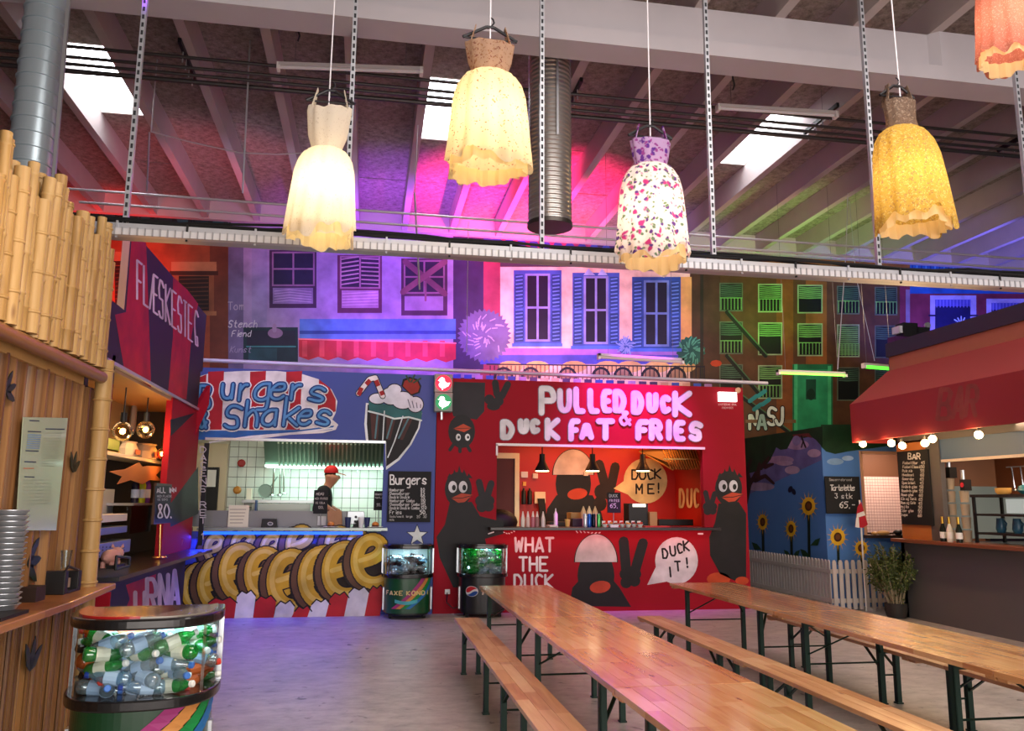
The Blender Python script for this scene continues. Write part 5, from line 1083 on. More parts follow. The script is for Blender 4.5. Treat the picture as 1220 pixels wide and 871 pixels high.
MB().prism([(BX-.02, 4.5, 3.93), (BX-.75, 4.5, 3.35), (BX-.75, 4.5, 3.32), (BX-.02, 4.5, 3.9)], (0, 7.55, 0)).build('awning_top', M('awning_red', 'b84a44', .7), br)
MB().box((BX-.77, 4.5, 2.73), (BX-.75, 12.02, 3.35)).build('awning_valance', M('awning_dark', '982c28', .7), br)
MB().prism([(BX-.02, 12.03, 3.92), (BX-.75, 12.03, 3.34), (BX-.75, 12.03, 2.73), (BX-.02, 12.03, 2.73)], (0, .02, 0)).build('awning_side', M('awning_dark', '982c28'), br)
q = Paint(onX(BX-.77, -1), lay=1)
for ch, x0, x1, y0, y1 in (('B', 1117, 1131, 464, 499), ('A', 1135, 1146, 462, 497), ('R', 1150, 1162, 460, 495)): q.letter(ch, x0, y0, x1, y1, 5.5, 'a04c38', slant=.12, sm=0)
q.build('awning_lettering', br, 'faded lettering BAR')
bc = at(1092, 608, X=BX-.04); mbd = thing('menu_board', 'tall black chalkboard headed BAR on the orange bar panel', 'menu board', bc)
a, b_ = at(1074, 618, X=BX-.03), at(1105, 537, X=BX-.03)
MB().box((BX-.03, b_.y, at(1105, 626, X=BX-.03).z), (BX-.005, a.y, at(1073, 538, X=BX-.03).z)).build('board', CHALKB, mbd)
q = Paint(onX(BX-.031, -1)); q.text('BAR', 1082, 540, 7, 'f0f0f0', w=1.1)
items = ['Fadoel Stor', 'Fadoel Classic', 'Pale Ale', 'Hvedeoel', 'Somersby', 'Specialoel', 'Hvidvin glas', 'Roedvin glas', 'Rose glas', 'Gin og Tonic', 'Rom og Cola', 'Mojito', 'Cider glas', 'Snaps']
for k, s_ in enumerate(items): q.text(s_, 1076+k*.3, 550+k*4.75, 3, 'dcd8d0', w=.55, adv=.6, cw=.5, dy=.0); q.text(str(45+5*(k % 5)), 1098+k*.25, 549.6+k*4.85, 3.4, 'e0dcd4', w=.6)
q.build('lettering', mbd, 'white chalk lettering')
BULB = M('bulb_warm', 'fff0d0', .3, emit=45, ecol='ffd490')
for i, (x, y) in enumerate(((1028, 529), (1062, 528), (1075, 531), (1102, 528), (1111, 523), (1166, 518))):
    c = at(x, y, X=BX-.68); t = thing('festoon_bulb', '%s glowing bulb from the left under the red awning' % ['first', 'second', 'third', 'fourth', 'fifth', 'sixth'][i], 'bulb', c, 'festoon bulbs under the awning')
    MB().ball(c, .052, 12).build('bulb', BULB, t, smooth=True); MB().cyl(c+Vector((0, 0, .035)), c+Vector((0, 0, .11)), .018, 8).build('socket', BLACK, t)
    light('POINT', 'festoon_light', c+Vector((-.09, 0, 0)), 10, 'ffcf90', size=.04)
o = MB().tube([(BX-.68, 12.0, 2.8), (BX-.68, 10.5, 2.76), (BX-.68, 9.0, 2.79), (BX-.68, 6.0, 2.78)], .008, 5).build('festoon_cable', BLACK); tag(o, 'black cable with bulbs strung along the lower edge of the red awning', 'cable')
# bottles, cup towers, display case on the bar
for i, (y, c_, n_) in enumerate(((1124, '18201a', 'dark green champagne bottle with gold neck nearest the grey post'), (1132, 'd8d4c8', 'white champagne bottle between two dark ones'), (1143, '1c241c', 'dark champagne bottle with yellow neck beside the cup tower'))):
    c = at(y, 640, X=BX-.1); c.z = 1.22; t = thing('champagne_bottle', n_, 'bottle', c)
    MB().lathe(c, [(.042, 0), (.044, .02), (.044, .17), (.02, .25), (.016, .3)], 14).build('glass', M('c'+c_, c_, .15), t, smooth=True)
    MB().lathe(c+Vector((0, 0, .26)), [(.021, 0), (.018, .08), (.019, .1)], 10).build('foil', M('foil', 'c8a040', .3, .8), t, smooth=True); MB().lathe(c+Vector((0, 0, .05)), [(.0455, 0), (.0455, .09)], 14).build('paper_label', WHITE, t)
for i, (x, y0, lb) in enumerate(((1137, 578, 'taller leaning tower of beige cups on the bar'), (1153, 590, 'tower of grey beige cups with red badge holder on the bar'))):
    c = at(x, 640, X=BX+.2); c.z = 1.22; top = at(x, y0, X=BX+.2).z; t = thing('cup_tower', lb, 'cups', c)
    k = 0; z = 1.22
    while z < top: MB().lathe((c.x, c.y, z), [(.055, 0), (.066, .16), (.069, .165)], 14).build('cup', M('cup_beige', 'a89884', .6), t, smooth=True); z += .19
    MB().cyl((c.x, c.y, z), (c.x, c.y, z+.28), .03, 10).build('dispenser_tube', STEEL, t)
    MB().box((c.x-.06, c.y-.09, z-.02), (c.x+.06, c.y+.0, z+.14)).build('dispenser_back', BLACK, t)
    if i: MB().lathe((c.x-.062, c.y-.05, z+.06), [(.035, 0), (.035, .006)], 14, (-1, 0, 0)).build('red_badge', M('badge_red', 'c83040', .4), t)
dc = thing('display_case', 'black framed display case with crockery on the bar counter', 'display case', (BX+.45, 9.4, 1.22)); Y1 = at(1163, 600, X=BX+.2).y
for y in (Y1, Y1-1.15, Y1-2.3):
    for x in (BX+.15, BX+.6): MB().box((x, y-.02, 1.22), (x+.03, y+.02, 1.88)).build('post', BLACK, dc)
MB().box((BX+.13, Y1-2.4, 1.86), (BX+.65, Y1+.03, 1.9)).build('top_shelf', BLACK, dc); MB().box((BX+.15, Y1-2.4, 1.34), (BX+.65, Y1, 1.37)).build('lower_shelf', BLACK, dc); MB().box((BX+.15, Y1-2.4, 1.60), (BX+.5, Y1, 1.63)).build('middle_shelf', BLACK, dc)
MB().box((BX+.6, Y1-2.3, 1.64), (BX+.62, Y1-.1, 1.84)).build('lit_panel', M('case_light', 'd8e0d8', .4, emit=.5), dc)
q = 0
for (dy, z, c_, nm_, lb, ct, sh_) in ((.25, 1.37, '2c5870', 'blue_jug', 'blue jug on the lower shelf of the display case, left one', 'jug', 'jug'), (.55, 1.37, '2c5870', 'blue_jug', 'blue jug on the lower shelf of the display case, right one', 'jug', 'jug'),
  (.35, 1.9, 'e0b060', 'yellow_pot', 'round yellow pot on top of the display case', 'pot', 'pot'), (.75, 1.9, '2c7888', 'teal_teapot', 'teal teapot on top of the display case', 'teapot', 'tea'), (1.35, 1.9, '4a8c94', 'teal_bowl', 'teal bowl on top of the display case at the right edge', 'bowl', 'pot'), (1.1, 1.9, 'd8d0b8', 'cream_cup', 'cream cup between teapot and teal bowl', 'cup', 'jug'),
  (1.3, 1.37, 'e8e0c0', 'cake_plate', 'plate of pale pastries on the lower shelf', 'food', 'plate')):
    c = Vector((BX+.36, Y1-dy, z)); mt_ = M('c'+c_, c_, .3)
    if sh_ == 'jug': o = MB().lathe(c, [(.05, 0), (.07, .05), (.06, .13), (.05, .2), (.055, .2)], 14).tube([c+Vector((0, -.06, .17)), c+Vector((0, -.11, .13)), c+Vector((0, -.07, .06))], .01, 6)
    elif sh_ == 'pot': o = MB().lathe(c, [(.07, 0), (.1, .03), (.105, .09), (.095, .09), (.06, .01)], 16)
    elif sh_ == 'tea': o = MB().lathe(c, [(.05, 0), (.1, .05), (.08, .11), (.02, .13), (.015, .15)], 16).tube([c+Vector((0, -.08, .05)), c+Vector((0, -.15, .1))], .014, 6)
    else:
        o = MB().lathe(c, [(.1, 0), (.18, .02), (.17, .02), (.02, .005)], 18)
        for k in range(7): o.ball(c+Vector((.08*math.cos(k), .1*math.sin(k), .04)), .04, 7, .6)
    o = o.build(nm_, mt_, smooth=True); tag(o, lb, ct)
for k in range(6):
    c = Vector((BX+.75, Y1-.1-k*.16, 2.3)); o = MB().cyl(c, c-Vector((0, .02, .3)), .012, 6).ball(c-Vector((0, .02, .33)), .03, 8, .6).build('hanging_utensil', CHROME); tag(o, '%s steel utensil hanging behind the display case, from the left' % ['first', 'second', 'third', 'fourth', 'fifth', 'sixth'][k], 'utensil', 'utensils hanging in the bar')
o = MB().cyl((BX+.75, Y1, 2.3), (BX+.75, Y1-1.8, 2.3), .01, 6).build('utensil_bar', STEEL); tag(o, 'thin steel bar carrying utensils in the bar', 'rail')
light('AREA', 'bar_inside_light', (BX+.9, 9.6, 2.85), 70, 'ffd8b0', (BX+1.0, 9.4, 1), 2, .6); light('AREA', 'bar_back_light', (BX+1.8, 9.4, 2.8), 60, 'e8fff0', (BX+2.0, 9.4, 1), 2, .3)
# clutter on the bar roof
for (x0, x1, y0, y1, c_, lb, nm_, ct) in ((1058, 1076, 404, 418, '4c1c58', 'purple box at the front corner of the bar roof', 'purple_box', 'box'), (1068, 1084, 388, 404, '141418', 'black camera box on the corner of the bar roof', 'camera_box', 'box'), (1084, 1098, 393, 402, '1c1c20', 'small black case on the bar roof edge', 'black_case', 'box'), (1063, 1066, 391, 399, 'd0d0d8', 'tiny white tag at the left of the roof clutter', 'white_tag', 'tag')):
    a = at(x0, y1, Y=12.1); b_ = at(x1, y0, Y=12.1); z0 = min(a.z, 4.3) if 'purple' not in nm_ else a.z
    o = MB().box((a.x, 11.9, max(4.2, a.z) if 'purple' not in nm_ else a.z), (b_.x, 12.1, b_.z)).build(nm_, M('c'+c_, c_, .5)); tag(o, lb, ct)
o = MB().lathe(at(1104, 388, Y=12), [(.035, 0), (.05, 0), (.05, .04), (.035, .04)], 16, (0, -1, 0)).build('ring_lens', STEEL); tag(o, 'small ring shaped spotlight on the bar roof edge', 'spotlight')
# ================================================================== TABLES AND BENCHES
def bench_set(kind, x0, x1, y0, y1, z, label, n, M_, th, group, proto={}):
    w_ = x1-x0; L = y1-y0; key = (kind, round(w_, 2), round(L, 2))
    loc = Vector(((x0+x1)/2, (y0+y1)/2, 0))
    if key in proto:
        return dup(proto[key], loc, label)
    t = thing(kind, label, 'table' if 'table' in kind else 'bench', (0, 0, 0), group)
    pw = w_/n; pl = None
    for i in range(n):
        if pl is None:
            pl = MB().box((-pw/2+.0006, -L/2+.004, -th), (pw/2-.0006, L/2-.004, 0)).build('plank', M_, bevel=.0015); o = pl
        else: o = dup(pl)
        o.parent = t; o.location = (-w_/2+pw*(i+.5), 0, z-random.uniform(0, .0008))
    zt = z-th
    for s in (-1, 1): MB().box((-w_/2+.02, s*(L/2-.05)-.04, zt-.025), (w_/2-.02, s*(L/2-.05)+.04, zt)).build('batten', M_, t)
    yi = L/2-(.42 if 'table' in kind else .45); zt -= .0
    for s in (-1, 1):
        Y = s*yi
        for q in (-1, 1):
            X = q*(w_/2-.06)
            lg = MB().box((X-.022, Y-.022, 0), (X+.022, Y-.012, zt)).box((X-.022*1, Y-.022, 0), (X-.012, Y+.022, zt)).build('leg', DGREEN, t)
            MB().box((X-.03, Y-.03, 0), (X+.03, Y+.03, .012)).build('foot', DGREEN, lg)
            MB().bar((X, Y, zt*.62), (q*.06, Y-s*zt*.55, zt-.01), .022, .012).build('brace', DGREEN, lg)
        MB().box((-w_/2+.06, Y-.015, zt-.04), (w_/2-.06, Y+.015, zt-.012)).build('top_rail', DGREEN, t)
        MB().cyl((-w_/2+.06, Y, zt*.52), (w_/2-.06, Y, zt*.52), .008, 6).build('cross_bar', DGREEN, t)
        if 'table' in kind and False: pass
    MB().box((-w_/2+.1, -.03, zt-.025), (w_/2-.1, .03, zt)).build('centre_rail', DGREEN, t)
    t.location = loc; proto[key] = t
    return t
TZ_, BZ_ = .77, .5
tg, bg = 'long wooden tables in the hall', 'wooden benches in the hall'
bench_set('beer_table', 1.34, 2.16, 7.13, 9.82, TZ_, 'wooden table at the far end of the left table row', 9, WOOD, .035, tg)
bench_set('beer_table', 1.34, 2.16, 4.44, 7.13, TZ_, 'wooden table in the middle of the left table row', 9, WOOD, .035, tg)
bench_set('beer_table', 1.34, 2.16, 1.75, 4.44, TZ_-.004, 'nearest wooden table of the left row, cut by the lower frame edge', 9, WOOD, .035, tg)
bench_set('beer_table', 3.74, 4.56, 7.24, 9.93, TZ_, 'wooden table at the far end of the right table row', 9, WOOD, .035, tg)
bench_set('beer_table', 3.74, 4.56, 4.55, 7.24, TZ_, 'second wooden table of the right row, running to the right frame edge', 9, WOOD, .035, tg)
bench_set('beer_table', 3.74, 4.56, 1.86, 4.55, TZ_, 'nearest wooden table of the right row, in the lower right corner', 9, WOOD, .035, tg)
bench_set('beer_bench', .98, 1.25, 6.66, 9.16, BZ_, 'far wooden bench left of the left table row', 3, BWOOD, .03, bg)
bench_set('beer_bench', .98, 1.25, 4.16, 6.66, BZ_, 'near wooden bench left of the left table row', 3, BWOOD, .03, bg)
bench_set('beer_bench', 3.02, 3.29, 6.55, 9.05, BZ_, 'far wooden bench between the two table rows', 3, BWOOD, .03, bg)
bench_set('beer_bench', 3.02, 3.29, 4.05, 6.55, BZ_, 'near wooden bench between the two table rows', 3, BWOOD, .03, bg)
bench_set('beer_bench', 4.53, 4.80, 6.5, 9.0, BZ_, 'far wooden bench behind the right table row', 3, BWOOD, .03, bg)
bench_set('beer_bench', 4.53, 4.80, 4.0, 6.5, BZ_, 'near wooden bench behind the right table row', 3, BWOOD, .03, bg)

# ================================================================== RECYCLING BINS
def dshape(w_, d, n=40):
    """bowed front, flat back; centre at origin, front towards -y"""
    P = []
    for i in range(n+1):
        t_ = math.pi*i/n; c, s_ = math.cos(t_), math.sin(t_)
        P.append((-w_/2*math.copysign(abs(c)**.75, c), -d*(abs(s_)**.8)+d*.25))
    P += [(w_/2*.98, d*.55), (-w_/2*.98, d*.55)]
    return P
def bin_(loc, rz, w_, d, label, kind):
    t = thing('recycling_bin', label, 'recycling bin', (0, 0, 0), 'clear topped bottle recycling bins')
    S = dshape(w_, d); pr = lambda k, z0, z1: MB().prism([(x*k, y*k, z0) for x, y in S], (0, 0, z1-z0))
    base = {'green': '0c3c20', 'farg': '0c4a28', 'black': '16181a'}[kind]
    pr(.90, .0 if 0 else .09, .62).build('lower_body', M('bin'+base, base, .3, coat=.4), t)
    pr(.82, .06, .09).build('plinth', BLACK, t)
    for x in (-w_*.32, w_*.32):
        for y in (-d*.25, d*.3): MB().cyl((x-.02, y, .035), (x+.02, y, .035), .035, 10).build('castor', BLACK, t)
    pr(1.0, .60, .66).build('middle_rim', M('rim_black', '0e0e10', .25, coat=.5), t, bevel=.01)
    # clear window: shell only along the bowed front
    s = MB(); n = len(S)-2
    for i in range(n-1): (x0, y0), (x1, y1) = S[i], S[i+1]; s.add([(x0*.95, y0*.95, .66), (x1*.95, y1*.95, .66), (x1*.95, y1*.95, 1.03), (x0*.95, y0*.95, 1.03)], [(0, 1, 2, 3)])
    cw_ = s.build('clear_window', WIN, t, smooth=True)
    for i in (0, n-1): x, y = S[i]; MB().box((x*.97-.012, y-.015, .66), (x*.97+.012, y+.02, 1.03)).build('window_post', STEEL, cw_)
    MB().box((-w_*.47, d*.5, .66), (w_*.47, d*.54, 1.03)).build('back_panel', M('bin_back', '9aa8a4', .4), t)
    ld = pr(1.0, 1.03, 1.09).build('lid', MATS['rim_black'], t, bevel=.012)
    pts = [(x*.9, y*.9, 1.09) for x, y in S]; L_ = [p_ for p_ in pts if p_[0] <= 0.02]; R_ = [p_ for p_ in pts if p_[0] >= -.02]
    MB().prism(L_, (0, 0, .012)).build('lid_flap', M('flap_red' if kind == 'green' else 'flap_black', 'a81c20' if kind == 'green' else '18181a', .25, coat=.5), ld); MB().prism(R_, (0, 0, .008)).build('lid_flap', M('flap_clear' if kind == 'green' else 'flap_black', '8c8478' if kind == 'green' else '18181a', .2, coat=.5), ld)
    # painted decor on the bowed lower body
    arc = []; L = 0
    Sx = [(x*.90, y*.90) for x, y in S[:-2]]
    for i in range(len(Sx)):
        if i: L += math.hypot(Sx[i][0]-Sx[i-1][0], Sx[i][1]-Sx[i-1][1])
        arc.append(L)
    def surf(u, v):   # u 0..1 along the bow, v metres above the floor
        a = max(0, min(.9999, u))*L
        for i in range(1, len(arc)):
            if a <= arc[i]: break
        k = (a-arc[i-1])/(arc[i]-arc[i-1]); (x0, y0), (x1, y1) = Sx[i-1], Sx[i]; nn = Vector((y1-y0, -(x1-x0), 0)).normalized()
        if nn.y > 0 and i not in (1, len(arc)-1): nn = -nn
        if (i == 1 and nn.x > 0) or (i == len(arc)-1 and nn.x < 0): nn = -nn
        return Vector((x0+(x1-x0)*k, y0+(y1-y0)*k, v)), nn
    if kind in ('green', 'farg'):
        q = Paint(surf, eps=.007)
        q.l = 1
        for j, c_ in enumerate(('b03c80', 'e09850', '20984c', '2c7cc0')):
            P = []
            for k in range(13):
                s_ = k/12; v = .60-.44*s_; u = .60+.085*j+.02-.34*s_-.12*s_*s_ if kind == 'green' else .66+.06*j-.25*s_-.12*s_*s_
                P.append((u, v))
            wd = .085 if kind == 'green' else .06
            for a, b_ in zip(P, P[1:]): q.poly([a, (a[0]+wd, a[1]), (b_[0]+wd*.9, b_[1]), b_], c_, True)
        q.l += 1
        if kind == 'farg':
            for k in range(9): u = .34+k*.03; q.poly([(u, .30-.03*math.sin(k*.35)), (u+.03, .30-.03*math.sin((k+1)*.35)), (u+.03, .25-.03*math.sin((k+1)*.35)), (u, .25-.03*math.sin(k*.35))], '50b8c0', True)
            q.l += 1
        q.build('rainbow_stripes', t, 'rainbow coloured stripes')
        q = Paint(lambda a, b_: surf(a, .44-b_), eps=.007, lay=2)
        if kind == 'farg':
            u = .21
            for ch in 'FAXE KONDI':
                if ch == ' ': u += .03; continue
                for st in glyph(ch):
                    q.stroke([(u+a*.040, .02+b_*.06) for a, b_ in st], .014, 'f0d890', True, caps=False)
                    q.stroke([(u+a*.040, .02+b_*.06) for a, b_ in st], .011, 'f0d890', True, caps=False)
                u += .06 if ch not in 'I' else .045
            q.build('lettering', t, 'pale yellow lettering')
    else:
        q = Paint(surf, eps=.003, lay=1); cu, cv, ru, rv = .33, .40, .085, .078
        def seg(f0, f1, c_):
            g_ = lambda x, f_: (cu+ru*x, cv+rv*min(math.sqrt(max(0, 1.0001-x*x)), max(-math.sqrt(max(0, 1.0001-x*x)), f_(x))))
            for k in range(20):
                x0, x1 = -1+k/10, -1+(k+1)/10; q.poly([g_(x0, f1), g_(x1, f1), g_(x1, f0), g_(x0, f0)], c_, True)
            q.l += .5
        seg(lambda x: -2, lambda x: 2, 'e8e8ec'); ru *= .92; rv *= .92
        wv = lambda x: .38*math.sin(x*2.4)+.12
        seg(wv, lambda x: 2, 'c8202c'); seg(lambda x: -2, lambda x: wv(x)-.42, '1c4ca0')
        q.build('round_emblem', t, 'round red, white and blue emblem')
        q = Paint(lambda a, b_: surf(a, .5-b_), eps=.002, lay=1); u = .47
        for ch in 'MAX':
            for st in glyph(ch): q.stroke([(u+a*.07+.02*(1-b_), .05+b_*.10) for a, b_ in st], .02, 'd0b8a8', True, caps=False)
            u += .105
        q.build('lettering', t)
    for s_ in (-1, 1): MB().box((s_*w_*.452-.012, -.02, .12), (s_*w_*.452+.012, .06, .45)).build('side_handle', STEEL, t)
    t.location = loc; t.rotation_euler = (0, 0, rz)
    return t
NB = (-1.26, 5.35, 0); 
bin_(NB, R(6), .85, .5, 'nearest recycling bin full of coloured bottles beside the bamboo counter', 'green')
bin_((.66, 12.95, 0), 0, .80, .42, 'green recycling bin with rainbow stripes under the painted star', 'farg')
bin_((1.82, 12.95, 0), 0, .80, .42, 'black recycling bin with round emblem in front of the red wall', 'black')
light('AREA', 'bin_lid_light', (.66, 12.9, 1.02), 7, 'c8f0ff', (.66, 12.9, 0), .5, .2)
light('AREA', 'bin_lid_light', (1.84, 12.9, 1.02), 14, 'c8fff4', (1.84, 12.9, 0), .5, .2)
light('AREA', 'bin_lid_light', (-1.22, 5.3, 1.02), 5, 'd0f4ff', (-1.22, 5.3, 0), .6, .25)
# bottles
CAPC = {'green': 'e8e8e0', 'clear': '3c70c0', 'orange': 'c83020', 'blue': '2040a0', 'dark': 'c02030'}
LABC = {'green': 'd8d8c0', 'clear': '9cb8d4', 'orange': 'd06020', 'blue': 'b8d0e8', 'dark': '1c2c6c'}
def bottle(kind, simple=False):
    t = thing('plastic_bottle', 'empty %s plastic bottle' % kind, 'bottle', (0, 0, 0))
    n = 8 if simple else 12
    MB().lathe((0, 0, -.12), [(.026, 0), (.034, .012), (.034, .05), (.030, .06), (.034, .07), (.034, .14), (.026, .18), (.013, .21), (.013, .225)], n).build('body', BOT[kind], t, smooth=True)
    if not simple:
        MB().lathe((0, 0, .1), [(.016, 0), (.016, .02), (.012, .024)], 10).build('cap', M('cap'+CAPC[kind], CAPC[kind], .4), t)
        MB().lathe((0, 0, -.06), [(.0352, 0), (.0352, .07)], 12).build('wrapper', M('lab'+LABC[kind], LABC[kind], .45), t)
    return t
rnd = random.Random(21)
def fill(center, rz, w_, d, n, z0, z1, simple, kinds, where, grp, sc=1.0, lay=.062, px=.085):
    protos = {}; k = 0; z = z0
    c_, s_ = math.cos(rz), math.sin(rz)
    while z < z1 and k < n:
        y = -d*.52
        while y < d*.42:
            ww = w_*.80*math.sqrt(max(.05, 1-max(0, (-y/d+.05)/.85)**2))
            x = -ww/2+.09*sc
            while x < ww/2-.05*sc and k < n:
                kd = kinds(x/w_, (z-z0)/(z1-z0))
                if kd not in protos: b_ = bottle(kd, simple); protos[kd] = b_
                else: b_ = dup(protos[kd])
                X, Y = x+rnd.uniform(-.02, .02), y+rnd.uniform(-.01, .01)
                b_.location = (center[0]+X*c_-Y*s_, center[1]+X*s_+Y*c_, z+rnd.uniform(-.008, .012))
                b_.rotation_euler = (rnd.uniform(1.15, 1.9), rnd.uniform(-.25, .25), rnd.choice((math.pi/2, -math.pi/2, 1.2, -1.9, .5, 2.2))+rnd.uniform(-.4, .4))
                b_.scale = (sc*1.2, sc*1.2, sc); b_['group'] = grp+', '+kd
                b_['label'] = 'empty %s plastic bottle lying in the pile inside %s' % ({'clear': 'colourless', 'green': 'green', 'orange': 'orange', 'blue': 'light blue', 'dark': 'dark'}[kd], where)
                k += 1; x += px*2.1*sc
            y += px*sc
        z += lay*sc
    return k
def kn(x, h):
    r_ = rnd.random()
    if x > .02 and h > .45: return 'green' if r_ < .75 else 'clear'
    if x < -.2 and h < .75: return 'orange' if r_ < .55 else 'dark' if r_ < .65 else 'clear'
    if x > .05 and h < .35: return 'orange' if r_ < .4 else 'green' if r_ < .7 else 'clear'
    return 'clear' if r_ < .48 else 'blue' if r_ < .6 else 'green' if r_ < .85 else 'orange' if r_ < .93 else 'dark'
fill(NB, R(6), .85, .5, 130, .70, .98, False, kn, 'the nearest bin', 'bottles in the nearest bin')
fill((.66, 12.95), 0, .8, .42, 60, .69, .9, True, lambda x, h: 'dark' if rnd.random() < .45 else 'clear' if rnd.random() < .6 else 'blue', 'the rainbow striped far bin', 'bottles in the rainbow striped bin')
fill((1.82, 12.95), 0, .8, .42, 170, .69, .99, True, lambda x, h: 'green' if x < -.05 or rnd.random() < .3 else 'clear' if rnd.random() < .75 else 'blue', 'the black far bin', 'bottles in the black bin', sc=.8)
o = MB().box(at(530, 708, Y=13.28), at(536, 702, Y=13.3)).build('wall_socket', WHITE); tag(o, 'white wall socket between the two far bins', 'socket')
o = MB().tube([at(533, 706, Y=13.24), at(532, 718, Y=13.2), at(540, 725, Y=13.15), at(548, 722, Y=13.15)], .008, 5).build('power_cable', BLACK); tag(o, 'black power cable running from the wall socket to the black bin', 'cable')

# ================================================================== RED AND BLACK STALL (left)
ls = thing('roast_stall', 'red and black striped stall with tall slanted sign at the left', 'food stall', (-3.4, 10.8, 0))
SX = -2.6; BKP = M('black_paint', '17141a', .55)
MB().box((SX-.12, 8.45, 3.12), (SX, 13.05, 3.72)).build('fascia', BKP, ls)
MB().box((SX-.05, 8.98, 3.72), (SX, 13.2, 4.62)).build('sign_board', BKP, ls)
MB().box((SX-.07, 8.955, 3.72), (SX+.0, 8.98, 4.64)).build('board_edge', M('raw_edge', 'd0a088', .6), ls)
MB().box((SX-.08, 11.42, 1.02), (SX, 13.25, 3.14)).build('side_panel', REDP, ls)
MB().box((SX-.08, 8.4, 0), (SX, 12.95, .98)).build('counter_front', BKP, ls)
MB().prism([(SX-.5, 8.3, .98), (-2.28, 8.45, .98), (-2.24, 13.0, .98), (SX-.5, 13.0, .98)], (0, 0, .04)).build('counter_top', M('counter_black', '1e1c1e', .3, coat=.2), ls)
MB().box((SX-.08, 8.74, .98), (SX+.0, 8.84, 3.2)).build('black_post', BKP, ls); MB().box((SX-.1, 8.70, 1.6), (SX+.01, 8.80, 2.9)).build('red_post', REDP, ls)
MB().box((-4.6, 8.4, 3.05), (SX-.02, 13.0, 3.12)).build('soffit', M('soffit_wood', 'b48a5c', .4), ls)
MB().box((SX-.04, 8.5, 3.09), (SX+.03, 13.0, 3.125)).build('steel_edge', STEEL, ls)
MB().box((-4.7, 8.4, 0), (-4.6, 13.1, 3.1)).box((-4.7, 13.0, 0), (SX-.05, 13.1, 3.1)).box((-4.7, 8.3, 0), (SX-.1, 8.4, 3.1)).build('inner_shell', M('inner_dark', '2a2220', .6), ls)
fL = onX(SX, 1)
q = Paint(fL, lay=1)
for pts in ([(158, 270), (174, 290), (178, 400), (180, 462), (148, 440), (137, 375), (150, 372)], [(206, 330), (223, 345), (236, 362), (228, 400), (222, 476), (200, 470), (206, 400)]): q.poly(pts, 'c01c24')
q.build('painted_stripes', ls, 'red stripes on black')
q = Paint(onX(SX, 1), lay=4)
txt = 'FLÆSKESTEG'; xs = [163, 171, 178, 189, 197, 204.5, 211.5, 218.5, 224, 231, 238]
ytop = lambda x: 310+(x-163)*.86; ybot = lambda x: 356+(x-163)*.78
for i, ch in enumerate(txt):
    x0, x1 = xs[i], xs[i+1]-2.2+(.6 if ch == 'Æ' else 0)
    for st in glyph(ch):
        P = [(x0+(x1-x0)*a, ytop(x0+(x1-x0)*a)*(1-b_)+ybot(x0+(x1-x0)*a)*b_) for a, b_ in st]; q.stroke(P, 2.5-i*.08, 'e8d8e8', True)
q.build('sign_lettering', ls, 'white lettering FLÆSKESTEG')
q = Paint(fL, lay=2)   # panel: black diagonal
q.poly([(203, 600), (236, 556), (236, 612), (203, 628)], '17141a'); q.poly([(203, 500), (232, 492), (203, 520)], '17141a'); q.build('painted_stripes', ls)
MB().prism([(SX, 13.0, 3.14), (SX+.14, 13.15, 3.5), (SX+.14, 13.15, 3.2), (SX, 13.0, 2.7)], (-.06, .02, 0)).build('side_fin', REDP, ls)
q = Paint(fL, lay=1)
for pts in ([(146, 735), (160, 700), (176, 690), (170, 735)], [(150, 697), (186, 684), (180, 735), (160, 735)],): q.poly(pts, 'c01c24')
q.poly([(228, 668), (244, 658), (240, 700)], 'b81c50')
for ch, x0, x1, y0, y1 in (('U', 161, 172, 706, 735), ('R', 175, 186, 690, 730), ('N', 190, 200, 685, 727), ('A', 203, 213, 680, 724)): q.letter(ch, x0, y0, x1, y1, 5, 'd8c8c4', sm=0)
q.build('front_lettering', ls, 'pale stripes and lettering URNA')
MB().prism([(-3.3, 8.28, .0), (-2.3, 8.28, 0), (-2.3, 8.28, .9), (-3.3, 8.28, .9)], (0, .02, 0)).build('front_end', REDP, ls)
# chalkboard on edge
kb = thing('menu_board', 'narrow black chalkboard with vertical lettering at the end of the red stall', 'menu board', (SX+.12, 12.95, 1.2))
a, b_ = at(235, 650, Y=12.7), at(249, 528, Y=12.7); MB().box((a.x, 12.7, a.z), (b_.x, 12.74, b_.z)).build('board', CHALKB, kb)
q = Paint(onY(12.699))
for k, ch in enumerate('DAGENS RET 1'):
    if ch != ' ': q.letter(ch, 238.5, 532+k*9.4, 245.5, 539+k*9.4, 1.1, 'c8c4c8', sm=0)
q.build('lettering', kb, 'white chalk lettering')
# interior goods
IX = -3.15
SHZ = at(200, 551, X=-3.0).z+.004
def ibox(x0, y0, x1, y1, X, c_, nm_, lb, ct, d=.15, **k):
    a, b_ = at(x0, y1, X=X), at(x1, y0, X=X)
    if y1 == 550: a.z = SHZ
    if nm_ == 'green_tub': a.z = at(124, 537, X=-3.05).z+.006
    if nm_ == 'goods_shelf': a.z = SHZ-.05; b_.z = SHZ-.004
    o = MB().box((X-d, a.y, a.z), (X, b_.y, b_.z)).build(nm_, M('c'+c_, c_, .45), bevel=.006); tag(o, lb, ct); return o
ibox(118, 551, 200, 556, -3.0, 'c8c4b4', 'goods_shelf', 'pale shelf with tubs and bags inside the red stall', 'shelf', .35)
ibox(116, 475, 158, 530, -3.4, '8c7c60', 'roller_blind', 'beige roller blind behind the hanging bulbs', 'blind', .03)
ibox(126, 525, 143, 536, -3.05, '6c9430', 'green_tub', 'green and yellow tub on top of the salad tub', 'tub'); ibox(124, 537, 143, 550, -3.05, 'd8b468', 'salad_tub', 'cream salad tub on the shelf in the red stall', 'tub')
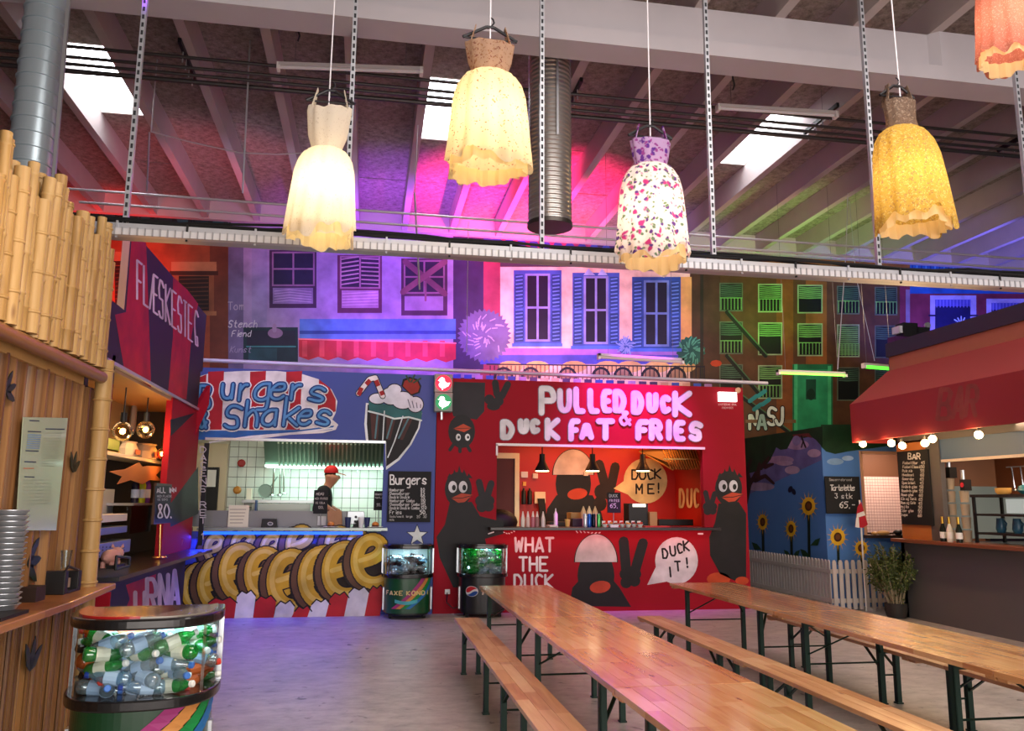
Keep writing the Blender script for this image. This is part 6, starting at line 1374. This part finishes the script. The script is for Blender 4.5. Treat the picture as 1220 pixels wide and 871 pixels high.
ibox(117, 530, 123, 550, -3.05, 'b8b8b0', 'grey_tub', 'grey tub at the left end of the shelf', 'tub')
for (x, w_, y0, c_, lb) in ((152, 12, 526, 'c8b8a8', 'crumpled white bag on the shelf, left'), (173, 14, 529, 'a89888', 'greyish bag on the shelf, right')):
    a = at(x, 550, X=-3.1); a.z = SHZ; top = at(x, y0, X=-3.1); t = thing('food_bag', lb, 'bag', a); h = top.z-a.z; ww = at(x+w_/2, 550, X=-3.1).y-a.y
    MB().lathe(a, [(ww*.9, 0), (ww, h*.5), (ww*.7, h*.9), (ww*.85, h)], 9, sx=.5).build('bag', M('c'+c_, c_, .6), t, smooth=True); MB().box((a.x+ww*.5, a.y-ww*.5, a.z+h*.1), (a.x+ww*.52, a.y+ww*.5, a.z+h*.45)).build('print', M('red_print', 'b03828', .5), t)
for (x, y, lb) in ((159, 495, 'grey bag hanging behind the left bulb'), (186, 498, 'brown and white bag hanging behind the middle bulb')):
    a = at(x, y, X=-3.3); o = MB().lathe(a, [(.06, -.25), (.09, -.2), (.08, .1), (.02, .2)], 8, sx=.5).build('hanging_bag', M('bagg%d' % x, '8c8480' if x < 170 else 'b08c5c', .6), smooth=True); tag(o, lb, 'bag')
GLB = clear('bulb_glass', 'ffe8b8', .1, .05)
for i, (x, y) in enumerate(((146, 514), (173.5, 512), (194, 541))):
    c = at(x, y, X=-2.85); t = thing('globe_bulb', ['left globe bulb with glowing filament in the red stall', 'middle globe bulb with glowing filament in the red stall', 'lower right globe bulb near the red panel'][i], 'bulb', c)
    MB().ball(c, .115 if i < 2 else .09, 18).build('glass', GLB, t, smooth=True); MB().ball(c-Vector((0, 0, .0)), .035, 10).build('filament', M('filament', 'ffe0a0', .4, emit=60, ecol='ffc060'), t, smooth=True)
    MB().cyl(c+Vector((0, 0, .1)), c+Vector((0, 0, .22)), .035, 10).build('socket', BLACK, t); MB().cyl(c+Vector((0, 0, .2)), (c.x, c.y, 3.06), .008, 6).build('cord', BLACK, t)
    light('POINT', 'globe_light', c-Vector((-.15, .0, .13)), 7, 'ffb868', size=.04)
light('AREA', 'roast_stall_light', (-3.6, 10.6, 3.0), 22, 'ffdca8', (-3.6, 10.6, 1), 2.5, .5)
a = at(163, 562, X=-2.95); t = thing('paper_banner', 'brown leaf shaped paper banner under the shelf', 'banner', a)
MB().prism([at(x, y, X=-2.95) for x, y in ((131, 562), (150, 559), (166, 551), (170, 556), (176, 555), (196, 556), (186, 566), (193, 573), (178, 572), (170, 577), (156, 572), (140, 577), (146, 568))], (-.01, 0, 0)).build('paper', M('kraft2', 'a8693c', .7), t)
ibox(108, 583, 137, 616, -3.2, 'd8d8cc', 'white_machine', 'white kitchen machine behind the grey till', 'machine', .3); ibox(113, 568, 124, 583, -3.0, '8c98a8', 'grey_screen', 'small bluish screen tilted on the white machine', 'screen', .03)
ibox(108, 612, 152, 624, -2.9, 'e4e0d4', 'white_scale', 'white scale tray on top of the grey till', 'scale', .3); ibox(106, 626, 152, 640, -2.85, '70767c', 'scale_unit', 'grey scale unit stacked on the cash till', 'scale', .35)
ibox(104, 642, 156, 668, -2.82, '7c8288', 'cash_till', 'grey cash till with dark perforated front', 'till', .3)
q_ = MB()
for k in range(40): c = at(110+(k % 10)*4.2, 652+(k//10)*3.6, X=-2.815); q_.lathe(c, [(.012, 0), (.012, .003)], 6, (1, 0, 0))
o = q_.build('speaker_holes', BLACK); tag(o, 'dotted dark grille on the front of the grey till', 'grille')
gc = thing('glass_counter', 'small glass counter with steel frame inside the red stall', 'glass case', at(165, 635, X=-2.9))
a, b_ = at(155, 636, X=-2.9), at(180, 602, X=-2.9)
MB().box((-3.2, a.y, a.z), (-3.19, b_.y, b_.z)).box((-2.91, a.y, a.z), (-2.9, b_.y, b_.z)).build('glass', WIN, gc); MB().box((-3.22, a.y-.02, b_.z), (-2.88, b_.y+.02, b_.z+.03)).build('frame', STEEL, gc); MB().box((-2.92, b_.y-.01, a.z), (-2.88, b_.y+.02, b_.z)).build('frame_post', BLACK, gc)
for i, (x, c_, lb) in enumerate(((160, '1a1830', 'dark sauce bottle with white label in the red stall'), (168, '94a828', 'yellow green sauce bottle in the red stall'), (174, '5c3890', 'purple labelled bottle in the red stall'))):
    a = at(x, 600, X=-3.05); h = at(x, 566, X=-3.05).z-a.z; t = thing('sauce_bottle', lb, 'bottle', a)
    MB().lathe(a, [(.04, 0), (.05, .02), (.05, h*.65), (.022, h*.85), (.02, h)], 12).build('body', M('c'+c_, c_, .25), t, smooth=True); MB().lathe(a+Vector((0, 0, h*.2)), [(.0515, 0), (.0515, h*.3)], 12).build('paper_label', M('lblb', 'a8b8d8', .5), t)
sg = thing('price_sign', 'small black sign reading ALL INN 80 on a brass stand', 'sign', at(189, 663, X=-2.5)); a, b_ = at(183, 625, X=-2.5), at(205, 577, X=-2.5)
MB().box((-2.53, a.y, a.z), (-2.5, b_.y, b_.z)).build('frame', M('frame_brown', '4c3428', .5), sg); q = Paint(onX(-2.499, 1)); q.poly([(184.5, 579), (203.5, 579), (203.5, 623), (184.5, 623)], '141416'); q.text('ALL INN', 187, 581, 6, 'f0f0f0', w=1, adv=.62, cw=.45)
q.text('MED FLAESK', 187, 590, 2.4, 'c0c0c0', w=.5); q.text('OG SOVS', 187, 594, 2.4, 'c0c0c0', w=.5); q.text('80', 186.5, 601, 16, 'ffffff', w=1.8, adv=.48, cw=.38); q.stroke([(202, 616), (202.3, 617)], 1.8, 'ffffff'); q.build('lettering', sg, 'white lettering')
c0 = at(190, 663, X=-2.5); MB().cyl(c0, at(191, 625, X=-2.515), .012, 8).build('stem', M('brass', 'c8a060', .25, .9), sg); MB().lathe(c0-Vector((0, 0, .01)), [(.09, 0), (.08, .012), (.02, .02)], 16).build('base', MATS['brass'], sg, smooth=True)
a = at(203, 660, X=-2.75); t = thing('red_basket', 'red ribbed bowl with serving tongs on the black counter', 'bowl', a); MB().lathe(a, [(.1, 0), (.14, .02), (.16, .2), (.165, .21), (.15, .2), (.12, .02)], 20).build('bowl', M('bowl_red', 'b81c1c', .3), t, smooth=True)
MB().bar(a+Vector((0, .05, .2)), a+Vector((.1, .3, .1)), .02).build('tongs', WHITE, t)
ibox(208, 628, 230, 640, -2.7, '4a3c34', 'wooden_box', 'dark wooden box leaning behind the red bowl', 'box', .15)
a = at(131, 676, X=-2.45); pg = thing('pig_figure', 'pink pig figure behind a black rack on the counter', 'figure', a); PK = M('pig_pink', 'd0988c', .5)
MB().ball(a+Vector((0, 0, .1)), .1, 14, .75, .8, 1.7).build('body', PK, pg, smooth=True); MB().ball(a+Vector((0, .2, .12)), .065, 12).build('head', PK, pg, smooth=True); MB().cyl(a+Vector((.0, .25, .11)), a+Vector((0, .29, .11)), .025, 10).build('snout', PK, pg)
for s_ in (-1, 1):
    MB().prism([a+Vector((s_*.02, .2, .17)), a+Vector((s_*.06, .2, .18)), a+Vector((s_*.05, .2, .22))], (0, .01, 0)).build('ear', PK, pg)
    for y in (-.1, .1): MB().cyl(a+Vector((s_*.04, y, 0)), a+Vector((s_*.04, y, .06)), .022, 8).build('leg', PK, pg)
rk = thing('black_rack', 'low black metal rack in front of the pink pig', 'rack', a+Vector((.1, 0, 0)))
MB().tube([a+Vector((.12, -.25, .12)), a+Vector((.12, .2, .08)), a+Vector((.12, .2, 0)), a+Vector((.12, -.25, 0)), a+Vector((.12, -.25, .12))], .014, 6).build('frame', BLACK, rk); MB().box(a+Vector((.02, -.2, .0)), a+Vector((.1, .15, .03))).build('tray', BLACK, rk)

# ================================================================== BAMBOO KIOSK (far left)
ks = thing('bamboo_kiosk', 'bamboo kiosk with cane canopy, wooden counter and slatted front', 'kiosk', (-2.6, 5.8, 0))
rnd = random.Random(5); KX = -2.2; cane = {}
def put_cane(x, y, z0, z1, r, name='bamboo_cane', mt=None):
    key = (name, round(r, 3), round(z1-z0, 1))
    if key not in cane:
        prof = []; L = round(z1-z0, 1); z = 0; step = .27+rnd.uniform(-.03, .05)
        prof = [(r*.97, 0)]
        zz = rnd.uniform(.08, .25)
        while zz < L-.03: prof += [(r*.95, zz-.012), (r*1.09, zz-.005), (r*1.09, zz+.005), (r*.95, zz+.012)]; zz += step
        prof += [(r, L)]
        cane[key] = MB().lathe((0, 0, 0), prof, 12).build(name, mt or BAMB, smooth=True); o = cane[key]
    else: o = cane[key].copy(); COL.objects.link(o)
    o.parent = ks; o.location = Vector((x, y, z0))-Vector(ks['_o']); o.rotation_euler = (rnd.uniform(-.012, .012), rnd.uniform(-.012, .012), rnd.uniform(0, 6)); return o
y = 4.2; i = 0
while y < 7.14:
    r_ = rnd.choice((.036, .042, .048)); top = 3.80+rnd.choice((-.14, -.06, 0, .05, .1, .16)); put_cane(KX+rnd.uniform(-.02, .02), y+r_, 2.8+rnd.uniform(-.02, .02), top, r_); y += 2*r_*.97; i += 1
y = 4.25
while y < 7.1: put_cane(KX-.09, y, 2.85, 3.72+rnd.choice((-.1, .1, .2)), .045); y += .11
x = KX-.1
while x > -4.2: put_cane(x, 7.12, 2.8, 3.7+rnd.choice((-.1, 0, .1)), .042); x -= .088
MB().cyl((KX+.0, 3.9, 2.74), (KX, 7.15, 2.74), .05, 12).build('canopy_pole', M('pole_bamboo', '8a5c30', .4), ks, smooth=True)
MB().box((KX-.22, 3.9, 2.66), (KX-.10, 7.05, 2.74)).build('beam', M('beam_wood', 'c89c60', .5, noise=.1), ks)
MB().box((-4.3, 3.9, 2.76), (KX-.1, 7.1, 2.8)).build('canopy_ceiling', M('canopy_dark', '4a3420', .7), ks)
# vertical palm boards under the canopy
bd = None; y = 3.9
while y < 7.46:
    w_ = rnd.uniform(.15, .19)
    P = [(-.03-.05*math.cos(math.pi*k/6-math.pi/2)*-1, 0, 0) for k in range(2)]
    if bd is None:
        pts = [(.075*math.sin(math.pi*k/8), -.085+.17*k/8, 0) for k in range(9)]
        bd = MB().prism(pts, (0, 0, 1.62)).build('palm_board', CURT, smooth=True); o = bd
    else: o = dup(bd)
    o.parent = ks; o.location = Vector((KX-.18+rnd.uniform(-.015, .015), y+w_/2, 1.05))-Vector(ks['_o']); o.scale = (1, w_/.17*.95, 1); o.rotation_euler = (0, 0, rnd.uniform(-.12, .12)); y += w_
MB().box((KX-.22, 3.9, 1.05), (KX-.19, 7.6, 2.7)).build('backing', M('backing_dark', '2a1a10', .8), ks)
put_cane(-2.2, 7.30, 0, 2.85, .07, 'corner_post')
MB().prism([(-2.7, 3.5, 1.0), (-1.98, 3.5, 1.0), (-1.98, 6.3, 1.0), (-2.06, 7.55, 1.0), (-2.7, 7.55, 1.0)], (0, 0, .05)).build('counter_top', CTOP, ks, bevel=.008)
sd = {}
y = 3.9
while y < 7.12:
    k_ = rnd.choice((0, 1, 2)); w_ = (.03, .038, .026)[k_]
    if k_ not in sd: o = MB().box((-.008, -w_/2, 0), (.008, w_/2, .97)).build('bamboo_slat', SLAT); sd[k_] = o
    else: o = sd[k_].copy(); COL.objects.link(o)
    o.parent = ks; o.location = Vector((KX+rnd.uniform(-.012, .012), y, .01))-Vector(ks['_o']); o.rotation_euler = (0, 0, rnd.uniform(-.3, .3)); y += w_+.006
x = KX-.02
while x > -3.4:
    o = sd[0].copy(); COL.objects.link(o); o.parent = ks; o.location = Vector((x, 7.14, .01))-Vector(ks['_o']); o.rotation_euler = (0, 0, 1.57); x -= .04
MB().box((KX-.06, 3.9, 0), (KX-.03, 7.1, .98)).build('slat_backing', M('slat_back', '1c120c', .8), ks)
# green leaves tucked in the kiosk
LFM = M('leaf_dark', '16241c', .4)
for (x, y, X, lb, sc_, rot) in ((6, 466, -2.30, 'dark leaf ornament at the left edge of the palm boards', 1, .4), (86, 563, -2.30, 'dark leaf ornament beside the hanging menu', 1.1, 1.3), (32, 672, -2.30, 'dark leaf ornament behind the stacked cups', 1.5, .1), (35, 800, -2.16, 'long green leaves stuck in the bamboo slats', 1.4, 1.4)):
    c = at(x, y, X=X); t = thing('leaf_ornament', lb, 'ornament', c)
    for k in range(3):
        a_ = rot+(k-1)*.7; L = .16*sc_; d = Vector((0, math.cos(a_), math.sin(a_))); e = Vector((0, -d.z, d.y))*.028*sc_
        MB().prism([c, c+d*L*.35+e, c+d*L*.8+e*.6, c+d*L, c+d*L*.8-e*.6, c+d*L*.35-e], (.006, 0, 0)).build('leaf', LFM, t)
ps = thing('menu_poster', 'pale green laminated menu hanging on the palm boards', 'menu', at(45, 632, X=-2.33))
q4 = [at(27, 497, X=-2.29), at(80, 498, X=-2.29), at(66, 632, X=-2.29), at(18, 632, X=-2.29)]
MB().prism(q4, (.006, 0, 0)).build('sheet', M('laminate', 'a8b498', .25, coat=.8), ps)
q = Paint(onX(-2.283, 1), lay=1)
for k, (a, y, l) in enumerate(((35, 501, 12), (33, 514, 16), (54, 511, 23), (30, 537, 16), (29, 550, 14), (29, 568, 12))): q.stroke([(a, y), (a+l, y+.5)], 1.4, '3c4c5c', True, caps=False)
for k in range(7): q.stroke([(33-k*.3, 518+k*2.6), (49-k*.3, 518.5+k*2.6)], 1.2, '6c94b8', True, caps=False)
for k in range(14): q.stroke([(54-k*.4, 516+k*3), (74-k*.6, 516+k*3)], .5, '98a48c', True, caps=False)
for k in range(8): q.stroke([(28-k*.2, 572+k*4), (62-k*.4, 572+k*4)], .5, '8c9880', True, caps=False)
q.stroke([(28, 558), (40, 558)], 1, 'c87850'); q.build('print', ps)
# stacked steel cups
st = at(8, 706, X=-2.12); st.z = 1.05
rk = thing('cup_stack_base', 'dark tray under the stack of steel bowls on the bamboo counter', 'tray', (-2.2, st.y, 1.05)); MB().box((-2.36, st.y-.25, 1.05), (-2.04, st.y+.15, 1.07)).build('tray', BLACK, rk)
cy = at(8, 700, X=-2.2).y; proto_ = None; k = 0; z = 1.07
ORD = ['lowest', 'second', 'third', 'fourth', 'fifth', 'sixth', 'seventh', 'eighth', 'ninth', 'tenth', 'eleventh', 'twelfth', 'thirteenth', 'fourteenth', 'fifteenth', 'sixteenth', 'seventeenth', 'topmost']
ztop = at(10, 602, X=-2.2).z; stp = (ztop-.03-z)/18
for k in range(18):
    if proto_ is None:
        t = thing('steel_bowl', '', 'bowl', (0, 0, 0), 'stacked steel bowls'); MB().lathe((0, 0, 0), [(.075, 0), (.095, stp*.8), (.103, stp*.95), (.103, stp*1.05), (.09, stp), (.07, .01)], 24).build('bowl', STEEL, t, smooth=True); MB().box((.0, .095, stp*.7), (.012, .135, stp*.85)).build('handle', BLACK, t); proto_ = t
    else: t = dup(proto_)
    t.location = (-2.2, cy-.04, z+k*stp); t['label'] = '%s steel bowl of the stack on the bamboo counter%s' % (ORD[k], '' if k in (0, 17) else ', counted from below')
nh = thing('napkin_holder', 'black napkin holder with a glass on it beside the corner post', 'holder', at(73, 700, X=-2.25))
c = at(73, 697, X=-2.25); c.z = 1.05; MB().box(c+Vector((-.08, -.17, 0)), c+Vector((.08, -.1, .17))).box(c+Vector((-.08, .12, 0)), c+Vector((.08, .19, .15))).box(c+Vector((-.08, -.1, 0)), c+Vector((.08, .12, .02))).build('frame', BLACK, nh, bevel=.006)
MB().tube([c+Vector((.07, -.17, .16)), c+Vector((.07, -.1, .2)), c+Vector((.07, .15, .15))], .01, 6).build('wire', BLACK, nh); MB().box(c+Vector((-.03, -.08, .03)), c+Vector((.03, .1, .1))).build('napkins', M('napkin', 'a08878', .8), nh)
o = MB().lathe(c+Vector((0, .05, .17)), [(.03, 0), (.042, .14), (.038, .14), (.026, .01)], 14).build('drinking_glass', WIN, smooth=True); tag(o, 'small drinking glass standing on the napkin holder', 'glass')
o = MB().box(c+Vector((-.1, -.62, 0)), c+Vector((.05, -.45, .1))).build('card_box', M('box_dark', '2c1c14', .6)); tag(o, 'small dark box between the steel bowls and the napkin holder', 'box')
light('AREA', 'kiosk_light', (-1.2, 4.2, 3.4), 16, 'ffd8a0', (-2.3, 6, 1.9), .8, .6)

# ================================================================== DRESS LAMPS
def dress(loc, w_, h, fab, lining, label, bf=.42, ragged=.06, energy=8, strap='wide', tilt=0, seed=1, col='ffe8c4', bodx=.5, topcol=None, hemz=0.0):
    """loc = centre of the hem; bodice takes the upper part bf of the height"""
    rnd = random.Random(seed); X, Y, Z = loc
    t = thing('dress_lamp', label, 'dress lamp', (X, Y, Z)); zb = h*(1-bf); n = 90
    def sheet(name, rows, mt, sub=True, cap=False):
        vs = []; fs = []
        for (z, rx, ry, amp, k_, off, jag) in rows:
            for i in range(n):
                a_ = 2*math.pi*i/n; f_ = 1+amp*math.sin(k_*a_+seed)+amp*.5*math.sin(7*a_+2*seed); j = jag*(.6*math.sin(2*a_+seed*1.3)+.45*math.sin(5*a_+seed)+.35*math.sin(11*a_))
                vs.append((X+off+rx*f_*math.cos(a_), Y+ry*f_*math.sin(a_), Z+z+j))
        for r_ in range(len(rows)-1):
            for i in range(n): j = (i+1) % n; fs.append((r_*n+i, r_*n+j, (r_+1)*n+j, (r_+1)*n+i))
        m_ = MB(); m_.add(vs, fs); o = m_.build(name, mt, t, smooth=True); return o
    W = w_/2; tx = lambda z: tilt*z
    sheet('skirt', [(0+hemz, W, W*.9, .05, 13, tx(0), h*ragged), (h*.12, W*.95, W*.86, .05, 13, tx(h*.12), h*ragged*.4), (zb*.45, W*.90, W*.8, .045, 13, tx(zb*.45), 0), (zb*.72, W*.84, W*.72, .04, 13, tx(zb*.72), 0), (zb*.86, W*.76, W*.62, .03, 13, tx(zb*.86), 0), (zb*.95, W*.62, W*.5, .03, 13, tx(zb*.95), 0), (zb, W*.42, W*.34, .02, 13, tx(zb), 0)], fab)
    sheet('lining', [(-h*.035, W*.86, W*.78, .07, 17, tx(0), h*ragged*.5), (h*.07, W*.86, W*.76, .05, 17, tx(h*.1), 0)], lining)
    bw = W*bodx; top = h*.93
    sheet('bodice', [(zb*.985, W*.42, W*.36, .02, 13, tx(zb), 0), (zb+h*bf*.2, bw*.9, W*.3, .03, 9, tx(zb+h*bf*.2), 0), (zb+h*bf*.6, bw*1.02, W*.3, .04, 9, tx(h*.8), 0), (top-h*.06, bw, W*.24, .05, 9, tx(top), h*.012)], topcol or fab)
    for s_ in (-1, 1):
        a = Vector((X+tx(top)+s_*bw*.85, Y-.02, Z+top-h*.07)); b_ = Vector((X+tx(h)+s_*bw*.62, Y, Z+h*.995)); c = Vector((X+tx(top)+s_*bw*.8, Y+.06, Z+top-h*.08))
        wd = .05 if strap == 'wide' else .02
        m_ = MB(); m_.bar(a, b_, wd, .006); m_.bar(b_, c, wd, .006); m_.build('strap', topcol or fab, t)
    hz = Z+h*.97; hx = X+tx(h); HG = M('hanger_black', '141216', .4)
    hg_ = MB().tube([(hx-bw*1.15, Y, hz-.07), (hx-.03, Y, hz+.03), (hx+.03, Y, hz+.03), (hx+bw*1.15, Y, hz-.07)], .013, 8).cyl((hx-bw*1.15, Y, hz-.07), (hx+bw*1.15, Y, hz-.07), .008, 6).build('hanger', HG, t)
    MB().tube([(hx, Y, hz+.03), (hx+.03, Y, hz+.07), (hx+.02, Y, hz+.1), (hx, Y, hz+.11)], .006, 6).build('hanger_hook', HG, hg_)
    MB().cyl((X+tx(h*.5), Y, Z+h*.5), (hx, Y, 7.28), .006, 6).build('cord', M('cord_white', 'd8d4d8', .5), t)
    cb_ = Vector((X+tx(h*.4), Y, Z+h*.36)); MB().ball(cb_, .05, 12).build('bulb', M('bulb_dress', 'fff4e0', .3, emit=25, ecol='ffe0b0'), t, smooth=True)
    light('POINT', 'dress_light', cb_-Vector((0, 0, .08)), energy, col, size=.06)
    return t
DW = fabric('fabric_white', 'e8e0d0', ['c8bca8'], 46, (.14, .22)); DC = fabric('fabric_cream', 'e8dab4', ['c89468', 'b86a50'], 22, (.12, .22)); DF = fabric('fabric_floral', 'ece0e0', ['b83c80', '604088', '6c8468'], 12, (.22, .36))
DY = fabric('fabric_yellow', 'cca850', ['a88458', 'e0cc80'], 34, (.2, .4)); DP = fabric('fabric_pink', 'c07868', ['e0a898'], 60, (.2, .35)); LN = fabric('lining_cream', 'ecd4a0', [], 10); LW = fabric('lining_white', 'f0e0b0', [], 10)
DYT = fabric('fabric_brownish', '8a7464', ['b09c88', '6c5c54'], 34, (.2, .4)); DFT = fabric('fabric_purple_top', 'c8a8d0', ['6c3c98', 'a04c98'], 16, (.3, .42)); DCT = fabric('fabric_cream_top', 'b89880', ['8c5c4c', 'a07858'], 30, (.2, .34))
def dl(px, pyt, pyb, pw, Y, *a, **k):
    b_ = at(px, pyb, Y=Y); t_ = at(px, pyt, Y=Y); w_ = at(px+pw/2, pyb-20, Y=Y).x-at(px-pw/2, pyb-20, Y=Y).x
    return dress((b_.x, Y, b_.z), w_, t_.z-b_.z, *a, **k)
dl(381, 106, 280, 84, 6.3, DW, LW, 'white hanging dress lamp, leftmost of the dresses', bf=.42, seed=2, bodx=.62, tilt=.03)
dl(582, 32, 200, 99, 5.6, DC, LN, 'cream patterned dress lamp with straps on a black hanger', bf=.34, seed=5, ragged=.05, bodx=.58, topcol=DCT)
dl(778, 150, 308, 84, 6.3, DF, LN, 'floral dress lamp with purple and pink flowers', bf=.31, seed=7, bodx=.55, topcol=DFT, energy=7)
dl(1090, 104, 268, 80, 5.9, DY, LN, 'mustard yellow patterned dress lamp with brownish top', bf=.32, seed=9, tilt=-.06, bodx=.45, topcol=DYT, energy=7)
dl(1205, -60, 70, 66, 5.4, DP, LW, 'pink and cream dress lamp cut off by the top right corner', bf=.2, seed=11, energy=6, bodx=.6)
